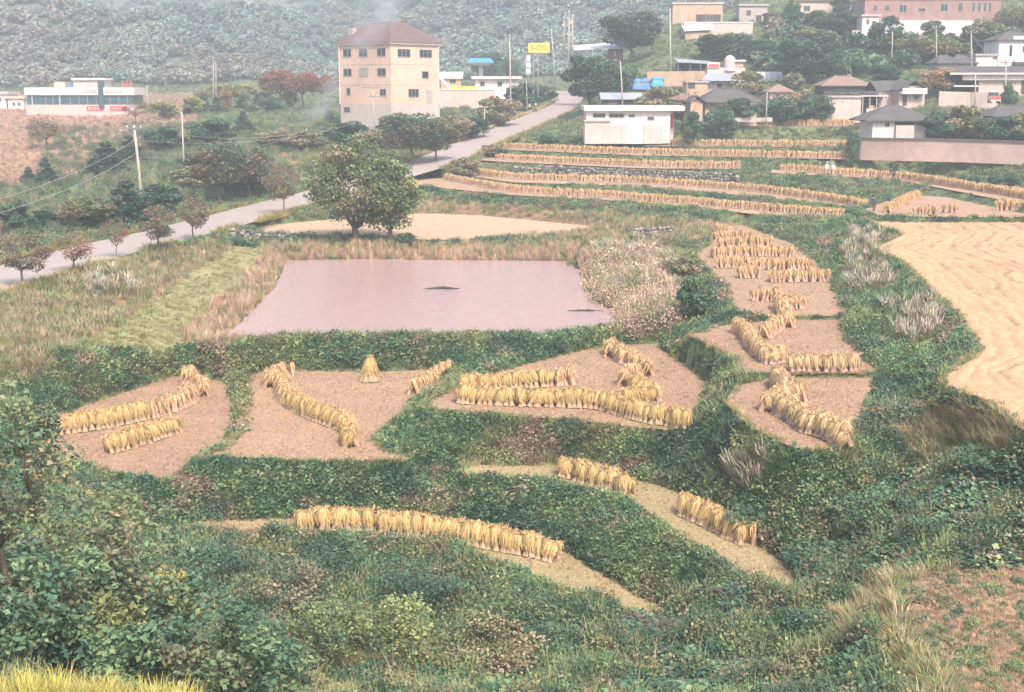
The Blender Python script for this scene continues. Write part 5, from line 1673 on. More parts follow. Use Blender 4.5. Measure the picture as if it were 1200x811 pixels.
O.walls(M_WHITE, O.H(93)); O.part("roof", M_WHITE, (-.7, O.w + .7, -.9, 9.5, O.H(93), O.H(90.2)))
O.win(562.5, 568, 96, 101.5); O.win(582.5, 588, 96, 101.5)
G2 = House("house", "small cream gabled house between the beige building and the petrol station", 517, 540, 108, GD + 12, 7, group=VG)
G2.walls(M_TANW, G2.H(93)); G2.roof(gable_roof(G2.w, 7, .4, G2.H(93), 1.3), M_PINKW); G2.win(527, 534, 93.5, 98)
Cn = House("petrol_station_canopy", "blue topped petrol station canopy on a single thick white column", 547, 579, 110, GD + 16, 8, cat="canopy")
Cn.part("column", M_WHITE, (Cn.X(560.5), Cn.X(565.5), 3, 3.9, -1, Cn.H(78)))
def frustum(x0, x1, y0, y1, z0, z1, ins):
    return MB().add([(x0 + ins, y0 + ins, z0), (x1 - ins, y0 + ins, z0), (x1 - ins, y1 - ins, z0), (x0 + ins, y1 - ins, z0), (x0, y0, z1), (x1, y0, z1), (x1, y1, z1), (x0, y1, z1)], [(3, 2, 1, 0), (4, 5, 6, 7), (0, 1, 5, 4), (1, 2, 6, 5), (2, 3, 7, 6), (3, 0, 4, 7)])
frustum(0, Cn.w, 0, 8, Cn.H(78), Cn.H(74.5), 1.4).build("soffit", M_WHITE, Cn.root)
frustum(0, Cn.w, 0, 8, Cn.H(69.5), Cn.H(74.5), .8).build("fascia", M_TEAL, Cn.root)

# the yellow oil company sign on posts
SD = 300.0
S_ = House("roadside_sign", "large yellow sign board with green lettering on two dark posts by the road", 619, 643.5, 95, SD, .3, cat="sign")
S_.part("board", M_YELLOW, (0, S_.w, 0, .3, S_.H(63), S_.H(52)))
fc = bpy.data.curves.new("sign_text", 'FONT'); fc.body = "S-OIL"; fc.size = 1.55; fc.align_x = 'CENTER'; fc.align_y = 'CENTER'; fc.extrude = .03
tmp = bpy.data.objects.new("sign_text", fc); COL.objects.link(tmp)
dg = bpy.context.evaluated_depsgraph_get()
lm = bpy.data.meshes.new_from_object(tmp.evaluated_get(dg)); bpy.data.objects.remove(tmp)
lm.materials.clear(); lm.materials.append(painted("sign_green", (.20, .26, .12), .05, 1, .6))
obj("lettering", lm, S_.root, (S_.w / 2, -.05, (S_.H(63) + S_.H(52)) / 2), (math.pi / 2, 0, 0))
for px in (625, 630.5): S_.part("post", M_METAL, (S_.X(px) - .14, S_.X(px) + .14, .05, .33, -4, S_.H(63)))
V_ = House("vertical_sign", "tall grey blue vertical sign board below the big yellow sign", 616, 622, 95, SD - 6, .3, cat="sign")
V_.part("board", M_SHEETB, (0, V_.w, 0, .25, V_.H(88), V_.H(65))); V_.part("post", M_METAL, (V_.w / 2 - .1, V_.w / 2 + .1, .02, .2, -3, V_.H(88)))
for k in range(3): V_.part("panel", M_WHITE, (.15, V_.w - .15, -.04, 0, V_.H(86 - k * 7), V_.H(81.5 - k * 7)))

# ---- the white flat roofed house
W = House("house", "white flat roofed single storey house below the road, nearest the sheaf terraces", 687, 784, 158, 203, 8, group=VG)
W.walls(M_WHITE, W.H(130.5))
W.part("roof", M_WHITE, (-.35, W.X(800), -.75, 8.4, W.H(130.5), W.H(125)))
W.part("annex", M_PINKW, (W.X(684.5), W.X(713), -1.9, -.002, -1.2, W.H(142.5)))
W.part("annex_roof", M_GREYP, (W.X(683.5), W.X(714), -2.1, -.003, W.H(142.5), W.H(141)))
W.part("front_wall", M_WHITE, (W.X(713), W.X(752), -1.7, -1.45, -1.2, W.H(141)))
W.part("gate_panel", M_BEIGE2, (W.X(713), W.X(733), -1.85, -1.702, -1.2, W.H(146)))
W.part("gate_panel", M_BEIGE2, (W.X(752), W.X(774), -1.85, -1.6, -1.2, W.H(147)))
for a_, b_, c_, d_ in ((694.5, 709, 133.5, 138.5), (713, 730.5, 133.5, 138.5), (736, 743, 134.5, 138), (757.5, 765.5, 137, 141.3)): W.win(a_, b_, c_, d_, mull=2)
W.part("porch_wall", M_WHITE, (W.X(784) + .002, W.X(790), 2.2, 8, -1.2, W.H(130.5)))
door(W.root, W.X(785.5), W.H(151), .95, 2.0, M_RED, at_=2.2)

# ---- tiled farmhouses
H5 = House("farmhouse", "old farmhouse with a dark tiled hipped roof and tan mud walls, behind the bushes", 826, 886, 140, 214, 7, group=VG)
H5.walls(M_TANW, H5.H(121)); mb, rg = hip_roof(H5.w, 7, .9, H5.H(121), 2.1, 3.0); rf = H5.roof(mb, M_TILE)
mb = MB(); mb.tube([rg[0], rg[1]], .16, 6); cl = [(-.9, -.9), (H5.w + .9, -.9), (H5.w + .9, 7.9), (-.9, 7.9)]
for q, r_ in ((0, 0), (1, 1), (2, 1), (3, 0)): mb.tube([rg[r_], (cl[q][0], cl[q][1], H5.H(121) + .16)], .13, 5)
mb.build("ridge_tiles", M_TILE, rf)
H5.win(862, 874, 124, 132); H5.part("porch_roof", M_SHEETB, (H5.X(862), H5.X(884), -1.6, -.95, H5.H(122.4), H5.H(121.6)))
H5w = House("farmhouse_wing", "small gabled wing with tan wall at the left of the tiled farmhouse", 809, 823, 139, 210, 5, group=VG)
H5w.walls(M_TANW, H5w.H(121)); H5w.roof(gable_roof(H5w.w, 5, .5, H5w.H(121), .95, along='y'), M_TILE)
H5w.part("gable_wall", M_TANW, (.3, H5w.w - .3, .1, .3, H5w.H(121), H5w.H(118.5)))

for (nm, lab, a_, b_, by, d_, dep, eave, rise, rdg, wm, rm_) in [
 ("house", "small pavilion like house with a pinkish brown hipped roof right of the tiled farmhouse", 902, 926, 118, 228, 4, 108.5, 1.2, .6, M_PINKW, M_TILEB),
 ("house", "wide house with a low brown hipped roof behind the pink windowless shed", 965, 1018, 115, 234, 7, 101.5, 1.6, 3.0, M_DARKW, M_TILEB),
 ("house", "small house with a brown roof higher up between the trees", 1004, 1021, 86, 258, 5, 80, 1.0, 1.0, M_GREYP, M_TILEB),
 ("house", "dark tiled roof cut by the right edge below the parked truck", 1166, 1225, 150, 194, 7, 137.5, 1.5, 4, M_GREYP, M_TILE),
 ("house", "grey tiled roof between two poles above the long dark roof, left one", 1100, 1122, 84, 240, 6, 75, 1.4, 1.5, M_GREYP, M_TILE),
 ("house", "grey tiled roof right of its twin above the long dark roof", 1119, 1141, 84, 243, 6, 75, 1.5, 1.2, M_GREYP, M_TILE),
]:
    h = House(nm, lab, a_, b_, by, d_, dep, group=VG)
    h.walls(wm, h.H(eave)); mb, rg = hip_roof(h.w, dep, .6, h.H(eave), rise, rdg); rf = h.roof(mb, rm_)
    r2 = MB(); r2.tube([rg[0], rg[1]], .13, 6); r2.build("ridge_tiles", rm_, rf)
    q = (b_ - a_)
    h.win(a_ + q * .30, a_ + q * .45, eave + (by - eave) * .25, eave + (by - eave) * .6); h.win(a_ + q * .6, a_ + q * .75, eave + (by - eave) * .25, eave + (by - eave) * .6)

H12 = House("house", "white walled house with a grey hipped roof behind the grey capped wall", 1021, 1084, 160, 186, 6.5, group=VG)
H12.walls(M_GREYP, H12.H(142.5), x0=H12.X(1045)); H12.walls(M_WHITE, H12.H(142.5), x0=0, x1=H12.X(1044.9), y0=-.5)
mb, rg = hip_roof(H12.w, 6.5, 1.2, H12.H(142.5), 2.05, 1.6); H12.roof(mb, M_TILE)
H12.win(1035, 1040.5, 143.3, 148.5, at_=-.5); H12.part("dark_opening", M_DARKW, (H12.X(1046), H12.X(1070), -.04, -.001, H12.H(146.5), H12.H(143)))  # the opening is a flat dark panel painting the shade within
H12.part("low_wall", M_PINKW, (H12.X(1047), H12.X(1068), -.9, -.7, -1, H12.H(147)))
H12.part("corner_post", M_WHITE, (H12.X(1044.9), H12.X(1045.9), -.62, -.5, -1, H12.H(142.5)))

H11 = House("house", "gabled house with a dark tiled roof and a white canopy under the gable", 1053, 1085, 124, 217, 9, rz=math.radians(14), group=VG)
H11.walls(M_PINKW, H11.H(107)); H11.roof(gable_roof(H11.w, 9, .7, H11.H(107), 1.45, along='y'), M_TILE)
H11.part("gable_wall", M_PINKW, (.5, H11.w - .5, .02, .2, H11.H(107), H11.H(101)))
H11.part("canopy", M_WHITE, (-.1, H11.w - .3, -1.1, -.02, H11.H(110.5), H11.H(109.3))); H11.part("canopy_front", M_WHITE, (-.1, H11.w - .3, -1.2, -1.102, H11.H(110.5), H11.H(104)))
H11.win(1072, 1078, 112, 117); H11.part("door", M_DARKW, (H11.X(1058), H11.X(1063), -.05, -.001, 0, 2.0))
H11b = House("house_wing", "low wing with a sloping dark roof at the left of the gabled house", 1029, 1053, 122, 219, 7, group=VG)
H11b.walls(M_PINKW, H11b.H(107)); H11b.roof(gable_roof(H11b.w, 7, .5, H11b.H(107), 1.4), M_TILE)

H10 = House("shed", "pink windowless shed with a flat grey top above the sheaf terraces", 971, 1008, 134.5, 216, 5, cat="shed", group=VG)
H10.walls(M_PINKW, H10.H(115)); H10.part("roof", M_GREYP, (-.2, H10.w + .2, -.25, 5.2, H10.H(115), H10.H(113)))
H10.part("vent", M_DARKW, (H10.X(985.5), H10.X(987), -.05, -.001, H10.H(120.5), H10.H(119)))
H10b = House("lean_to", "open lean to on thin posts between the pink shed and the gabled house", 1009, 1040, 132, 216, 4, cat="shed", group=VG)
H10b.part("roof", M_STEEL, (-.1, H10b.w, -.2, 4, H10b.H(113.6), H10b.H(112.6)))
for px in (1010, 1018, 1026, 1036): H10b.part("post", M_FRAME, (H10b.X(px), H10b.X(px) + .16, 0, .16, -1, H10b.H(113.6)))
H10b.part("back_wall", M_DARKW, (0, H10b.w, 3.6, 3.8, -1, H10b.H(114))); H10b.part("stacked_goods", M_TANW, (H10b.X(1019), H10b.X(1026), .6, 1.5, -1, H10b.H(124)))
H10b.part("low_wall", M_PINKW, (H10b.X(1014), H10b.X(1034), -.6, -.4, -1, H10b.H(127)))

# ---- flat building with the dome shaped water tank
H7 = House("house", "flat roofed house with a blue grey sheet roof below the dome shaped tank", 826, 887, 112, 240, 8, group=VG)
H7.walls(M_GREYP, H7.H(94.5))
sl = MB(); sl.add([(-.8, -1.2, H7.H(95.5)), (H7.w * .72, -1.2, H7.H(95.5)), (H7.w * .72, 5, H7.H(87)), (.9, 5, H7.H(87)), (-.8, -1.2, H7.H(94.8)), (H7.w * .72, -1.2, H7.H(94.8)), (H7.w * .72, 5, H7.H(86.3)), (.9, 5, H7.H(86.3))], [(3, 2, 1, 0), (4, 5, 6, 7), (0, 1, 5, 4), (1, 2, 6, 5), (2, 3, 7, 6), (3, 0, 4, 7)])
sl.build("roof", M_SHEETB, H7.root)
H7.part("upper_storey", M_PINKW, (H7.X(833), H7.X(877), 5.05, 8, H7.H(94.5), H7.H(80)))
H7.part("parapet", M_WHITE, (H7.X(833), H7.X(847), 4.8, 6, H7.H(80), H7.H(74))); H7.part("railing", M_RED, (H7.X(834), H7.X(846), 4.72, 4.8, H7.H(79), H7.H(76)))
H7.part("stair_head", M_TANW, (H7.X(862), H7.X(875), 5, 8, H7.H(80), H7.H(73))); H7.part("stair_head_roof", M_WHITE, (H7.X(860.5), H7.X(877.5), 4.6, 8.4, H7.H(73), H7.H(71)))
H7.part("door", M_DARKW, (H7.X(840), H7.X(846), -.04, -.001, 0, 2))
tk = at_dist(855, 82, 245.5)
t_ = empty("water_tank", (tk[0], tk[1], tk[2]), 0, "tall dome topped pinkish water tank standing on the flat roofed house", "water tank")
tb = MB(); tb.lathe([(.98, .0), (1.0, .25), (1.0, 1.5), (.94, 1.8), (.75, 2.15), (.45, 2.38), (.12, 2.48)], 16); tb.build("body", M_PINKW, t_, smooth=True)
tb = MB(); tb.lathe([(1.12, -.12), (1.12, .22), (1.01, .23)], 16); tb.build("base_ring", M_WHITE, t_)
H6 = House("house", "low house with a blue grey roof behind the white flat roofed house", 707, 750, 124, 226, 5, group=VG)
H6.walls(M_DARKW, H6.H(117)); H6.roof(gable_roof(H6.w, 5, .5, H6.H(117), .95), M_SHEETB); H6.win(714, 722, 118, 122)
H6b = House("house", "low house with a rusty brown sheet roof behind the white flat roofed house", 751, 806, 124, 228, 5, group=VG)
H6b.walls(M_DARKW, H6b.H(117.5)); H6b.roof(gable_roof(H6b.w, 5, .5, H6b.H(117.5), .95), M_TILEB); H6b.win(770, 780, 118.5, 122.5)
H7c = House("house", "small tan flat house left of the blue grey sheet roof", 804, 829, 112, 232, 5, group=VG)
H7c.walls(M_TANW, H7c.H(97)); H7c.part("roof", M_STEEL, (-.2, H7c.w + .2, -.3, 5.2, H7c.H(97), H7c.H(96))); H7c.part("opening", M_DARKW, (H7c.X(806), H7c.X(814), -.04, -.001, H7c.H(104), H7c.H(97.6)))  # opening drawn as a dark panel, its inner shade as colour
# tarpaulins over stacks
for (a_, b_, y0, y1, lab, hh2) in ((741, 763, 91, 103.5, "rumpled blue tarpaulin over a stack, the lower of two", .5), (762, 779, 89, 100, "teal blue tarpaulin right above the rumpled one", .3)):
    h = House("tarpaulin", lab, a_, b_, y1, 236, 2.2, cat="tarpaulin")
    n1, n2 = 12, 9
    gx, gy = np.meshgrid(np.linspace(0, h.w, n1), np.linspace(0, 2.2, n2)); edge = np.minimum.reduce([gx / .35, (h.w - gx) / .35, gy / .3, (2.2 - gy) / .3]); gz = np.clip(edge, 0, 1) * h.H(y0) * (.8 + .35 * fbm(gx * 1.4 + a_, gy * 1.4, 3)) - .2
    ii = np.arange(n1 * n2).reshape(n2, n1); F = np.stack([ii[:-1, :-1], ii[:-1, 1:], ii[1:, 1:], ii[1:, :-1]], -1).reshape(-1, 4)
    obj("cover", np_mesh("cover", np.stack([gx, gy, gz], -1).reshape(-1, 3), F, M_BLUE if a_ == 741 else M_TEAL, smooth=True), h.root)
    h.part("stack", M_DARKW, (.2, h.w - .2, .2, 2.0, -.6, h.H(y0) * .6))
gh = House("greenhouse", "white barrel roofed greenhouse tunnel among the dark village trees", 889, 927, 96, 249, 5, cat="greenhouse")
ar = MB(); n_a = 9; vs = []
for x in (0, gh.w):
    for k in range(n_a):
        t = math.pi * k / (n_a - 1); vs.append((x, 2.5 - 2.5 * math.cos(t), 1.75 * math.sin(t)))
ar.add(vs, [(k, k + 1, k + 1 + n_a, k + n_a) for k in range(n_a - 1)] + [tuple(range(n_a)), tuple(range(2 * n_a - 1, n_a - 1, -1))]); ar.build("cover", M_STEEL, gh.root)
for k in range(6): rbm = MB(); x = gh.w * (k + .5) / 6; rbm.tube([(x, 2.5 - 2.53 * math.cos(math.pi * q / 8), 1.78 * math.sin(math.pi * q / 8)) for q in range(9)], .05, 5); rbm.build("hoop", M_FRAME, gh.root)

# ---- upper village
H13 = House("house", "long single storey house with a dark roof and a white fascia at the right edge", 1118, 1222, 110, 224, 8, group=VG)
H13.walls(M_PINKW, H13.H(88), x0=H13.X(1146)); H13.part("recess", M_DARKW, (0, H13.X(1146), 2, 7.5, -1, H13.H(88)))
sl = MB(); sl.add([(-1.2, -1.2, H13.H(86.4)), (H13.w, -1.2, H13.H(86.4)), (H13.w, 8, H13.H(78.6)), (-1.2, 8, H13.H(78.6)), (-1.2, -1.2, H13.H(85.8)), (H13.w, -1.2, H13.H(85.8)), (H13.w, 8, H13.H(78)), (-1.2, 8, H13.H(78))], [(3, 2, 1, 0), (4, 5, 6, 7), (0, 1, 5, 4), (1, 2, 6, 5), (2, 3, 7, 6), (3, 0, 4, 7)])
sl.build("roof", M_TILE, H13.root); H13.part("fascia", M_WHITE, (-1.2, H13.w, -1.3, -1.2, H13.H(88.2), H13.H(86.2)))
H13.part("beam", M_WHITE, (H13.X(1126), H13.w, -.6, -.02, H13.H(94.5), H13.H(88.8))); H13.part("door", M_DARKW, (H13.X(1195), H13.X(1200), -.05, -.001, 0, 2))
H13.win(1174, 1184, 97, 103); H13.part("awning", M_STEEL, (H13.X(1115), H13.X(1143), -1.2, 1.2, H13.H(102), H13.H(100.4)))
H14 = House("house", "white two storey house with a grey roof at the right edge", 1169, 1216, 84, 246, 8, group=VG)
H14.walls(M_WHITE, H14.H(49)); mb, rg = hip_roof(H14.w, 8, .5, H14.H(49), 1.7, 2); H14.roof(mb, M_TILE); H14.win(1181, 1184.5, 54, 66.5, mull=0); H14.win(1196, 1202, 55, 62)
H14.part("gable_front", M_WHITE, (H14.X(1184), H14.X(1216), -.4, -.001, H14.H(49), H14.H(44))); H14.part("lower_roof", M_TILE, (H14.X(1185), H14.w, -1.6, -.002, H14.H(76), H14.H(73)))
H14b = House("house", "low white annex with a grey flat roof left of the two storey house", 1143, 1168, 82, 243, 5, group=VG)
H14b.walls(M_WHITE, H14b.H(66)); H14b.part("roof", M_GREYP, (-.2, H14b.w + .2, -.3, 5.2, H14b.H(66), H14b.H(63.8))); H14b.win(1162, 1167, 67, 70)
H15 = House("school_building", "long brick building with a white base at the top right", 1012, 1167, 42, 290, 12, cat="building")
H15.walls(M_BRICK, H15.H(1)); H15.part("white_base", M_WHITE, (H15.X(1030), H15.X(1136), -.5, -.001, -1, H15.H(25)))
H15.part("parapet", M_PINKW, (-.2, H15.w + .2, -.3, 12.2, H15.H(1), H15.H(-1.5)))
for a_, b_, c_, d_ in ((1022, 1026, 8, 14), (1035, 1040, 8, 14), (1051, 1060, 7, 16), (1073, 1081, 11, 15), (1098, 1107, 6, 15), (1119, 1123.5, 5, 15), (1134.5, 1138, 5, 15), (1141, 1144.5, 5, 15), (1147.5, 1151, 5, 15), (1153, 1156.5, 5, 15)): H15.win(a_, b_, c_, d_)
H16 = House("house", "beige flat topped house at the top above the long pale wall", 788, 845, 29, 318, 8, group=VG)
H16.walls(M_TANW, H16.H(6)); H16.part("parapet", M_PINKW, (-.2, H16.w + .2, -.2, 8.2, H16.H(6), H16.H(4.2))); H16.part("opening", M_DARKW, (H16.X(815), H16.X(843), -.05, -.001, H16.H(26), H16.H(17.5))); H16.win(826, 834, 19, 24, at_=-.06)  # dark panel on the wall paints the opening's shade
H16b = House("house", "long pale pink house with a small grey door on the hillside", 801, 880, 50, 300, 7, group=VG)
H16b.walls(M_PINKW, H16b.H(28)); H16b.part("coping", M_WHITE, (-.1, H16b.w + .1, -.12, .4, H16b.H(28), H16b.H(26.8))); door(H16b.root, H16b.X(867.5), 0, 1.6, 2.1, M_CONC)
H16c = House("outbuilding", "low outbuilding with a white and grey lean to roof before the long pale house", 803, 834, 51, 296, 4, cat="shed", group=VG)
H16c.walls(M_TANW, H16c.H(38.5)); sl = MB(); sl.add([(-.3, -.5, H16c.H(37.6)), (H16c.w + .4, -.5, H16c.H(35.6)), (H16c.w + .4, 4.2, H16c.H(30)), (-.3, 4.2, H16c.H(31)), (-.3, -.5, H16c.H(36.8)), (H16c.w + .4, -.5, H16c.H(34.8)), (H16c.w + .4, 4.2, H16c.H(29.2)), (-.3, 4.2, H16c.H(30.2))], [(3, 2, 1, 0), (4, 5, 6, 7), (0, 1, 5, 4), (1, 2, 6, 5), (2, 3, 7, 6), (3, 0, 4, 7)])
sl.build("roof", M_STEEL, H16c.root)
for px in (819, 829): H16c.part("vent", M_DARKW, (H16c.X(px), H16c.X(px + 1.6), -.04, -.001, H16c.H(43), H16c.H(41.2)))
H17 = House("open_shed", "open shed with a long pale metal roof rising to the right", 673, 729, 74, 287, 6, cat="shed")
sl = MB(); sl.add([(0, -.3, H17.H(60)), (H17.X(713), -.3, H17.H(57)), (H17.w + .2, -.3, H17.H(56.8)), (H17.w, 6, H17.H(49.5)), (0, 6, H17.H(54)), (0, -.3, H17.H(59.3)), (H17.X(713), -.3, H17.H(56.3)), (H17.w + .2, -.3, H17.H(56.1)), (H17.w, 6, H17.H(48.8)), (0, 6, H17.H(53.3))], [(4, 3, 2, 1, 0), (5, 6, 7, 8, 9), (0, 1, 6, 5), (1, 2, 7, 6), (2, 3, 8, 7), (3, 4, 9, 8), (4, 0, 5, 9)])
sl.build("roof", M_STEEL, H17.root)
for px in (674, 692, 711, 728): H17.part("post", M_METAL, (H17.X(px), H17.X(px) + .16, .1, .26, -3, H17.H(58)))
H17.part("back_room", M_BRICK, (H17.X(713), H17.X(729), 2, 5.5, -3, H17.H(57.5))); H17.part("door", M_WHITE, (H17.X(719), H17.X(721.5), 1.94, 1.999, H17.H(66), H17.H(60)))
for (nm, lab, a_, b_, by, d_, top, wm, rmt) in [
 ("shed", "dark shed with a rusty front near the top of the village", 899, 917, 33, 312, 16, M_TILER, M_DARKW), ("house", "pinkish house half hidden by trees at the upper edge", 930, 974, 22, 322, 1, M_PINKW, M_TILER),
 ("house", "narrow white house at the upper edge left of the brick building", 996, 1009, 16, 318, -2, M_WHITE, M_PINKW), ("hut", "small white plaster hut at the left end of the brick building", 1010, 1029, 36, 284, 18, M_WHITE, M_PINKW),
 ("hut", "little blue fronted hut left of the brick building", 994, 1006, 30, 300, 12, M_SHEETB, M_BLUE), ("house", "pale house with a flat roof at the upper edge right of the steel mast", 866, 898, 28, 325, 6, M_GREYP, M_CONC), ("shed", "grey walled shed between the dark shed and the trees", 899, 936, 44, 300, 30, M_CONC, M_GREYP)]:
    h = House(nm, lab, a_, b_, by, d_, 5, group=VG); h.walls(wm, h.H(top + 2)); h.part("roof", rmt, (-.25, h.w + .25, -.35, 5.3, h.H(top + 2), h.H(top)))
    q = b_ - a_; t = by - top; h.win(a_ + q * .25, a_ + q * .42, top + t * .3, top + t * .6); h.part("door", M_DARKW, (h.X(a_ + q * .6), h.X(a_ + q * .8), -.04, -.001, 0, 1.9))

HL = House("lean_to", "long low dark roofed lean to on the grassy slope left of the dome shaped tank", 793, 834, 84, 262, 4, cat="shed", group=VG)
sl = MB(); sl.add([(0, -.3, HL.H(73.5)), (HL.w, -.3, HL.H(75.5)), (HL.w, 4, HL.H(72.5)), (0, 4, HL.H(69.5)), (0, -.3, HL.H(72.6)), (HL.w, -.3, HL.H(74.6)), (HL.w, 4, HL.H(71.6)), (0, 4, HL.H(68.6))], [(3, 2, 1, 0), (4, 5, 6, 7), (0, 1, 5, 4), (1, 2, 6, 5), (2, 3, 7, 6), (3, 0, 4, 7)])
sl.build("roof", M_SHEETB, HL.root); HL.part("back_wall", M_DARKW, (.2, HL.w - .2, 3.6, 3.8, -2, HL.H(74)))
for px in (794, 808, 820, 832): HL.part("post", M_METAL, (HL.X(px), HL.X(px) + .12, 0, .12, -2, HL.H(75)))
# ---- garden and boundary walls
def wall_line(name, label, pts, h, t, mat, cap=None, capmat=None, group=None, foot=-1.5):
    root = empty(name, tuple(pts[0]), 0, label, "wall", group)
    o_ = np.array(pts[0]); C = np.array([np.array(p) - o_ for p in pts]); d = np.gradient(C[:, :2], axis=0); d /= np.linalg.norm(d, axis=1)[:, None]; nn = np.c_[d[:, 1], -d[:, 0]]
    def ribbon(z0, z1, tt):
        V, F = [], []
        for p, n in zip(C, nn):
            for s, zz in ((1, z0), (1, z1), (-1, z1), (-1, z0)): V.append((p[0] + n[0] * tt * s, p[1] + n[1] * tt * s, p[2] + zz))
        for i in range(len(C) - 1):
            for k in range(4): F.append((i * 4 + k, i * 4 + (k + 1) % 4, (i + 1) * 4 + (k + 1) % 4, (i + 1) * 4 + k))
        F += [(0, 1, 2, 3), tuple((len(C) - 1) * 4 + k for k in (3, 2, 1, 0))]
        return MB().add(V, F)
    ribbon(foot, h, t).build("wall_body", mat, root)
    if cap: ribbon(h, h + cap, t + .18).build("coping", capmat, root)
    return root
P_ = [at_dist(px, y, d) for px, y, d in ((1009, 173.5, 181), (1060, 174.5, 178), (1130, 176, 175), (1200, 178.5, 172), (1290, 182, 168))]
wall_line("garden_wall", "long pinkish wall with a grey tiled coping along the field edge at the right", P_, 1.15, .18, M_BLOCK, .2, M_TILE)
wall_line("hillside_wall", "long tan wall below the grassy slope in the village", [at_dist(px, y, d) for px, y, d in ((758, 91.5, 250), (800, 91, 250), (850, 90.5, 250))], 1.1, .15, M_TANW)
wall_line("courtyard_wall", "pale pink courtyard wall in front of the long dark roofed house", [at_dist(px, y, d) for px, y, d in ((1100, 118.5, 214), (1135, 119.5, 213), (1169, 120, 212))], 1.45, .15, M_PINKW)
wall_line("low_wall", "low white kerb wall at the edge of the field before the tiled farmhouse", [at_dist(px, y, d) for px, y, d in ((818, 141.5, 210), (860, 141, 210), (905, 140.5, 210))], .35, .15, M_CONC, foot=-.25)
wall_line("retaining_wall", "pinkish retaining wall below the blue doorway in the village", [at_dist(px, y, d) for px, y, d in ((998, 50, 285), (1016, 50, 285))], 2.4, .2, M_PINKW)
# pale kerb along the road where it climbs
kb = [i for i in range(len(ROAD_C)) if 205 < ROAD_C[i][1] < 330]
K_ = ROAD_C[kb]; d = np.gradient(K_[:, :2], axis=0); d /= np.linalg.norm(d, axis=1)[:, None]
KL = np.c_[K_[:, :2] - np.c_[d[:, 1], -d[:, 0]] * (ROAD_W + .2), K_[:, 2] + .05]
wall_line("road_kerb", "low orange tinted concrete kerb along the left side of the climbing road", [tuple(p) for p in KL], .42, .14, M_TANW)
# the white fence of slabs beyond that kerb
FK = [i for i in range(len(ROAD_C)) if 262 < ROAD_C[i][1] < 318][::5]
froot = None
for n_i, i in enumerate(FK):
    dd_ = ROAD_C[min(i + 1, len(ROAD_C) - 1)][:2] - ROAD_C[i - 1][:2]; dd_ = dd_ / np.linalg.norm(dd_)
    p = np.r_[ROAD_C[i][:2] - np.array([dd_[1], -dd_[0]]) * (ROAD_W + 2.4), 0]; p[2] = float(terr(p[0], p[1]))
    if froot is None: froot = empty("verge_fence", tuple(p), 0, "broken white slab fence between bushes and the climbing road", "fence"); f0 = p
    s_ = MB(); s_.box(-1.3, 1.3, -.08, .08, -.6, 1.1)
    s_.build("slab", M_WHITE, froot, loc=tuple(p - f0), rot=(0, 0, math.atan2(dd_[1], dd_[0])))

# ---- dry stone retaining walls: the stones are a few pixels each
def stone_wall(label, line, h0, h1, size):
    C = resample_straight(np.array(line), .1); rng = np.random.default_rng(len(label))
    ico = bmesh.new(); bmesh.ops.create_icosphere(ico, subdivisions=1, radius=1); iv = np.array([v.co[:] for v in ico.verts]); fi_ = np.array([[v.index for v in f.verts] for f in ico.faces]); ico.free()
    V, F, T, k = [], [], [], 0
    s = np.r_[0, np.cumsum(np.linalg.norm(np.diff(C, axis=0), axis=1))]
    z = 0.0
    while z < max(h0, h1):
        x = rng.uniform(0, size)
        while x < s[-1]:
            hh_ = h0 + (h1 - h0) * x / s[-1]
            r = size * rng.uniform(.75, 1.25)
            if z < hh_:
                p = np.array([np.interp(x, s, C[:, q]) for q in range(3)]) + np.array([rng.normal(0, .03), rng.normal(0, .06) + z * .12, z + rng.normal(0, .04)])
                v = iv * (1 + rng.normal(0, .13, (len(iv), 1))) * np.array([r * .62, r * .5, r * .46])
                a = rng.uniform(-.5, .5); ca, sa = math.cos(a), math.sin(a)
                v = np.c_[v[:, 0] * ca - v[:, 2] * sa, v[:, 1], v[:, 0] * sa + v[:, 2] * ca]
                V.append(v + p); F.append(fi_ + k); k += len(v); c = rng.uniform(.10, .34); T.append(np.ones((len(fi_), 3)) * np.array([c, c * .93, c * .86]))
            x += r * 1.1
        z += size * .72
    root = empty("stone_retaining_wall", tuple(C[0]), 0, label, "stone wall")
    o = obj("stones", np_mesh("stones", np.concatenate(V) - C[0], np.concatenate(F), M_EAR, np.concatenate(T)), root); o["kind"] = "stuff"
stone_wall("dark dry stone retaining wall below the third row of sheaves", [on_field('terrace_f', 604, 207.5), on_field('terrace_f', 680, 211.5), on_field('terrace_f', 750, 214.3), on_field('terrace_f', 865, 219.5)], 1.5, 1.6, .42)
stone_wall("dry stone wall at the edge of the straw covered paddy near the road", [ground_at(272, 281), ground_at(300, 283), ground_at(342, 284)], .9, 1.0, .40)
stone_wall("short dark stone wall beyond the pampas grass right of the pond", [ground_at(735, 277), ground_at(770, 276), ground_at(792, 274)], .9, .7, .42)
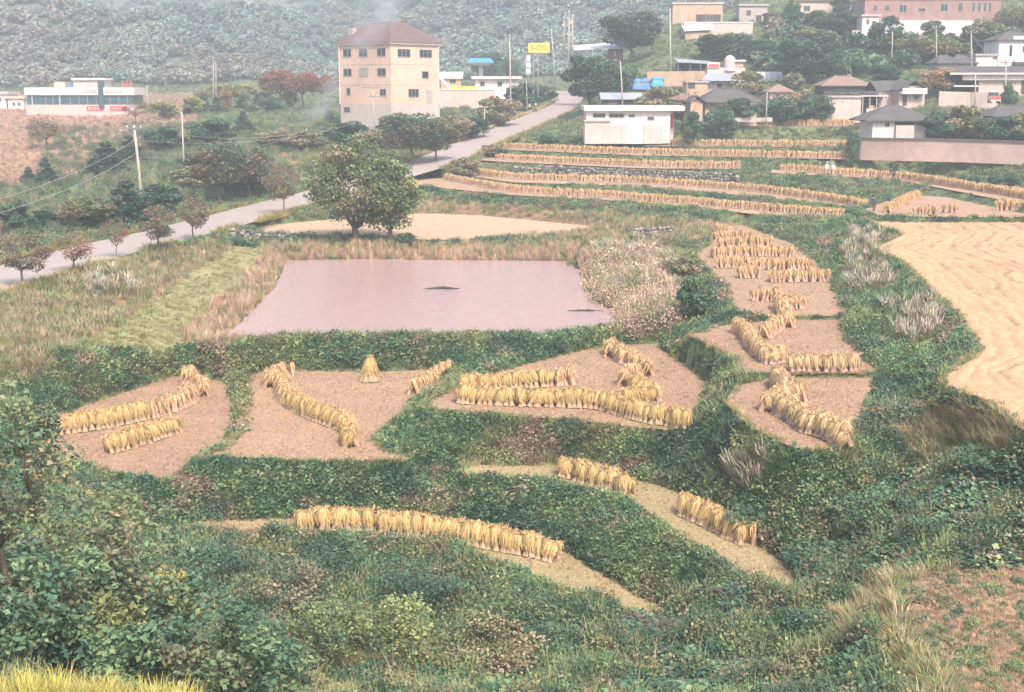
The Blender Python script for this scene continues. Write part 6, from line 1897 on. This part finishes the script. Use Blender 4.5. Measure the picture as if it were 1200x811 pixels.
# ================================================================ POLES, CABLES, PEOPLE, VEHICLES
PG = "poles carrying cables"
POLE_TOPS = {}
def pole(key, px, base_y, top_px, top_y, label, r=.15, arms=(), dist=None, mat=None, group=PG, extra=None):
    g = ground_at(px, base_y) if dist is None else np.r_[at_dist(px, base_y, dist)[:2], at_dist(px, base_y, dist)[2]]
    d = g[1]; top = at_dist(top_px, top_y, d)
    root = empty("utility_pole", tuple(g), 0, label, "pole", group)
    v = top - g
    m = MB(); m.tube([(0, 0, -1.5), tuple(v * .5), tuple(v)], [r, r * .85, r * .65], 8); m.build("shaft", mat or M_POLE, root, smooth=True)
    for (f, w) in arms:
        p = v * f; a = MB(); a.box(p[0] - w / 2, p[0] + w / 2, p[1] - .22, p[1] - .12, p[2] - .06, p[2] + .06); ca = a.build("crossarm", M_METAL, root)
        for q in (-.45, 0, .45):
            i = MB(); i.tube([(p[0] + q * w, p[1] - .17, p[2] + .05), (p[0] + q * w, p[1] - .17, p[2] + .3)], [.05, .07], 6); i.build("insulator", M_WHITE, ca)
    if extra == 'box':
        p = v * .8; a = MB(); a.tube([(p[0] + .35, p[1], p[2] - .4), (p[0] + .35, p[1], p[2] + .4)], .26, 8); a.build("transformer", M_CONC, root)
    if extra == 'lamp':
        p = v; a = MB(); a.tube([tuple(p), (p[0] - .7, p[1] - .2, p[2] + .25)], .05, 5); a.box(p[0] - 1.15, p[0] - .6, p[1] - .3, p[1], p[2] + .15, p[2] + .32); a.build("lamp_arm", M_METAL, root)
    if extra == 'horn':
        for s in (-1, 1):
            a = MB(); a.lathe([(.06, 0), (.10, .35), (.42, .75), (.45, .78)], 10); a.moved(Matrix.Translation((v[0] - .5, v[1] - .2, v[2] - .35 - .4 * (s < 0))) @ Matrix.Rotation(math.radians(70) * s, 4, 'Y') @ Matrix.Rotation(math.radians(20), 4, 'X')); a.build("loudspeaker_horn", M_WHITE, root)
    POLE_TOPS[key] = g + v
    return root
pole('a', 168, 246, 157, 147, "leaning concrete pole beside the road at the left, the tallest there", .19, ((.97, 1.6),))
pole('b', 216, 206, 213, 131, "slim upright concrete pole in the thicket right of the leaning one", .13)
pole('c', 439, 160, 437, 101, "pole with a wide crossarm in front of the beige building", .14, ((.97, 4.2), (.80, 1.5)), dist=222)
pole('d', 510, 158, 509, 122, "thin pole below the right edge of the beige building", .12, dist=222)
pole('e', 567, 159, 568, 126, "short concrete post in front of the dark hollow by the road", .12, dist=224)
pole('f', 599, 136, 597, 40, "tall concrete pole between the petrol station and the climbing road", .17, ((.97, 1.8), (.93, 1.4)), dist=262)
pole('g', 618, 131, 617, 95, "small lamp post among bushes beside the climbing road", .09, dist=268, extra='lamp')
pole('h', 651, 98, 646, 34, "pale pole right of the yellow sign", .15, dist=292)
pole('i', 661, 56, 661, 24, "left slim mast behind the twin lattice poles", .13, dist=330)
pole('j', 666, 80, 667, 12, "tall pole with a transformer above the road's end", .2, ((.96, 2.2), (.9, 1.6)), dist=300, extra='box')
pole('k', 671, 80, 671, 18, "second pole of the pair above the road's end", .17, dist=300)
pole('l', 730, 124, 727, 72, "pale pole rising behind the white flat roofed house", .14, dist=225, extra='lamp')
pole('m', 786, 84, 785, 10, "tall pole left of the beige house at the top", .2, ((.96, 1.6),), dist=262)
pole('n', 799, 56, 799, 12, "pole close to the beige house at the top", .15, dist=300)
pole('o', 1045, 72, 1046, 30, "white pole with loudspeaker horns in front of the brick building", .14, dist=258, extra='horn')
pole('p', 1098, 80, 1097, 30, "concrete pole before the white base of the brick building", .13, ((.96, 1.4),), dist=250)
pole('q', 1139, 80, 1138, 36, "concrete pole beside the two grey tiled roofs", .15, ((.96, 2.0),), dist=236)
pole('r', 1178, 121, 1179, 70, "pole with a wide crossarm above the parked truck", .15, ((.97, 2.6), (.93, 1.8)), dist=208)
pole('s', 1143, 119, 1143, 86, "short pole in front of the long dark roofed house", .12, dist=212)
pole('t', 898, 138, 899, 108, "thin pole in front of the pavilion like house", .10, dist=209)
pole('u', 250, 128, 250, 70, "left thin mast on the hill behind the wide olive crowned tree", .11, dist=300)
pole('v', 253, 128, 253, 72, "right thin mast on the hill behind the wide olive crowned tree", .11, dist=300)
pole('w', 173, 136, 172, 100, "slim pole right of the long restaurant", .12, dist=290)
pole('x', 359, 170, 359, 150, "short stub pole in the thicket above the clearing", .09, dist=214)
pole('y', 343, 120, 372, 0, "hidden", .1) if False else None
CB = "overhead cables"
def cable(p, q, sag, label, r=.02):
    p, q = np.array(p, float), np.array(q, float)
    t = np.linspace(0, 1, 15)
    P = p + (q - p) * t[:, None]; P[:, 2] -= sag * 4 * t * (1 - t)
    m = MB(); m.tube([tuple(x - p) for x in P], r, 4); o = m.build("power_cable", M_CONC, loc=tuple(p))
    tag(o, label, "cable", CB)
PT = POLE_TOPS
down = lambda k, m_: PT[k] - np.array([0, 0, m_])
far_left = at_dist(-60, 248, 92)
cable(far_left, down('a', 1.6), .8, "cable running from the left edge up to the leaning pole")
cable(far_left + np.array([0, 0, -.9]), down('a', 3.0), .8, "lower cable from the left edge to the leaning pole")
cable(down('a', 1.6), down('c', 4.8), 1.6, "cable from the leaning pole towards the beige building")
cable(down('a', 3.4), down('x', .2), 1.4, "cable from the leaning pole to the stub pole in the thicket")
cable(down('x', .2), down('e', .2), 1.5, "cable from the stub pole to the short post by the hollow")
cable(down('b', 3.0), down('x', .4), .8, "cable from the slim pole to the stub pole")
cable(down('f', .4), down('j', .4), 1.2, "cable crossing behind the yellow sign to the pole with the transformer")
cable(down('c', .3), down('f', .6), 1.6, "cable crossing in front of the beige building")
cable(down('m', .4), down('j', .6), 1.2, "cable across the pine from the tall pole to the pair of poles")
cable(down('q', .4), down('r', .5), .8, "cable between the two poles at the right")
cable(down('r', .4), at_dist(1260, 60, 195), .8, "cable leaving over the right edge of the picture")
cable(down('o', .4), down('p', .4), .8, "cable below the brick building")

# -- people: one skin each, grown over a posed skeleton
M_SKIN = painted("skin", (.50, .32, .24), .05, 3, .6)
M_NAVY = painted("navy_cloth", (.045, .07, .12), .12, 4, .9)
M_DARKC = painted("dark_trousers", (.05, .05, .06), .12, 4, .9)
M_WCLOTH = painted("white_cloth", (.72, .68, .66), .06, 4, .9)
M_HAIR = painted("black_hair", (.02, .018, .018), .1, 6, .7)
def person(base, rz, height, bend, top, legs, label, hat=None, arm=0.0, group=None):
    """Standing figure facing local -y; bend tips the trunk forward (radians), arm lifts the hands."""
    H = height; s = H / 1.7
    hip = np.array([0, 0, .88 * s])
    def tr(y, z, x=0.0):           # a point up the trunk, tipped forward about the hip
        c, sn = math.cos(bend), math.sin(bend)
        return np.array([x * s, (y * c - z * sn) * s, hip[2] + (z * c + y * sn) * s])
    V = [hip, tr(0, .22), tr(0, .42), tr(0, .50), tr(-.01, .58), tr(-.02, .66), tr(-.025, .76)]
    Rr = [.15, .135, .15, .085, .058, .095, .085]
    E = [(0, 1), (1, 2), (2, 3), (3, 4), (4, 5), (5, 6)]
    for sx in (-1, 1):
        k = len(V)
        V += [tr(0, .46, .17 * sx), tr(-.02 - arm * .1, .20, .235 * sx), tr(-.12 - arm * .25, -.02 + arm * .12, .21 * sx), tr(-.15 - arm * .30, -.10 + arm * .14, .20 * sx)]
        Rr += [.065, .05, .038, .034]; E += [(2, k), (k, k + 1), (k + 1, k + 2), (k + 2, k + 3)]
        k = len(V)
        V += [np.array([.09 * sx, 0, .82]) * s, np.array([.10 * sx, -.04 * sx - .02, .46]) * s, np.array([.10 * sx, .06 * sx, .08]) * s, np.array([.11 * sx, .06 * sx - .14, .04]) * s]
        Rr += [.098, .07, .05, .042]; E += [(0, k), (k, k + 1), (k + 1, k + 2), (k + 2, k + 3)]
    m = bpy.data.meshes.new("skeleton"); m.from_pydata([tuple(v) for v in V], E, [])
    o = bpy.data.objects.new("skeleton", m); COL.objects.link(o)
    sk = o.modifiers.new("skin", 'SKIN'); sb = o.modifiers.new("sub", 'SUBSURF'); sb.levels = sb.render_levels = 1
    for i, v in enumerate(m.skin_vertices[0].data): v.radius = (Rr[i] * s, Rr[i] * s * (.72 if i in (0, 1, 2) else 1)); v.use_root = (i == 0)
    dg = bpy.context.evaluated_depsgraph_get(); dg.update()
    bm_ = bpy.data.meshes.new_from_object(o.evaluated_get(dg)); bpy.data.objects.remove(o)
    bm_.name = "person"; bm_.materials.clear()
    for mt in (M_SKIN, top, legs): bm_.materials.append(mt)
    neck = tr(0, .53)[2]
    for p in bm_.polygons:
        c = p.center; p.use_smooth = True
        hand = min(np.linalg.norm(np.array(c) - V[k]) for k in (10, 18)) < .07 * s
        u = ((c[1]) * -math.sin(bend) + (c[2] - hip[2]) * math.cos(bend)) / s
        p.material_index = 0 if (u > .53 and abs(c[0]) < .13 * s) or hand else (1 if u > -.04 else 2)
    r = obj("person", bm_, None, tuple(base), (0, 0, rz)); tag(r, label, "person", group)
    hd = tr(-.025, .73)
    hm_ = MB(); hm_.lathe([(.088, -.06), (.104, .0), (.098, .06), (.06, .105), (.02, .118)], 12); hm_.moved(Matrix.Translation(hd + np.array([0, .018, .015])) @ Matrix.Rotation(bend, 4, 'X') @ Matrix.Scale(s, 4)); hm_.build("hair", M_HAIR, r, smooth=True)
    fm = MB(); fm.tube([tuple(hd + np.array([0, -.085 * s, -.01])), tuple(hd + np.array([0, -.118 * s, -.035]))], [.012, .016], 5); fm.build("nose", M_SKIN, r)
    if hat is not None:
        ht = MB(); ht.lathe([(.20, .02), (.205, .035), (.115, .06), (.105, .13), (.06, .165), (.01, .17)], 14); ht.moved(Matrix.Translation(hd + np.array([0, .01, .02])) @ Matrix.Rotation(bend, 4, 'X') @ Matrix.Scale(s, 4)); ht.build("hat", hat, r, smooth=True)
    return r
pg = on_field('terrace_d', 1024, 248) + np.array([0, 0, .03])
person(pg, math.radians(200), 1.5, .25, M_NAVY, M_DARKC, "person in dark blue walking away along the field path beside the terraces")
WP = "people working in white"
for (px, rz, b_, lab) in ((968, 150, .35, "person in white with a pale hat, left of the two standing behind the sheaves"), (977.5, 210, .6, "person in white stooping, right of the two behind the sheaves")):
    q = on_field('terrace_k', px, 206.0)
    person(q + np.array([0, 0, .03]), math.radians(rz), 1.6, b_, M_WCLOTH, M_GREYP, lab, hat=M_WCLOTH, arm=.6, group=WP)

# -- vehicles
M_TYRE = painted("tyre_rubber", (.02, .02, .02), .1, 4, .9)
M_CARW = painted("white_car_paint", (.75, .74, .74), .03, .5, .3, spec=.5)
M_CARR = painted("red_car_paint", (.55, .10, .09), .05, .5, .35, spec=.5)
def wheel(parent, x, y, r=.31):
    w = MB(); w.lathe([(r * .6, -.1), (r, -.09), (r, .09), (r * .6, .1)], 16); w.moved(Matrix.Translation((x, y, r)) @ Matrix.Rotation(math.pi / 2, 4, 'Y')); o = w.build("wheel", M_TYRE, parent, smooth=False)
    h = MB(); h.lathe([(r * .58, -.105), (r * .5, -.12), (r * .5, .12), (r * .58, .105)], 12); h.moved(Matrix.Translation((x, y, r)) @ Matrix.Rotation(math.pi / 2, 4, 'Y')); h.build("rim", M_STEEL, o)
def car(base, rz, label):
    root = empty("parked_car", tuple(base), rz, label, "car")
    prof = [(-2.0, .32), (-2.05, .62), (-1.95, .82), (-1.05, .92), (.95, .98), (1.85, .95), (2.0, .75), (2.0, .32)]
    b_ = MB(); b_.add([(-.80, y, z) for y, z in prof] + [(.80, y, z) for y, z in prof], [tuple(range(8)), tuple(range(15, 7, -1))] + [(i, i + 8, (i + 1) % 8 + 8, (i + 1) % 8) for i in range(8)]); b_.build("body", M_CARW, root, bevel=.06)
    c_ = MB(); c_.add([(-.76, -1.0, .9), (.76, -1.0, .9), (.76, 1.55, .95), (-.76, 1.55, .95), (-.6, -.35, 1.40), (.6, -.35, 1.40), (.6, 1.05, 1.42), (-.6, 1.05, 1.42)], [(3, 2, 1, 0), (4, 5, 6, 7), (0, 1, 5, 4), (1, 2, 6, 5), (2, 3, 7, 6), (3, 0, 4, 7)]); c_.build("windows", M_GLASS, root, bevel=.05)
    r_ = MB(); r_.box(-.6, .6, -.36, 1.06, 1.40, 1.45); r_.build("roof", M_CARW, root, bevel=.02)
    for x in (-.74, .74):
        for y in (-1.25, 1.25): wheel(root, x, y)
    for x in (-.6, .6):
        l = MB(); l.box(x - .14, x + .14, -2.07, -1.98, .62, .76); l.build("headlight", M_STEEL, root)
        l = MB(); l.box(x - .12, x + .12, 1.96, 2.02, .68, .88); l.build("tail_light", M_CARR, root)
    return root
i_ = int(np.argmin(np.abs(ROAD_C[:, 1] - 186))); dR = ROAD_C[i_ + 1] - ROAD_C[i_ - 1]; dR /= np.linalg.norm(dR[:2])
car(np.r_[ROAD_C[i_][:2] + np.array([-dR[1], dR[0]]) * 1.4, ROAD_C[i_][2] + .08], math.atan2(dR[1], dR[0]) - math.pi / 2 + math.pi, "white car on the road half hidden behind the dark roadside tree")
tp = at_dist(1164.5, 121, 205)
tr_ = empty("small_truck", tuple(tp), math.radians(170), "small truck with a red tailboard parked by the courtyard wall", "truck")
q = MB(); q.box(-.72, .72, -1.6, -.35, .45, .95); q.build("cab", M_CARW, tr_, bevel=.06)
q = MB(); q.add([(-.70, -1.55, .95), (.70, -1.55, .95), (.70, -.37, .95), (-.70, -.37, .95), (-.62, -1.2, 1.55), (.62, -1.2, 1.55), (.62, -.42, 1.58), (-.62, -.42, 1.58)], [(3, 2, 1, 0), (4, 5, 6, 7), (0, 1, 5, 4), (1, 2, 6, 5), (2, 3, 7, 6), (3, 0, 4, 7)]); q.build("cab_windows", M_GLASS, tr_, bevel=.04)
q = MB(); q.box(-.64, .64, -1.2, -.4, 1.56, 1.62); q.build("cab_roof", M_CARW, tr_)
q = MB(); q.box(-.72, .72, -.3, 1.6, .55, .66); q.box(-.72, -.66, -.3, 1.6, .66, 1.0); q.box(.66, .72, -.3, 1.6, .66, 1.0); q.box(-.66, .66, -.3, -.24, .66, 1.0); q.build("load_bed", M_CARW, tr_)
q = MB(); q.box(-.72, .72, 1.602, 1.66, .55, 1.0); q.build("tailboard", M_CARR, tr_)
q = MB(); q.box(-.70, .70, 1.60, 1.70, .34, .50); q.build("bumper", M_CARW, tr_)
for x in (-.6, .6):
    for y in (-1.0, 1.0): wheel(tr_, x, y, .27)

# -- weed mat drifting on the pond
for (px, py, L_, W_, lab) in ((519, 338.5, 2.3, .55, "dark mat of twigs floating in the middle of the pond"), (685, 364.5, 1.4, .35, "small dark twig mat floating near the pond's right bank")):
    c = on_field('pond', px, py); rng = np.random.default_rng(px)
    m = MB()
    for k in range(26):
        x = rng.normal(0, .28) * L_; y = rng.normal(0, .25) * W_; a = rng.normal(0, .35); l = rng.uniform(.2, .6) * L_ * .5
        z = .02 + .16 * math.exp(-(x / L_ * 3) ** 2) * rng.uniform(.2, 1)
        m.tube([(x - l * math.cos(a), y - l * math.sin(a) * .5, z * .6), (x, y, z), (x + l * math.cos(a), y + l * math.sin(a) * .5, z * .5)], [.02, .045, .015], 5)
    tag(m.build("floating_twigs", M_DARKW, loc=tuple(c)), lab, "twigs")
# ================================================================ SMOKE
def smoke_plume(name, label, pts, radii, density):
    """A plume as a soft volume along a line of points (own thickness at each)."""
    P = np.array(pts); lo = P.min(0) - max(radii) * 1.3; hi = P.max(0) + max(radii) * 1.3
    lo[2] = max(lo[2], P[0][2] - radii[0])
    m = bpy.data.materials.new(name + "_air"); m.use_nodes = True; nt = m.node_tree; nt.nodes.clear()
    out = nt.nodes.new("ShaderNodeOutputMaterial"); v = nt.nodes.new("ShaderNodeVolumePrincipled")
    v.inputs["Color"].default_value = rgb(.93, .95, 1.0)
    geo = nt.nodes.new("ShaderNodeNewGeometry")
    nz_ = N(nt, "ShaderNodeTexNoise", Scale=.32, Detail=3, Roughness=.6); nt.links.new(geo.outputs["Position"], nz_.inputs["Vector"])
    total = None
    for p, r in zip(P, radii):
        d = nt.nodes.new("ShaderNodeVectorMath"); d.operation = 'DISTANCE'; nt.links.new(geo.outputs["Position"], d.inputs[0]); d.inputs[1].default_value = tuple(p)
        mr = nt.nodes.new("ShaderNodeMapRange"); mr.interpolation_type = 'SMOOTHSTEP'; mr.inputs["From Min"].default_value = r; mr.inputs["From Max"].default_value = r * .15; nt.links.new(d.outputs["Value"], mr.inputs["Value"])
        if total is None: total = mr.outputs[0]
        else:
            a = nt.nodes.new("ShaderNodeMath"); a.operation = 'MAXIMUM'; nt.links.new(total, a.inputs[0]); nt.links.new(mr.outputs[0], a.inputs[1]); total = a.outputs[0]
    w = ramp(nt, nz_.outputs["Fac"], .36, .70)
    a = nt.nodes.new("ShaderNodeMath"); a.operation = 'MULTIPLY'; nt.links.new(total, a.inputs[0]); nt.links.new(w, a.inputs[1])
    b2 = nt.nodes.new("ShaderNodeMath"); b2.operation = 'MULTIPLY'; nt.links.new(a.outputs[0], b2.inputs[0]); b2.inputs[1].default_value = density
    nt.links.new(b2.outputs[0], v.inputs["Density"]); nt.links.new(v.outputs[0], out.inputs["Volume"])
    mb = MB(); mb.box(lo[0], hi[0], lo[1], hi[1], lo[2], hi[2])
    o = mb.build(name, m); tag(o, label, "smoke", kind="stuff")
smoke_plume("smoke", "white smoke rising beside the beige building's left side", [at_dist(px, py, d) for px, py, d in ((366, 134, 236), (374, 126, 236), (380, 114, 237), (388, 102, 238), (400, 80, 240))], [2.6, 3.0, 2.8, 2.4, 2.6], .26)
smoke_plume("smoke", "thin white smoke drifting over the beige building's roof", [at_dist(px, py, d) for px, py, d in ((422, 52, 230), (436, 40, 231), (446, 28, 233), (452, 16, 236), (450, 4, 240))], [2.8, 3.4, 3.4, 3.0, 3.4], .17)
# ================================================================ NEAR TREES AND BUSHES
FG = "bushes in the near foreground"
def near_tree(name, label, px, dist, top_y, wpx, seed, n_leaf, leaf, cols, clumps, cat, aspect=.62, trunk=.3, shape='round', gap=.35, group=None, r0=.1):
    p = at_dist(px, 600, dist); x, y = p[0], p[1]; z = float(terr(x, y))
    top = at_dist(px, top_y, dist)[2]
    h = max(top - z, .6); w = wpx * dist / FPX
    mb, (V, F, T) = tree_meshes(seed, h, w, trunk * h, r0, n_leaf, leaf, cols, clumps=clumps, shape=shape, gap=gap, up=.3, forks=6)
    root = empty(name, (x, y, z), 0, label, cat, group)
    mb.build("trunk", M_BARK, root, smooth=True); obj("crown", np_mesh("crown", V, F, LEAF, T), root)
    return root
G_NEAR = [(.075, .16, .095), (.12, .215, .105), (.05, .115, .08), (.20, .29, .15), (.16, .24, .11), (.09, .16, .11), (.20, .165, .10)]
G_NEAR2 = G_NEAR + [(.24, .25, .11), (.30, .24, .13)]
near_tree("persimmon_tree", "leafy tree with pale bare twigs filling the left edge in front of the paddies", 5, 40, 440, 205, 61, 5200, .16, G_NEAR2, 40, "tree", trunk=.3, r0=.11)
near_tree("persimmon_tree", "lower leafy tree just right of the tall one at the left edge", 120, 38, 560, 190, 62, 4200, .15, G_NEAR2, 28, "tree", trunk=.25, r0=.09)
for (px, d, ty, w, seed, n, leaf, lab) in [
 (20, 31, 640, 170, 63, 4200, .17, "broad leaved bush at the left edge above the strip of standing rice"),
 (110, 33, 636, 150, 64, 4000, .17, "tall broad leaved bush with yellowing top beside the left edge bush"),
 (185, 35, 640, 120, 65, 2900, .15, "broad leaved bush with orange leaves near its top"),
 (250, 34, 690, 170, 66, 4200, .15, "spreading broad leaved bush above the right end of the standing rice"),
 (140, 28, 730, 150, 67, 3400, .14, "low broad leaved bush directly behind the standing rice"),
 (310, 37, 745, 130, 68, 2600, .14, "low rounded bush at the bottom edge right of the standing rice"),
]:
    near_tree("broadleaf_bush", lab, px, d, ty, w, seed, n, leaf, G_NEAR + ([(.42, .30, .08)] if seed == 65 else [(.26, .27, .10)] if seed == 64 else []), 22, "shrub", trunk=.15, group=FG, r0=.05)
for (px, d, ty, w, seed, n, cols, lab) in [
 (245, 50, 640, 150, 71, 2200, G_DARK, "dark bush below the left end of the lowest sheaf row"),
 (330, 48, 655, 120, 72, 1500, G_DARK + G_BROWN, "dark bush with dry drooping stems below the lowest sheaf row"),
 (480, 49, 655, 140, 73, 2100, G_DARK, "dark arching bush below the middle of the lowest sheaf row"),
 (470, 44, 690, 90, 74, 1100, G_LIGHT, "pale yellow green bush standing up from the olive undergrowth"),
 (400, 44, 700, 150, 75, 1700, G_OLIVE, "olive bush left of the pale yellow green one"),
 (560, 44, 725, 170, 76, 1800, G_OLIVE + G_BROWN, "olive brown bush right of the pale yellow green one"),
 (640, 47, 716, 130, 77, 2000, G_DARK + G_MID, "dark bush below the pointed end of the lowest terrace"),
 (370, 42, 690, 60, 78, 700, G_LIGHT + G_MID, "upright leafy shrub by the left edge of the olive undergrowth"),
 (735, 47, 738, 90, 79, 1300, G_DARK + [(.16, .11, .10)], "dark purplish bush beyond the tip of the lowest terrace"),
 (885, 46, 716, 110, 80, 1700, G_DARK + [(.16, .11, .10)], "dark bush in the gully below the curving ledge"),
 (1130, 45, 652, 80, 81, 700, G_LIGHT + [(.22, .32, .16)], "light green leafy clump at the edge of the dry grass patch"),
 (1060, 58, 470, 110, 82, 1500, G_DARK + G_BROWN, "dark bush on the slope below the straw covered field"),
 (1040, 82, 372, 80, 83, 1500, G_DARK, "dark green bush above the little path on the right slope"),
 (1010, 38, 770, 90, 84, 900, G_MID, "leafy green bush at the bottom edge by the dry grass patch"),
 (960, 49, 640, 100, 85, 1200, G_DARK, "dark creeper mound right of the lower end of the curving ledge"),
 (1020, 50, 575, 110, 86, 1300, G_DARK + G_MID, "leafy mound on the right slope below the lowest right terrace"),
 (1090, 50, 580, 120, 87, 1400, G_DARK + [(.16, .11, .10)], "dark purple tinged mound in the middle of the right slope"),
 (1160, 50, 575, 120, 88, 1400, G_DARK, "dark leafy mound on the right slope near the right edge"),
 (1120, 47, 625, 110, 89, 1200, G_MID + G_DARK, "leafy mound just above the light green clump by the dry grass patch"),
 (890, 53, 590, 90, 90, 1000, G_MID, "green mound beside the sheaves on the lower ledge"),
 (790, 45, 755, 130, 91, 1500, G_DARK + [(.16, .11, .10)], "dark brownish mound at the bottom right of the lowest terrace tip"),
 (870, 43, 758, 120, 92, 1400, G_MID + G_DARK, "leafy mound at the bottom edge below the gully"),
 (690, 45, 765, 130, 93, 1500, G_DARK, "dark mound at the bottom edge in the middle"),
 (950, 43, 715, 110, 94, 1200, G_DARK + G_MID, "leafy mound between the gully and the dry grass patch"),
 (210, 52, 632, 90, 95, 1100, G_DARK, "dark mound at the left end of the lowest terrace"),
 (600, 47, 680, 110, 96, 1300, G_DARK + G_OLIVE, "dark mound under the right end of the lowest sheaf row"),
]:
    near_tree("shrub", lab, px, d, ty, w, seed, int(n * 1.5), .12, cols, 20, "shrub", trunk=.1, group=FG, r0=.04)
# ---------------------------------------------------------------- air
hzm = bpy.data.materials.new("valley_haze"); hzm.use_nodes = True
nt = hzm.node_tree; nt.nodes.clear()
o_ = nt.nodes.new("ShaderNodeOutputMaterial")
v_ = nt.nodes.new("ShaderNodeVolumePrincipled")
v_.inputs["Color"].default_value = rgb(.83, .92, 1.0)
v_.inputs["Density"].default_value = 0.00085
v_.inputs["Anisotropy"].default_value = 0.0
nt.links.new(v_.outputs[0], o_.inputs["Volume"])
hb = MB(); zt = float(max(hz.max(), ZG.max())) + 40
hb.box(-1600, 1600, -60, 1800, float(min(ZG.min(), hz.min())) - 2, zt)
tag(hb.build("haze", hzm), kind="stuff")
